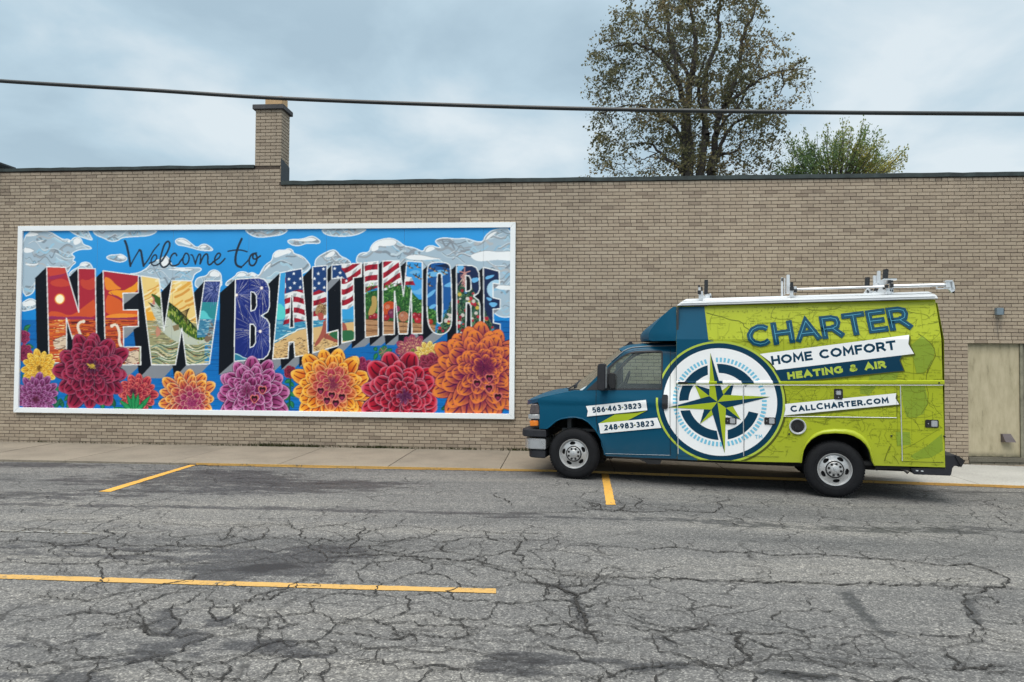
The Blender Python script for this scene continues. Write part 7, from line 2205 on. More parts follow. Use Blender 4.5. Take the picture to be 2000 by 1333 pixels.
    for _ in range(160):
        t_ = rg.random(); x = [(3.152,2.186)][0]; x2 = [(3.927,1.561)][0]
        px_ = x[0] + (x2[0] - x[0]) * t_ + rg.gauss(0, .05); py_ = x[1] + (x2[1] - x[1]) * t_ + rg.gauss(.03, .06)
        f.stroke([(px_, py_), (px_ + .012, py_ - rg.uniform(.02, .06))], .014, rg.choice(['#7f9c2e', '#93a83c', '#26401f', '#5a7a2a', '#b0b860']))
    for i in range(14):
        a = [(3.509,2.061)][0]; an = .35 + i * .11
        f.stroke([(a[0] + i * .012, a[1] - i * .02), (a[0] + i * .012 + .2 * math.cos(an) , a[1] - i * .02 + .26 * math.sin(an) * (1 - i * .03))], .008, '#4c3c26')
    for _ in range(60):
        a = [(2.984,2.150)][0]; x = a[0] + rg.uniform(-.05, .22); y = a[1] - rg.uniform(-.05, .4)
        f.stroke([(x, y), (x + .04, y - .02), (x + .07, y - .01)], .008, rg.choice(['#5c625c', '#8d9690', '#e6e8e0']))
    P_([(3.029,1.790),(3.105,1.701),(3.089,1.611),(3.015,1.557),(2.993,1.683)], '#c58a74'); P_([(3.346,1.792),(3.476,1.828),(3.497,1.720),(3.386,1.684)], '#8a7a5a')
    # last stroke of W: night sky, green point, lake
    P_([(3.905,2.779),(4.479,2.778),(4.489,2.224),(3.915,2.223)], '#2a3a72'); P_([(3.895,2.277),(4.414,2.277),(4.420,1.929),(3.902,1.928)], '#2f8c94')
    P_(chaikin([(3.881,2.080),(3.991,2.116),(4.066,2.062),(4.124,1.955),(4.235,1.929),(3.884,1.919)], 1), '#5cc8cc'); P_([(3.865,1.933),(4.420,1.934),(4.427,1.564),(3.872,1.561)], '#3f7fa0')
    P_(chaikin([(4.125,1.884),(4.219,1.830),(4.223,1.616),(4.096,1.437),(4.002,1.526),(4.111,1.651)], 1), '#7c6a5a')
    for _ in range(90):
        a = [(3.921,1.919)][0]; x = a[0] + rg.uniform(-.05, .35); y = a[1] - rg.uniform(0, .33)
        f.stroke([(x, y), (x + .06, y)], .008, rg.choice(['#1f4f78', '#8fc0d0', '#d8e6e6']))
    def burst(c, n, r0, r1, cols, w=.007):
        for i in range(n):
            an = 2 * math.pi * i / n + rg.uniform(-.05, .05); a_ = rg.uniform(.02, r0); b_ = rg.uniform(r0, r1)
            k = rg.uniform(-.08, .08)
            f.stroke([(c[0] + a_ * math.cos(an), c[1] + a_ * math.sin(an)), (c[0] + (a_ + b_) / 2 * math.cos(an + k * .4), c[1] + (a_ + b_) / 2 * math.sin(an + k * .4)), (c[0] + b_ * math.cos(an + k), c[1] + b_ * math.sin(an + k) - .03 * b_)], w, rg.choice(cols))
    burst([(4.224,2.545)][0], 70, .12, .40, ['#6a76b8', '#8f9ad0', '#4c5aa4', '#b8bce0'], .006)
    # B: fireworks
    P_([(4.552,2.831),(5.415,2.829),(5.444,1.020),(4.584,1.013)], '#1c2c78')
    for cc_, n_, ra, rb2 in (([(4.679,2.420)][0], 80, .2, .55), ([(5.200,2.562)][0], 60, .15, .40), ([(5.186,1.688)][0], 105, .22, .66)):
        burst(cc_, n_, ra, rb2, ['#c9c2c8', '#8f8fb8', '#a9a4b8', '#5a66a8', '#e6dcd0', '#4a58a4', '#7d86c0', '#3c4a94', '#2f3c88'], .006)
        f.disc(cc_, .035, '#d9c8c8'); f.disc(cc_, .02, '#fff6ee')
    P_(chaikin([(4.653,1.254),(4.764,1.228),(4.856,1.157),(5.058,1.141),(5.259,1.133),(4.656,1.067)], 1), '#2f7f9c'); f.stroke(chaikin([(4.672,1.236),(4.764,1.210),(4.875,1.140),(5.168,1.127)], 2, False), .014, '#d8eef0')
    # A, L, T: sky, sea, sand, flag, figure
    P_([(5.376,3.007),(7.383,3.072),(7.408,1.070),(5.407,1.055)], '#3aa0da'); P_(chaikin([(5.516,2.225),(5.588,2.260),(5.699,2.154),(5.703,1.924),(5.484,1.923)], 1), '#58d0cc')
    P_([(5.393,1.923),(7.397,1.946),(7.403,1.455),(5.400,1.444)], '#3f8fb4')
    for _ in range(180):
        a = [(5.466,1.905)][0]; x = a[0] + rg.uniform(0, 1.6); y = a[1] - rg.uniform(0, .5)
        f.stroke([(x, y), (x + rg.uniform(.06, .2), y + rg.uniform(-.01, .01))], .010, rg.choice(['#1f5a88', '#7fc8d4', '#2a6f9c', '#bfe4e4']))
    P_(chaikin([(5.419,1.444),(5.528,1.463),(5.654,1.543),(5.834,1.641),(5.960,1.712),(6.141,1.748),(6.501,1.803),(7.397,1.928),(7.408,1.035),(5.389,1.019)], 1), '#d8b47c')
    f.stroke(chaikin([(5.491,1.489),(5.653,1.569),(5.761,1.641),(5.906,1.677),(5.942,1.730),(6.104,1.757)], 2, False), .022, '#eaf4ee')
    for _ in range(300):
        a = [(5.461,1.091)][0]; x = a[0] + rg.uniform(0, 1.35); y = a[1] + rg.uniform(0, .45)
        f.stroke([(x, y), (x + rg.uniform(.02, .08), y + rg.uniform(-.03, .03))], .009, rg.choice(['#5c4230', '#8a6a48', '#ecd4a4', '#3c2c22', '#b08a5c']))
    # flag
    fl = [(5.691,2.935),(6.032,2.970),(6.303,3.040),(6.845,3.074),(7.241,3.090),(7.668,3.123),(8.025,3.113),(8.169,2.929),(8.259,2.771),(8.332,2.613),(8.030,2.622),(7.747,2.491),(7.621,2.578),(7.390,2.508),(7.107,2.227),(6.984,2.138),(6.857,2.138),(6.554,1.926),(6.102,1.898),(5.776,1.853),(5.653,1.817),(5.705,2.012),(5.678,2.331)]
    r_ = f.mask(fl); m_, (i0, i1, j0, j1), XX, YY = r_
    org = [(5.703,2.509)][0]
    gx_ = (XX - org[0]) / KM; gy_ = (org[1] - YY) / KM
    sh = np.where(gx_ < 640, 22 * np.sin(gx_ / 62.0), 22 * np.sin(gx_ / 62.0) + .42 * (gx_ - 640))
    band = (gy_ + sh + 2000) / 58.0
    red = (np.floor(band) % 2) == 0
    fr_ = band - np.floor(band)
    wv = .5 + .5 * np.sin(gx_ / 15.0 + gy_ / 40)
    white = np.array(hexc('#e9eaea')); grey = np.array(hexc('#aeb4b6')); rd = np.array(hexc('#a51f33')); rdk = np.array(hexc('#7d1a2c'))
    cc_ = np.where(red[..., None], np.where((wv > .75)[..., None], rdk, rd), np.where(((wv > .7) & (fr_ > .4))[..., None], grey, white))
    f.a[j0:j1, i0:i1][m_] = cc_[m_]
    P_([(5.690,2.971),(6.538,3.039),(6.827,3.056),(6.846,2.932),(6.910,2.861),(6.977,2.702),(6.848,2.791),(6.759,2.756),(6.652,2.685),(6.600,2.526),(6.519,2.473),(6.383,2.526),(6.275,2.473),(6.093,2.518),(5.948,2.527),(5.704,2.447)], '#1f4278')
    for _ in range(40):
        a = [(5.724,2.900)][0]; x = a[0] + rg.uniform(0, 1.1); y = a[1] - rg.uniform(0, .35)
        if y < a[1] - .35 + 0: continue
    for a in [(5.861,2.850),(5.763,2.740),(5.999,2.748),(5.877,2.660),(5.793,2.562),(5.998,2.576),(6.471,2.942),(6.364,2.848),(6.289,2.748),(6.499,2.742),(6.381,2.654),(6.292,2.558),(6.491,2.570),(6.698,2.950),(6.811,2.865),(6.767,2.773),(6.939,2.702)]:
        f.poly([(a[0] + (.040 if i % 2 == 0 else .017) * math.cos(math.pi / 2 + i * math.pi / 5), a[1] + (.040 if i % 2 == 0 else .017) * math.sin(math.pi / 2 + i * math.pi / 5)) for i in range(10)], '#f0f2f4')
    # seated bather
    P_(chaikin([(6.316,2.155),(6.387,2.243),(6.495,2.244),(6.542,2.155),(6.535,1.997),(6.318,2.014)], 1), '#a98a60')
    for _ in range(70):
        a = [(6.425,2.138)][0]; x = a[0] + rg.gauss(0, .06); y = a[1] + rg.gauss(0, .06)
        f.stroke([(x, y), (x + .02, y + .03), (x + .05, y + .01)], .009, rg.choice(['#5c4030', '#d8bc88', '#8a6a48']))
    P_(chaikin([(6.362,2.076),(6.480,2.058),(6.490,1.944),(6.428,1.899),(6.373,1.943)], 1), '#b3554c')
    P_(chaikin([(6.482,1.926),(6.608,1.891),(6.612,1.627),(6.487,1.573),(6.398,1.450),(6.318,1.379),(6.308,1.449),(6.414,1.608),(6.466,1.767)], 1), '#a4564a')
    P_(chaikin([(6.504,1.644),(6.792,1.575),(6.812,1.452),(6.613,1.521),(6.487,1.556)], 1), '#9c5044')
    P_(chaikin([(6.851,1.892),(6.942,1.839),(6.980,1.681),(6.854,1.645)], 1), '#a4564a'); P_(chaikin([(6.575,1.662),(6.862,1.716),(7.131,1.717),(7.134,1.524),(6.865,1.496),(6.685,1.557)], 1), '#2f6a44')
    # I, M, O: harvest crate
    P_(chaikin([(7.250,2.403),(7.517,2.526),(7.695,2.491),(7.943,2.613),(8.192,2.613),(8.300,2.420),(8.495,2.333),(8.762,2.141),(8.766,1.723),(7.258,1.717)], 1), '#2c5c30')
    for _ in range(800):
        a = [(7.328,1.893)][0]; x = a[0] + rg.uniform(0, 1.5); y = a[1] + rg.uniform(0, .75 - max(0, x - a[0] - .9) * .6)
        an = rg.uniform(0, 6.28); f.stroke([(x, y), (x + .045 * math.cos(an), y + .045 * math.sin(an))], .012, rg.choice(['#3f7a34', '#5c9a44', '#1c4426', '#7ab05a', '#2a5a2c', '#14331c']))
    P_(chaikin([(7.447,2.403),(7.554,2.403),(7.574,2.192),(7.505,2.016),(7.380,1.999),(7.414,2.157),(7.467,2.227)], 1), '#b99a5a')
    for c, r, col in (([(7.824,2.140)][0], .16, '#d0562c'), ([(7.878,2.052)][0], .095, '#7c3458'), ([(7.966,2.140)][0], .07, '#8a3c60'), ([(8.101,1.992)][0], .105, '#c98464'),
                      ([(7.452,1.972)][0], .055, '#8f2230'), ([(7.532,1.999)][0], .06, '#a02a34'), ([(7.758,1.973)][0], .065, '#a02430'), ([(8.331,2.010)][0], .065, '#9c2430'), ([(8.394,1.923)][0], .075, '#b42c34'), ([(8.428,2.019)][0], .05, '#8f2230'), ([(8.637,1.888)][0], .06, '#a83428')):
        f.disc(c, r, mixc(col, '#200a0a', .45)); f.disc((c[0], c[1] + .004), r * .93, col); f.disc((c[0] - r * .3, c[1] + r * .3), r * .3, mixc(col, '#ffffff', .35))
        if r > .09:
            for i in range(-3, 4): f.stroke([(c[0] + i * r * .22, c[1] - r * .7), (c[0] + i * r * .27, c[1]), (c[0] + i * r * .1, c[1] + r * .8)], .008, mixc(col, '#401810', .5))
    P_([(7.256,1.949),(8.738,1.836),(8.741,1.584),(7.261,1.507)], '#b78a63')
    for yy in (1190, 1255):
        a = [(7.257,1.823)][0]; 
    for l in ([(7.257,1.831),(8.739,1.767)], [(7.259,1.709),(8.740,1.702)], [(7.256,1.946),(8.738,1.833)]): f.stroke(l, .016, '#5c3c28')
    for _ in range(60):
        a = [(7.346,1.893)][0]; x = a[0] + rg.uniform(0, 1.35); y = a[1] - rg.uniform(0, .3); f.stroke([(x, y), (x + .12, y)], .007, '#8f6444')
    # M right leg, O, R, E: dusk to night
    P_([(8.115,3.122),(8.523,3.120),(8.531,2.333),(8.407,2.333),(8.300,2.438),(8.227,2.613),(8.333,2.613),(8.261,2.771),(8.154,2.788)], '#3b9be0')
    P_([(8.540,3.120),(9.104,3.118),(9.113,2.125),(8.727,2.124),(8.549,2.228)], '#1f5a9c'); P_([(9.087,3.118),(10.152,3.114),(10.163,1.573),(9.101,1.568)], '#1c2c50')
    P_([(8.701,2.997),(9.087,3.066),(9.088,2.926),(8.930,2.961)], '#182848')
    for l in ("",):
        for pl in ([(8.171,2.858),(8.330,2.928),(8.454,2.875),(8.331,2.823)], [(8.211,2.508),(8.370,2.508),(8.458,2.578),(8.459,2.420),(8.335,2.438)], [(8.543,2.858),(8.719,2.892),(8.860,2.927),(9.019,2.856),(8.861,2.787),(8.685,2.787),(8.562,2.735)], [(8.565,2.420),(8.670,2.508),(8.758,2.543),(8.689,2.420),(8.566,2.351)], [(8.585,2.159),(8.690,2.246),(8.778,2.229),(8.691,2.141)],
                   [(8.898,2.612),(9.073,2.699),(9.092,2.577),(8.933,2.577)], [(9.440,2.751),(9.598,2.768),(9.598,2.699),(9.476,2.647)], [(9.720,2.785),(9.911,2.828),(9.876,2.768),(9.738,2.716)], [(9.723,2.386),(9.880,2.351),(9.811,2.282)], [(9.776,2.264),(9.898,2.282),(9.985,2.247),(9.881,2.161)], [(9.149,3.004),(9.333,2.995),(9.212,2.856),(9.150,2.856)]):
            P_(chaikin(pl, 1), '#6db4e4')
    f.disc([(9.948,2.533)][0], .19, '#a9cfe6')
    for a in [(8.214,2.972),(8.365,2.981),(8.340,2.788),(8.403,2.753),(8.622,2.954),(8.710,2.901),(8.614,2.787),(8.905,2.848),(8.939,2.909),(8.616,2.613)]:
        f.stroke([(a[0] - .05, a[1] + .045), (a[0], a[1]), (a[0] + .065, a[1] - .02)], .02, '#4c3c2a'); f.stroke([(a[0], a[1]), (a[0] + .01, a[1] + .06)], .018, '#2c2620'); f.disc((a[0] + .01, a[1] - .008), .018, '#b8946a')
    ap = [(9.309,2.786)][0]; bl_ = [(8.741,1.584)][0]; br_ = [(9.990,1.590)][0]
    P_([ap, br_, bl_], '#1c3830')
    for _ in range(2600):
        t_ = rg.random() ** .55; y = ap[1] + (bl_[1] - ap[1]) * t_; xl = ap[0] + (bl_[0] - ap[0]) * t_; xr = ap[0] + (br_[0] - ap[0]) * t_
        x = rg.uniform(xl - .03, xr + .03); an = rg.uniform(-2.6, -.5)
        f.stroke([(x, y), (x + .05 * math.cos(an), y + .05 * math.sin(an))], .010, rg.choice(['#2c5a48', '#16302c', '#3f7458', '#5c8a60', '#0f2424', '#7a8a5c', '#244a44']))
    for _ in range(95):
        t_ = rg.random() ** .6; y = ap[1] + (bl_[1] - ap[1]) * t_; xl = ap[0] + (bl_[0] - ap[0]) * t_; xr = ap[0] + (br_[0] - ap[0]) * t_
        x = rg.uniform(xl, xr); col = rg.choice(['#a82838', '#b83040', '#4c7fa8', '#c9b04c', '#a82838', '#d0c8c0', '#8f2434'])
        f.disc((x, y), rg.uniform(.018, .042), col)
    a = [(9.314,2.856)][0]
    for i in range(5):
        an = math.pi / 2 + i * 2 * math.pi / 5; f.stroke([(a[0], a[1]), (a[0] + .11 * math.cos(an), a[1] + .11 * math.sin(an))], .022, '#c98f88')
    for _ in range(60): f.stroke([(a[0] + rg.gauss(0, .03), a[1] - rg.uniform(0, .25)), (a[0] + rg.gauss(0, .05), a[1] - rg.uniform(.02, .28))], .008, rg.choice(['#c98f88', '#8a5c64', '#e0c0b0']))
    # composite the faces
    for k in order:
        loops = LT[k]
        r_ = cv.mask(loops[0]); m_, (i0, i1, j0, j1), XX, YY = r_
        full = np.zeros((cv.H, cv.W), bool); full[j0:j1, i0:i1] = m_
        for h in loops[1:]:
            m2_, (a0, a1, b0_, b1), _, _ = cv.mask(h); full[b0_:b1, a0:a1] &= ~m2_
        cv.a[full] = f.a[full]
        for l in loops: cv.stroke(l, .021, '#eceeee', closed=True)
    # ---- script line
    ink = '#27323f'
    for pts, w in (([(2.301,3.528),(2.341,3.443),(2.391,3.234),(2.430,3.016)], .038), ([(2.430,3.016),(2.502,3.161),(2.611,3.338)], .022), ([(2.611,3.338),(2.649,3.332),(2.675,3.178),(2.712,3.016)], .036), ([(2.712,3.016),(2.822,3.160),(2.913,3.331),(3.032,3.462)], .022),
                   ([(2.834,3.069),(2.955,3.105),(3.000,3.195),(2.952,3.259),(2.878,3.178),(2.862,3.069),(2.919,3.015),(3.013,3.033),(3.105,3.123)], .023), ([(3.105,3.123),(3.232,3.330),(3.270,3.474),(3.213,3.528),(3.139,3.447),(3.087,3.267),(3.049,3.087),(3.108,2.978),(3.201,2.996),(3.283,3.104)], .030),
                   ([(3.412,3.221),(3.382,3.280),(3.308,3.248),(3.255,3.122),(3.275,3.032),(3.350,3.005),(3.462,3.049)] + [(3.470,3.085),(3.562,3.193)], .026), ([(3.594,3.268),(3.540,3.175),(3.545,3.076),(3.602,3.027),(3.666,3.094),(3.677,3.201),(3.635,3.268),(3.594,3.268)], .024),
                   ([(3.710,3.237),(3.751,3.228),(3.807,3.048)], .022), ([(3.807,3.048),(3.848,3.201),(3.892,3.263),(3.920,3.227),(3.907,3.053)], .024), ([(3.907,3.053),(3.975,3.213),(4.033,3.266),(4.071,3.227),(4.063,3.065),(4.104,3.020),(4.177,3.083)], .026),
                   ([(4.177,3.092),(4.306,3.168),(4.341,3.247),(4.285,3.280),(4.216,3.190),(4.205,3.083),(4.271,3.020),(4.363,3.082),(4.426,3.157)], .025), ([(4.770,3.555),(4.708,3.421),(4.655,3.260),(4.639,3.099),(4.678,3.010),(4.770,2.982)], .036), ([(4.770,2.982),(4.879,3.080),(4.933,3.152)], .022), ([(4.488,3.306),(4.635,3.332),(4.764,3.331),(4.885,3.295)], .022),
                   ([(5.078,3.267),(4.968,3.241),(4.924,3.116),(4.954,3.018),(5.027,3.008),(5.090,3.097),(5.097,3.222),(5.023,3.273),(4.997,3.169),(5.062,3.133),(5.162,3.208)], .028)):
        cv.stroke(chaikin(pts, 2, False), w * 1.28, ink)
    # ---- dahlias along the bottom
    def leafp(a, b, w, c):
        dx, dy = b[0] - a[0], b[1] - a[1]; l = math.hypot(dx, dy); nx_, ny_ = -dy / l * w, dx / l * w
        p = chaikin([a, (a[0] + dx * .35 + nx_, a[1] + dy * .35 + ny_), (a[0] + dx * .7 + nx_ * .7, a[1] + dy * .7 + ny_ * .7), b, (a[0] + dx * .7 - nx_ * .7, a[1] + dy * .7 - ny_ * .7), (a[0] + dx * .35 - nx_, a[1] + dy * .35 - ny_)], 1)
        cv.poly(p, c); cv.stroke(p, .009, mixc(c, '#06180c', .6), closed=True); cv.stroke([a, b], .008, mixc(c, '#bfe0a0', .25))
    def petal(c, an, r0, r1, w, cb, ct, rim, streak, sharp=.58):
        ux, uy = math.cos(an), math.sin(an)
        L_ = r1 - r0
        xs = [c[0] + ux * r0 - uy * w, c[0] + ux * r0 + uy * w, c[0] + ux * r1 - uy * w, c[0] + ux * r1 + uy * w]
        ys = [c[1] + uy * r0 + ux * w, c[1] + uy * r0 - ux * w, c[1] + uy * r1 + ux * w, c[1] + uy * r1 - ux * w]
        i0, i1, j0, j1 = cv.rng(min(xs), max(xs), min(ys), max(ys))
        if i1 <= i0 or j1 <= j0: return
        XX, YY = np.meshgrid(cv.X[i0:i1] - c[0], cv.Y[j0:j1] - c[1])
        s_ = (XX * ux + YY * uy - r0) / L_; t_ = (-XX * uy + YY * ux)
        sc = np.clip(s_, 0, 1)
        prof = w * np.maximum(1e-4, (sc ** .55) * (1 - sc) ** sharp) * 2.05
        tn = np.abs(t_) / prof
        m_ = (s_ > 0) & (s_ < 1) & (tn < 1)
        if not m_.any(): return
        cb, ct, rim, st_ = [np.array(hexc(q) if isinstance(q, str) else q, dtype=np.float32) for q in (cb, ct, rim, streak)]
        tt_ = np.clip((sc - .42) / .5, 0, 1)[..., None]; col = cb + (ct - cb) * tt_; col = col + (rim - col) * (np.clip((sc - .86) / .14, 0, 1)[..., None] * .7)
        lines = np.sin((t_ / prof) * 9 + np.sin(s_ * 7) * .8) > .78
        col = np.where((lines & (s_ < .86))[..., None], st_, col)
        rimf = np.clip((tn - .62) / .26, 0, 1)[..., None] ** 1.6; col = col + (rim - col) * rimf * .75
        col = np.where((tn > .93)[..., None], st_ * .55, col)
        cv.a[j0:j1, i0:i1][m_] = col[m_]
    def dahlia(c, R0, seed, cb, ct, rim, streak, rings=6, n0=15, ctr=None, sq=1.0, core='#5a1838', cb2=None, ct2=None, spread=1.0):
        cb0, ct0 = cb, ct; R0 *= 1.05
        n0 = int(n0 * .86)
        r2 = random.Random(seed)
        heart = ctr or c
        cv.disc(c, R0 * .75, mixc(streak, '#100408', .3))
        for i in range(rings):
            fr_ = i / (rings - 1) if rings > 1 else 0
            R1 = R0 * (1 - .74 * fr_ ** .9)
            cc2 = (c[0] + (heart[0] - c[0]) * fr_, c[1] + (heart[1] - c[1]) * fr_)
            n = max(6, int(n0 * (1 - .45 * fr_)))
            if cb2 and fr_ > .38: cb, ct = mixc(cb0, cb2, min(1, (fr_ - .3) * 2.5)), mixc(ct0, ct2, min(1, (fr_ - .3) * 2.0))
            off = r2.uniform(0, 6.28)
            for k in range(n):
                an = off + 2 * math.pi * (k + r2.uniform(-.12, .12)) / n
                rr = R1 * r2.uniform(.90, 1.08)
                L_ = rr * r2.uniform(.56, .72) if i < rings - 1 else rr * .9
                w = math.pi * rr / n * r2.uniform(.80, 1.0) * spread
                sh = r2.uniform(-.08, .10)
                petal(cc2, an, rr - L_, rr, w, mixc(cb, '#200810', max(0, -sh)), mixc(ct, rim, max(0, sh) * 2 + fr_ * .1), rim, streak)
        for k in range(26):
            an = r2.uniform(0, 6.28); rr = R0 * .15 * r2.random() ** .5
            petal((heart[0], heart[1]), an, rr * .2, rr + R0 * .07, R0 * .030, core, mixc(core, rim, .35), mixc(core, rim, .5), mixc(core, '#000000', .5))
    g1_, g2_, g3_ = '#1f7a4c', '#14583a', '#2f9a58'
    # background greenery
    for _ in range(60):
        x = rg.uniform(.15, 10.1); a = (x, rg.uniform(.05, .30)); an = rg.uniform(.4, 2.7); leafp(a, (a[0] + .26 * math.cos(an), a[1] + .22 * math.sin(an)), .05, rg.choice([g1_, g2_, '#17664a']))
    for l in ([(0.151,1.698),(0.302,1.807)], [(0.153,1.625),(0.246,1.734)], [(0.197,1.388),(0.391,1.334)], [(0.168,1.042),(0.323,1.007)], [(0.136,0.787),(0.275,0.607)], [(0.929,0.541),(0.857,0.359)]): leafp(l[0], l[1], .05, g1_)
    dahlia([(0.154,1.552)][0], .14, 50, '#8a2850', '#b03c68', '#c8688c', '#4a1430', 3, 9)
    dahlia([(0.163,1.224)][0], .19, 51, '#7c2444', '#a03458', '#b85a7c', '#4a1430', 4, 10)
    dahlia([(0.517,0.917)][0], .37, 52, '#e0a02c', '#f4cc50', '#f8dc84', '#a8701c', 5, 16, core='#8a5a18')
    for l in ([(5.830,0.731),(5.704,0.659)], [(5.794,0.678),(5.904,0.591)], [(5.796,0.590),(5.688,0.518)], [(5.815,0.484),(5.926,0.380)], [(5.798,0.413),(5.727,0.307)], [(5.836,0.308),(5.893,0.151)], [(5.801,0.273),(5.748,0.131)], [(7.585,1.271),(7.516,1.131)], [(7.673,1.359),(7.779,1.395)], [(7.531,1.306),(7.566,1.394)], [(7.780,1.308),(7.886,1.343)]): leafp(l[0], l[1], .045, g1_)
    cv.stroke([(7.657,1.202),(7.668,1.045),(7.687,0.958)], .02, g1_); cv.stroke([(5.829,0.766),(5.816,0.414),(5.803,0.132)], .035, g2_)
    dahlia([(5.809,0.881)][0], .13, 53, '#7c2038', '#a83048', '#b85060', '#401020', 3, 8)
    cv.disc([(7.709,1.290)][0], .10, '#2f6a44')
    for k in range(14):
        a = [(7.709,1.290)][0]; an = k * .45; cv.stroke([a, (a[0] + .1 * math.cos(an), a[1] + .1 * math.sin(an))], .012, ['#8a4c6c', '#3f8a54', '#c08a60'][k % 3])
    dahlia([(8.294,1.311)][0], .34, 54, '#d8a080', '#8a2c50', '#a0486c', '#5a1838', 4, 14, core='#7c9a38')
    dahlia([(8.630,1.209)][0], .30, 55, '#d8b048', '#f0dc84', '#f8ecb4', '#9a6c24', 4, 16)
    dahlia([(8.703,0.931)][0], .36, 56, '#7c2038', '#98344c', '#b05c70', '#4a1228', 5, 12)
    dahlia([(7.234,0.849)][0], .33, 57, '#7c1c40', '#9c2c54', '#b85a80', '#4a1030', 5, 13)
    dahlia([(2.655,0.397)][0], .40, 58, '#98203c', '#dc5c54', '#e88c80', '#5c1428', 5, 14, [(2.541,0.449)][0])
    for l in ([(2.568,0.056),(2.411,0.394)], [(2.568,0.056),(2.541,0.449)], [(2.606,0.056),(2.654,0.415)], [(2.643,0.056),(2.917,0.382)], [(2.531,0.055),(2.244,0.285)], [(2.493,0.037),(2.115,0.122)], [(2.606,0.038),(2.789,0.237)]): leafp(l[0], l[1], .055, '#1d8a50')
    dahlia([(0.474,0.337)][0], .45, 59, '#682050', '#a8609a', '#ccA0c8', '#3c102e', 6, 18, [(0.457,0.264)][0])
    dahlia([(3.673,0.319)][0], .60, 60, '#c04a3c', '#f2a83c', '#f8dcae', '#7c2038', 6, 16, [(3.786,0.231)][0], core='#a02c68', cb2='#8f2458', ct2='#b84470')
    dahlia([(1.654,0.845)][0], .79, 61, '#56102e', '#a02040', '#b46480', '#340a1e', 8, 15, [(1.662,0.945)][0], core='#4a1838')
    a = [(1.651,0.981)][0]
    for k in range(22): cv.stroke([(a[0] + rg.gauss(0, .05), a[1] - rg.uniform(0, .08)), (a[0] + rg.gauss(0, .06), a[1] + rg.uniform(.0, .04))], .010, rg.choice(['#c9a83c', '#e0c050', '#8a6a2c']))
    dahlia([(5.070,0.441)][0], .72, 62, '#6c1c4c', '#b4508c', '#e4c4e0', '#44102e', 7, 14, [(4.941,0.492)][0], core='#7c2454')
    dahlia([(6.663,0.546)][0], .80, 63, '#cc5418', '#f8b238', '#f8d080', '#8c2c1c', 7, 16, [(6.688,0.651)][0], core='#84284c', cb2='#a02c50', ct2='#c04c5c')
    dahlia([(8.056,0.473)][0], .78, 64, '#700c24', '#cc2038', '#e0a0b0', '#48081e', 7, 13, [(8.145,0.422)][0], core='#5c1c4c')
    dahlia([(9.648,0.870)][0], .97, 65, '#6c184c', '#ee8c30', '#d86c58', '#5c1848', 9, 16, [(9.716,1.009)][0], core='#6c1c48')
    for hx_ in [(9.822,0.794),(9.580,0.688),(9.815,0.595),(9.990,0.425)] + [(6.447,0.508),(6.673,0.423),(6.880,0.390),(6.576,0.317),(6.756,0.266),(5.090,0.335),(5.251,0.513)]:
        q = [(hx_[0] + KM * x, hx_[1] + KM * y) for x, y in ((0, -62), (-48, -5), (-50, 30), (-25, 50), (0, 34), (25, 50), (50, 30), (48, -5))]
        cv.poly(chaikin(q, 1), '#d0706c'); cv.poly(chaikin([(hx_[0] + (x - hx_[0]) * .74, hx_[1] + (y - hx_[1]) * .74) for x, y in q], 1), '#2c1018')
        cv.poly(chaikin([(hx_[0] + (x - hx_[0]) * .4, hx_[1] - .02 + (y - hx_[1]) * .4) for x, y in q], 1), '#8a2c50')
    return cv
cvm = paint_mural()
img = cvm.a.reshape(NY, SSX, NX, SSX, 3).mean(axis=(1, 3))
img = np.clip(img, 0, 1)
img = np.where(img <= .04045, img / 12.92, ((img + .055) / 1.055) ** 2.4)
def mural_mat():
    m, N, L, b = new_mat('printed_panel')
    at = nd(N, 'ShaderNodeAttribute', attribute_name='tone')
    g = N.new('ShaderNodeNewGeometry'); n = nd(N, 'ShaderNodeTexNoise', Scale=1.2, Detail=4.0); L.new(g.outputs['Position'], n.inputs['Vector'])
    r = ramp(N, [(.3, (.93, .93, .93)), (.7, (1.0, 1.0, 1.0))]); L.new(n.outputs['Fac'], r.inputs['Fac'])
    mu = nd(N, 'ShaderNodeMix', data_type='RGBA', blend_type='MULTIPLY'); mu.inputs['Factor'].default_value = 1
    L.new(at.outputs['Color'], mu.inputs['A']); L.new(r.outputs['Color'], mu.inputs['B'])
    L.new(mu.outputs['Result'], b.inputs['Base Color']); b.inputs['Roughness'].default_value = .55; b.inputs['Specular IOR Level'].default_value = .15
    return m
M_mural = mural_mat()
mural = empty('mural', (-11.245, -.002, .610), 0, 'wide white-framed painted welcome mural with big letters and dahlias, mounted on the brick wall', 'mural')
seams = [FR] + [p[0] for p in [(1.713,2.873),(3.334,2.870)] + [(4.923,2.866),(6.526,2.862)] + [(8.104,2.859),(9.684,2.855)]] + [MW - FR]
xs_all = np.linspace(0, MW, NX); ys_all = (np.arange(NY) + .5) / NY * MH
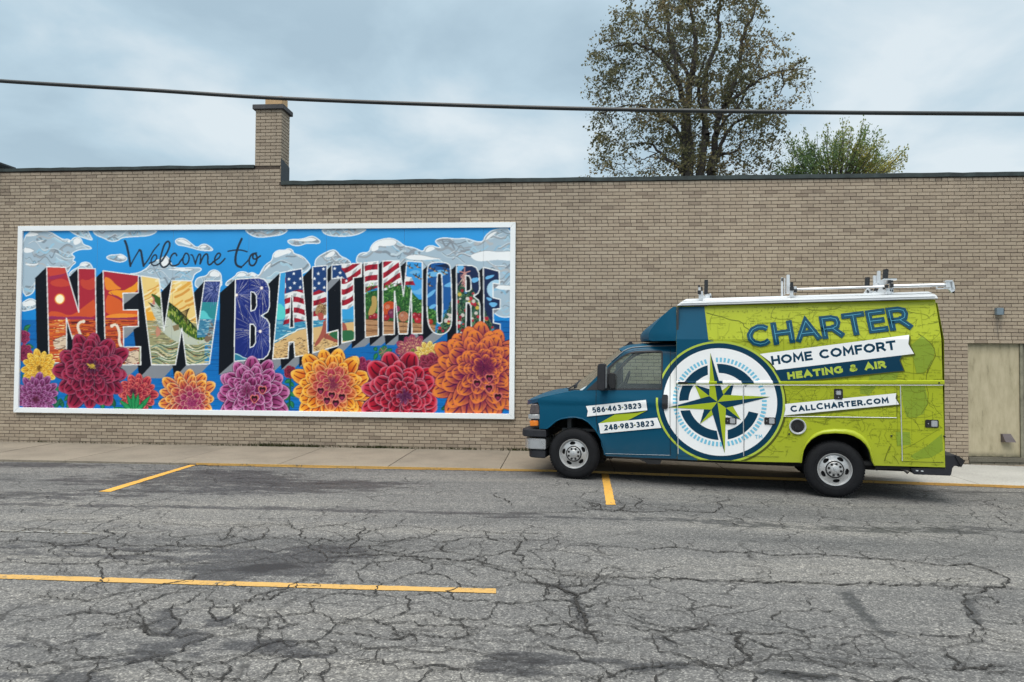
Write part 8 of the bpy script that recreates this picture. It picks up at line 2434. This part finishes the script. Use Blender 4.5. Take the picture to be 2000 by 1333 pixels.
for k in range(len(seams) - 1):
    a, b_ = seams[k] + .0015, seams[k + 1] - .0015
    inner = xs_all[(xs_all > a + .002) & (xs_all < b_ - .002)]
    xv = np.concatenate([[a], inner, [b_]])
    yv = np.concatenate([[FR - .004], ys_all[(ys_all > FR) & (ys_all < MH - FR)], [MH - FR + .004]])
    # sample colours
    ci = np.clip((xv / MW * NX - .5), 0, NX - 1); i0 = np.floor(ci).astype(int); i1 = np.minimum(i0 + 1, NX - 1); fx = (ci - i0)[None, :, None]
    cj = np.clip((yv / MH * NY - .5), 0, NY - 1); j0 = np.floor(cj).astype(int); j1 = np.minimum(j0 + 1, NY - 1); fy = (cj - j0)[:, None, None]
    colr = (img[j0][:, i0] * (1 - fx) + img[j0][:, i1] * fx) * (1 - fy) + (img[j1][:, i0] * (1 - fx) + img[j1][:, i1] * fx) * fy
    nxv, nyv = len(xv), len(yv)
    Xg, Yg = np.meshgrid(xv, yv)
    V = np.stack([Xg.ravel(), np.full(nxv * nyv, -.026), Yg.ravel()], 1)
    idx = np.arange(nxv * nyv).reshape(nyv, nxv)
    F = np.stack([idx[:-1, :-1].ravel(), idx[:-1, 1:].ravel(), idx[1:, 1:].ravel(), idx[1:, :-1].ravel()], 1)
    me = bpy.data.meshes.new('panel')
    nb = 8
    bv = [(a, -.026, FR - .004), (b_, -.026, FR - .004), (b_, -.026, MH - FR + .004), (a, -.026, MH - FR + .004), (a, -.004, FR - .004), (b_, -.004, FR - .004), (b_, -.004, MH - FR + .004), (a, -.004, MH - FR + .004)]
    n0 = len(V)
    me.from_pydata(V.tolist() + bv, [], F.tolist() + [(n0, n0 + 4, n0 + 5, n0 + 1), (n0 + 1, n0 + 5, n0 + 6, n0 + 2), (n0 + 2, n0 + 6, n0 + 7, n0 + 3), (n0 + 3, n0 + 7, n0 + 4, n0)])
    me.materials.append(M_mural)
    at_ = me.color_attributes.new('tone', 'FLOAT_COLOR', 'POINT')
    arr = np.ones((len(me.vertices), 4), np.float32); arr[:n0, :3] = colr.reshape(-1, 3); arr[n0:, :3] = .5
    at_.data.foreach_set('color', arr.ravel())
    link(bpy.data.objects.new('panel', me), mural)
# frame: four mitred white boards plus a back board
M_frame = simple('white_frame_paint', (.79, .82, .84), .5, var=.03, scale=2)
def frame_piece(p):
    o = MB().prism(p, -.062, -.003).obj('frame', M_frame, mural)
    bm = bmesh.new(); bm.from_mesh(o.data)
    bmesh.ops.dissolve_limit(bm, angle_limit=.01, verts=bm.verts[:], edges=bm.edges[:])
    bmesh.ops.bevel(bm, geom=bm.edges[:], offset=.003, segments=1, affect='EDGES'); bm.to_mesh(o.data); bm.free()
g_ = .0012
frame_piece([(0, g_), (FR, FR + g_), (FR, MH - FR - g_), (0, MH - g_)])
frame_piece([(MW, g_), (MW, MH - g_), (MW - FR, MH - FR - g_), (MW - FR, FR + g_)])
jt = [(2.549,0.091)][0][0]
frame_piece([(g_, 0), (jt - .001, 0), (jt - .001, FR), (FR + g_, FR)]); frame_piece([(jt + .001, 0), (MW - g_, 0), (MW - FR - g_, FR), (jt + .001, FR)])
jt2 = [(2.602,3.794)][0][0]
frame_piece([(g_, MH), (FR + g_, MH - FR), (jt2 - .001, MH - FR), (jt2 - .001, MH)]); frame_piece([(jt2 + .001, MH), (jt2 + .001, MH - FR), (MW - FR - g_, MH - FR), (MW - g_, MH)])
MB().box(.01, -.0035, .01, MW - .01, -.001, MH - .01).obj('back_board', M_frame, mural)
# screw heads seen as faint dots
sc_ = MB()
for a in [(0.506,2.502),(1.264,2.511),(1.796,2.547),(2.153,1.824)] + [(4.483,2.518),(5.441,2.305),(6.169,2.300),(6.708,2.509),(3.900,2.528)] + [(7.642,2.494),(9.110,2.487),(8.529,2.487)]:
    sc_.lathe([(0, -.0285), (.009, -.028), (.010, -.0262)], 8, (a[0], 0, a[1]))
s_o = sc_.obj('screw_head', M_blackg, mural); s_o['kind'] = 'stuff'

# ================================================================== TREES
def bark_mat():
    return simple('bark', (0.058, 0.052, 0.048), 0.95, var=0.4, scale=9, bump=0.6)
M_bark = bark_mat()
def leaf_mat(name, stops):
    m, N, L, b = new_mat(name)
    at = nd(N, 'ShaderNodeAttribute', attribute_name='tone')
    r = ramp(N, stops); L.new(at.outputs['Fac'], r.inputs['Fac'])
    L.new(r.outputs['Color'], b.inputs['Base Color'])
    b.inputs['Roughness'].default_value = 0.7
    b.inputs['Specular IOR Level'].default_value = 0.2
    tl = N.new('ShaderNodeBsdfTranslucent'); L.new(r.outputs['Color'], tl.inputs['Color'])
    mx_ = N.new('ShaderNodeMixShader'); mx_.inputs[0].default_value = 0.35
    L.new(b.outputs[0], mx_.inputs[1]); L.new(tl.outputs[0], mx_.inputs[2])
    L.new(mx_.outputs[0], N['Material Output'].inputs['Surface'])
    return m
M_leaf = leaf_mat('autumn_leaf', [(0.0, (.085, .095, .055)), (.35, (.16, .155, .08)), (.6, (.20, .175, .095)), (.8, (.235, .175, .09)), (1.0, (.38, .28, .10))])
M_leaf2 = leaf_mat('green_gold_leaf', [(0.0, (.08, .15, .07)), (.4, (.15, .22, .075)), (.7, (.28, .28, .09)), (1.0, (.44, .38, .10))])

def interp(tab, z):
    if z <= tab[0][0]: return tab[0][1]
    for (a, va), (b, vb_) in zip(tab[:-1], tab[1:]):
        if z <= b: return va + (vb_ - va) * (z - a) / (b - a)
    return tab[-1][1]

TY = 17.0
LEFT = sorted([(p[1], p[0]) for p in [(1.179,9.892),(0.781,10.138),(1.018,10.576),(0.816,11.303),(1.090,12.184),(0.926,13.316),(1.001,14.364),(0.823,15.097),(1.393,15.810),(1.153,16.100),(1.867,16.687),(1.944,17.495),(2.338,18.293),(2.969,19.243),(4.073,20.175)]])
RIGHT = sorted([(p[1], p[0]) for p in [(9.451,9.785),(9.529,10.452),(9.645,11.395),(9.533,12.027),(9.687,12.734),(10.751,12.870),(10.868,13.734),(10.454,14.691),(9.540,14.952),(9.656,15.425),(8.970,16.397),(8.742,17.598),(8.282,18.572),(7.510,19.400),(6.657,20.075)]])
BASE = [(5.958,9.830)][0]
def make_tree():
    rg = random.Random(4)
    root = empty('shade_tree', (BASE[0], TY, 3.6), 0, 'tall many-stemmed tree with thinning brown-green leaves, behind the wall and above the van', 'tree')
    bx_, bz_ = BASE[0], 3.6
    def loc(l, y0, y1):
        n = len(l)
        return [Vector((p[0] - bx_, y0 + (y1 - y0) * i / (n - 1), p[1] - bz_)) for i, p in enumerate(l)]
    stems = [
        (loc([(5.493,9.717),(5.414,12.104),(5.023,13.708),(4.709,15.318),(4.393,16.934),(4.076,18.719),(3.916,20.019)], -.2, -.8), .21),
        (loc([(5.416,9.718),(5.492,12.580),(5.801,15.289),(5.840,16.489),(5.488,18.187),(5.173,20.132)], .3, .6), .25),
        (loc([(5.881,9.712),(6.190,11.612),(6.152,12.886),(6.268,14.478),(6.811,16.061),(6.811,17.181),(7.045,18.856),(6.890,20.066)], -.1, .3), .22),
        (loc([(6.422,9.705),(6.655,11.287),(6.809,12.475),(7.196,13.182),(7.506,14.447),(7.816,16.032),(8.202,16.978),(8.282,18.572)], .2, -1.0), .20),
        (loc([(6.500,10.021),(7.041,11.598),(7.811,12.218),(8.578,12.203),(9.343,12.347)], 0, -1.2), .12),
        (loc([(5.338,10.036),(5.103,11.472),(4.244,12.285),(3.695,12.536),(2.751,12.635),(1.804,12.251)], -.1, -1.4), .12),
        (loc([(5.260,10.037),(4.402,10.925),(3.932,11.492),(3.304,11.582),(2.361,11.037)], .1, 1.3), .10),
        (loc([(5.338,9.878),(4.715,10.363),(3.699,10.497),(3.151,10.066)], 0, -1.2), .08),
        (loc([(6.654,10.732),(7.656,11.112),(8.194,11.736),(8.960,11.722)], .1, 1.5), .09),
        (loc([(5.023,13.708),(4.082,14.933),(3.138,15.279),(2.348,15.138),(1.557,14.755)], -.5, -1.6), .10),
        (loc([(7.041,12.868),(8.120,13.638),(9.194,14.089),(10.338,14.062)], -.3, -1.0), .10),
        (loc([(5.646,14.333),(4.864,16.116),(3.764,17.276),(2.973,18.109)], .4, 1.8), .11),
        (loc([(6.268,14.478),(5.957,13.687),(5.491,13.219)], .2, 2.2), .08),
        (loc([(6.809,12.554),(6.268,13.840),(6.423,15.272)], .2, 2.6), .12),
        (loc([(5.492,12.580),(5.023,13.708),(4.397,14.363)], .2, 2.6), .12),
        (loc([(6.113,12.091),(5.647,13.215),(5.802,14.329)], -.2, -2.6), .11),
        (loc([(6.655,11.684),(7.504,12.858),(7.813,13.804)], -.2, -2.4), .09)]
    nodes, par, rad_ = [], [], []
    for l, r in stems:
        l = resample(l, 6)
        prev = -1
        if nodes and (l[0] - nodes[0]).length > .9:
            prev = min(range(len(nodes)), key=lambda i: (nodes[i] - l[0]).length)
        for i, p in enumerate(l):
            p = p + Vector((rg.gauss(0, .04), rg.gauss(0, .04), 0))
            nodes.append(p); par.append(prev); rad_.append(r * (.92 - .82 * (i / len(l)) ** .75)); prev = len(nodes) - 1
    ns = len(nodes)
    # attractors through the crown volume
    att = []
    zlo, zhi = LEFT[0][0] - bz_ + .1, LEFT[-1][0] - bz_
    while len(att) < 1050:
        z = rg.uniform(zlo, zhi + .6)
        l, r = interp(LEFT, z + bz_) - bx_, interp(RIGHT, z + bz_) - bx_
        if rg.random() > (r - l) / 11.0: continue
        c, h = (l + r) / 2, (r - l) / 2
        a = rg.uniform(0, 6.28); q = rg.random() ** .42
        x = c + h * q * math.cos(a) * .97; y = h * .62 * q * math.sin(a)
        if mnoise.noise(Vector((x * .55, y * .55, z * .6))) < -.24: continue
        att.append(Vector((x, y, z)))
    arr = np.zeros((40000, 3)); arr[:ns] = [tuple(p) for p in nodes]; cnt = ns
    att.sort(key=lambda p: min((p - nodes[i]).length for i in range(0, ns, 2)))
    segs = []
    for A in att:
        d = arr[:cnt] - np.array(A)
        dist = np.sqrt((d ** 2).sum(1)) + np.maximum(0, d[:, 2]) * .7      # prefer to come from below
        i = int(dist.argmin())
        p = nodes[i]; v_ = A - p; ln = v_.length
        n = max(1, int(ln / .30))
        prev = i
        d0 = Vector((0, 0, 1)) * .35 * ln
        for k in range(1, n + 1):
            t = k / n
            q = p + v_ * t + d0 * (t * (1 - t)) + Vector((rg.gauss(0, .04), rg.gauss(0, .04), rg.gauss(0, .04)))
            nodes.append(q); par.append(prev); rad_.append(0); arr[cnt] = q; cnt += 1; prev = len(nodes) - 1
    # pipe model for thin wood
    w = [0.0] * len(nodes)
    for i in range(len(nodes) - 1, -1, -1):
        if w[i] == 0: w[i] = 1.0
        if par[i] >= 0: w[par[i]] += w[i]
    mb = MB()
    for i in range(len(nodes)):
        if par[i] < 0: continue
        a, b_ = nodes[par[i]], nodes[i]
        if i < ns: ra_, rb3 = (rad_[par[i]] if par[i] >= 0 and i - par[i] == 1 else rad_[i]), rad_[i]; sd = 7
        else:
            rb3 = min(.09, .0078 * w[i] ** .5); ra_ = min(.10, .0078 * (w[i] + 1) ** .5); sd = 4 if w[i] > 8 else 3
        mb.tube([a, b_], max(ra_, .008), sd, max(rb3, .006), cap=False)
    # fine twigs + leaves around the branch ends
    v, f, c = [], [], []
    ends = [i for i in range(ns, len(nodes)) if w[i] <= 5] + [rg.randrange(6, ns) for _ in range(120)]
    for i in ends:
        p = nodes[i]; pd = (nodes[i] - nodes[par[i]]).normalized() if par[i] >= 0 else Vector((0, 0, 1))
        den = .5 + .9 * max(-.4, mnoise.noise(p * .5 + Vector((5, 1, 2)))) + (.25 if p.z < 4 else 0)
        for _ in range(3):
            td = (pd + Vector((rg.gauss(0, .7), rg.gauss(0, .7), rg.gauss(-.1, .6)))).normalized(); tl_ = rg.uniform(.25, .7)
            e_ = p + td * tl_ + Vector((0, 0, -.08))
            mb.tube([p, p.lerp(e_, .5) + Vector((0, 0, .03)), e_], .006, 3, .003, cap=False)
            for _k in range(int(rg.uniform(3, 9) * max(.22, den) * 2.7)):
                t = rg.uniform(.15, 1.1)
                q = p.lerp(e_, t) + Vector((rg.gauss(0, .09), rg.gauss(0, .09), rg.gauss(-.04, .09)))
                s_ = .135 * rg.uniform(.55, 1.2)
                nrm = Vector((rg.gauss(0, 1), rg.gauss(0, 1), rg.gauss(0, 1))).normalized(); u_ = nrm.orthogonal().normalized(); w_ = nrm.cross(u_)
                k0 = len(v)
                v += [tuple(q - u_ * s_ * .5), tuple(q + w_ * s_ * .36 + nrm * s_ * .12), tuple(q + u_ * s_ * .5), tuple(q - w_ * s_ * .36 + nrm * s_ * .12)]
                f += [(k0, k0 + 1, k0 + 2), (k0, k0 + 2, k0 + 3)]
                t_ = tone_big(q, rg); c += [(t_, t_, t_)] * 4
    mesh_obj('trunk', mb.v, mb.f, M_bark, root, smooth=True)
    mesh_obj('crown', v, f, M_leaf, root, cols=c)
    print('leaves', len(f) // 2, 'nodes', len(nodes))
    st_ = MB()
    st_.tube([(.4, 0, -4.2), (.4, 0, -2.2), (.4, 0, -.9)], [.85, .70, .62], 14)
    for l, r in stems[:4]:
        e_ = l[0]
        st_.tube([(.4, 0, -1.9), (.4 + (e_.x - .4) * .7, e_.y * .7, -.6 + e_.z * .3), tuple(e_ + Vector((0, 0, .02)))], r * 1.05, 8, r * 1.02)
    st_.obj('trunk_base', M_bark, root, True)
from mathutils import noise as mnoise
def resample(pts, n):
    pts = [Vector(p) for p in pts]; out = []
    for i in range(len(pts) - 1):
        p0 = pts[max(0, i - 1)]; p1 = pts[i]; p2 = pts[i + 1]; p3 = pts[min(len(pts) - 1, i + 2)]
        for j in range(n):
            t = j / n
            out.append(.5 * ((2 * p1) + (p2 - p0) * t + (2 * p0 - 5 * p1 + 4 * p2 - p3) * t * t + (3 * p1 - p0 - 3 * p2 + p3) * t ** 3))
    out.append(pts[-1]); return out
def tone_big(q, rg):
    n = mnoise.noise(q * .42) * .55 + mnoise.noise(q * 1.3) * .25
    return min(1, max(0, .38 + n + rg.gauss(0, .14)))
make_tree()

L2 = sorted([(p[1], p[0]) for p in [(9.336,9.668),(9.453,10.453),(9.759,11.235),(10.102,11.466),(10.559,11.969),(11.618,12.106)]])
R2 = sorted([(p[1], p[0]) for p in [(14.447,9.604),(14.300,9.955),(14.229,10.383),(13.787,11.169),(13.115,11.180),(12.670,11.969),(12.295,12.133)]])
B2 = [(11.756,9.325)][0]
def small_tree():
    rg = random.Random(9)
    base = (B2[0], 17.0, B2[1] - 2.6)
    root = empty('small_tree', base, 0, 'low bushy green and gold treetop peeking over the wall right of the tall tree', 'tree')
    mb = MB(); v, f, c = [], [], []
    mb.tube([(0, 0, -base[2] - .4), (0, 0, 2.6)], .16, 8, .12)
    for k in range(150):
        dx = rg.uniform(-1, 1); ang_ = dx * 1.15
        dy = rg.gauss(0, .35)
        prof = 2.55 - 1.0 * abs(dx) ** 1.4
        ln = prof * rg.choice([rg.uniform(.55, .8), rg.uniform(.8, 1.15)]) * (1 + .12 * math.sin(dx * 9))
        d = Vector((math.sin(ang_) * 1.15, dy, math.cos(ang_) * 1.0)).normalized()
        p0 = Vector((dx * 1.25, dy * .5, 2.45 + rg.uniform(0, .5)))
        pts = [p0]
        dd = d.copy()
        for i in range(6):
            dd = (dd + Vector((rg.gauss(0, .07), rg.gauss(0, .07), .05))).normalized()
            pts.append(pts[-1] + dd * ln / 6)
        mb.tube(pts, .022, 4, .005, cap=False)
        for _ in range(75):
            t = rg.uniform(.1, 1) ** .6; i = min(5, int(t * 6)); fr = t * 6 - i
            q = pts[i].lerp(pts[i + 1], fr)
            w_ = .17 * (1.15 - t)+.04
            q = q + Vector((rg.gauss(0, w_), rg.gauss(0, w_), rg.gauss(0, w_)))
            s_ = rg.uniform(.06, .13)
            u2 = (dd * .8 + Vector((rg.gauss(0, .6), rg.gauss(0, .6), rg.gauss(0, .5)))).normalized(); nrm = u2.orthogonal().normalized()
            nrm = (Matrix.Rotation(rg.uniform(0, 6.28), 3, u2) @ nrm); w2 = nrm.cross(u2)
            k0 = len(v)
            v += [tuple(q - u2 * s_ * .5), tuple(q + w2 * s_ * .28), tuple(q + u2 * s_ * .6), tuple(q - w2 * s_ * .28)]
            f += [(k0, k0 + 1, k0 + 2, k0 + 3)]
            t_ = min(1, max(0, .47 + .28 * dx + mnoise.noise(q * 1.2) * .4 + rg.gauss(0, .12))); c += [(t_, t_, t_)] * 4
    mesh_obj('trunk', mb.v, mb.f, M_bark, root, smooth=True)
    mesh_obj('crown', v, f, M_leaf2, root, cols=c)
small_tree()

# ================================================================== OVERHEAD CABLE
M_cable = simple('cable_jacket', (0.012, 0.016, 0.018), 0.5, var=0.3, scale=20)
cp = [(-5.734,4.535),(-5.571,4.513),(-4.769,4.446),(-3.981,4.383),(-2.952,4.295),(-1.947,4.229),(-0.965,4.174),(-0.006,4.126),(0.932,4.087),(1.849,4.055),(2.746,4.028),(3.406,4.010),(4.056,3.992),(4.185,3.989)]
cpts = resample([(x, -7.0, z) for x, z in cp], 8)
d0_, d1_ = (cpts[0] - cpts[4]).normalized(), (cpts[-1] - cpts[-5]).normalized()
cpts = [cpts[0] + d0_ * k + Vector((0, 0, .0009 * k * k)) for k in (55, 40, 28, 18, 10, 5, 2)] + cpts + [cpts[-1] + d1_ * k + Vector((0, 0, .0012 * k * k)) for k in (2, 5, 10, 18, 28, 40, 55)]
cb_ = MB()
cb_.tube(cpts, .0185, 10)
cab = cb_.obj('overhead_cable', M_cable, None, True)
tag(cab, 'thick black utility cable stretched across the sky above the wall', 'cable')
# weeds and moss at the foot of the wall
M_weed = leaf_mat('weed', [(0, (.02, .03, .012)), (.6, (.045, .055, .02)), (1, (.10, .085, .04))])
def weeds():
    rg = random.Random(31); v, f, c = [], [], []
    spots = [(-5.7, .9), (-5.0, .5), (-5.4, .3), (-3.8, .5), (-3.2, .3), (-3.5, .25), (-.35, .6), (-.75, .35), (-8.2, .2), (-9.4, .15), (-2.2, .25), (-6.7, .2), (-10.6, .2), (7.0, .15), (-1.9, .12)]
    for cx, am in spots:
        for k in range(int(260 * am)):
            x = rg.gauss(cx, .28); y = -.004 - abs(rg.gauss(0, .022)); z = gz(x) - .004
            h = rg.uniform(.012, .05) * (1 + am)
            dx, dy = rg.gauss(0, .018), rg.gauss(-.006, .012); w_ = rg.uniform(.003, .008)
            k0 = len(v)
            v += [(x - w_, y, z), (x + w_, y, z), (x + dx + w_, y + dy, z + h * .7), (x + dx * 1.6, y + dy * 1.5, z + h)]
            f += [(k0, k0 + 1, k0 + 2, k0 + 3)]; t = rg.random(); c += [(t, t, t)] * 4
    o = mesh_obj('grass', v, f, M_weed, cols=c)
    tag(o, 'sparse dark weeds and moss along the foot of the wall', None, None, 'stuff')
weeds()

bpy.context.view_layer.update()
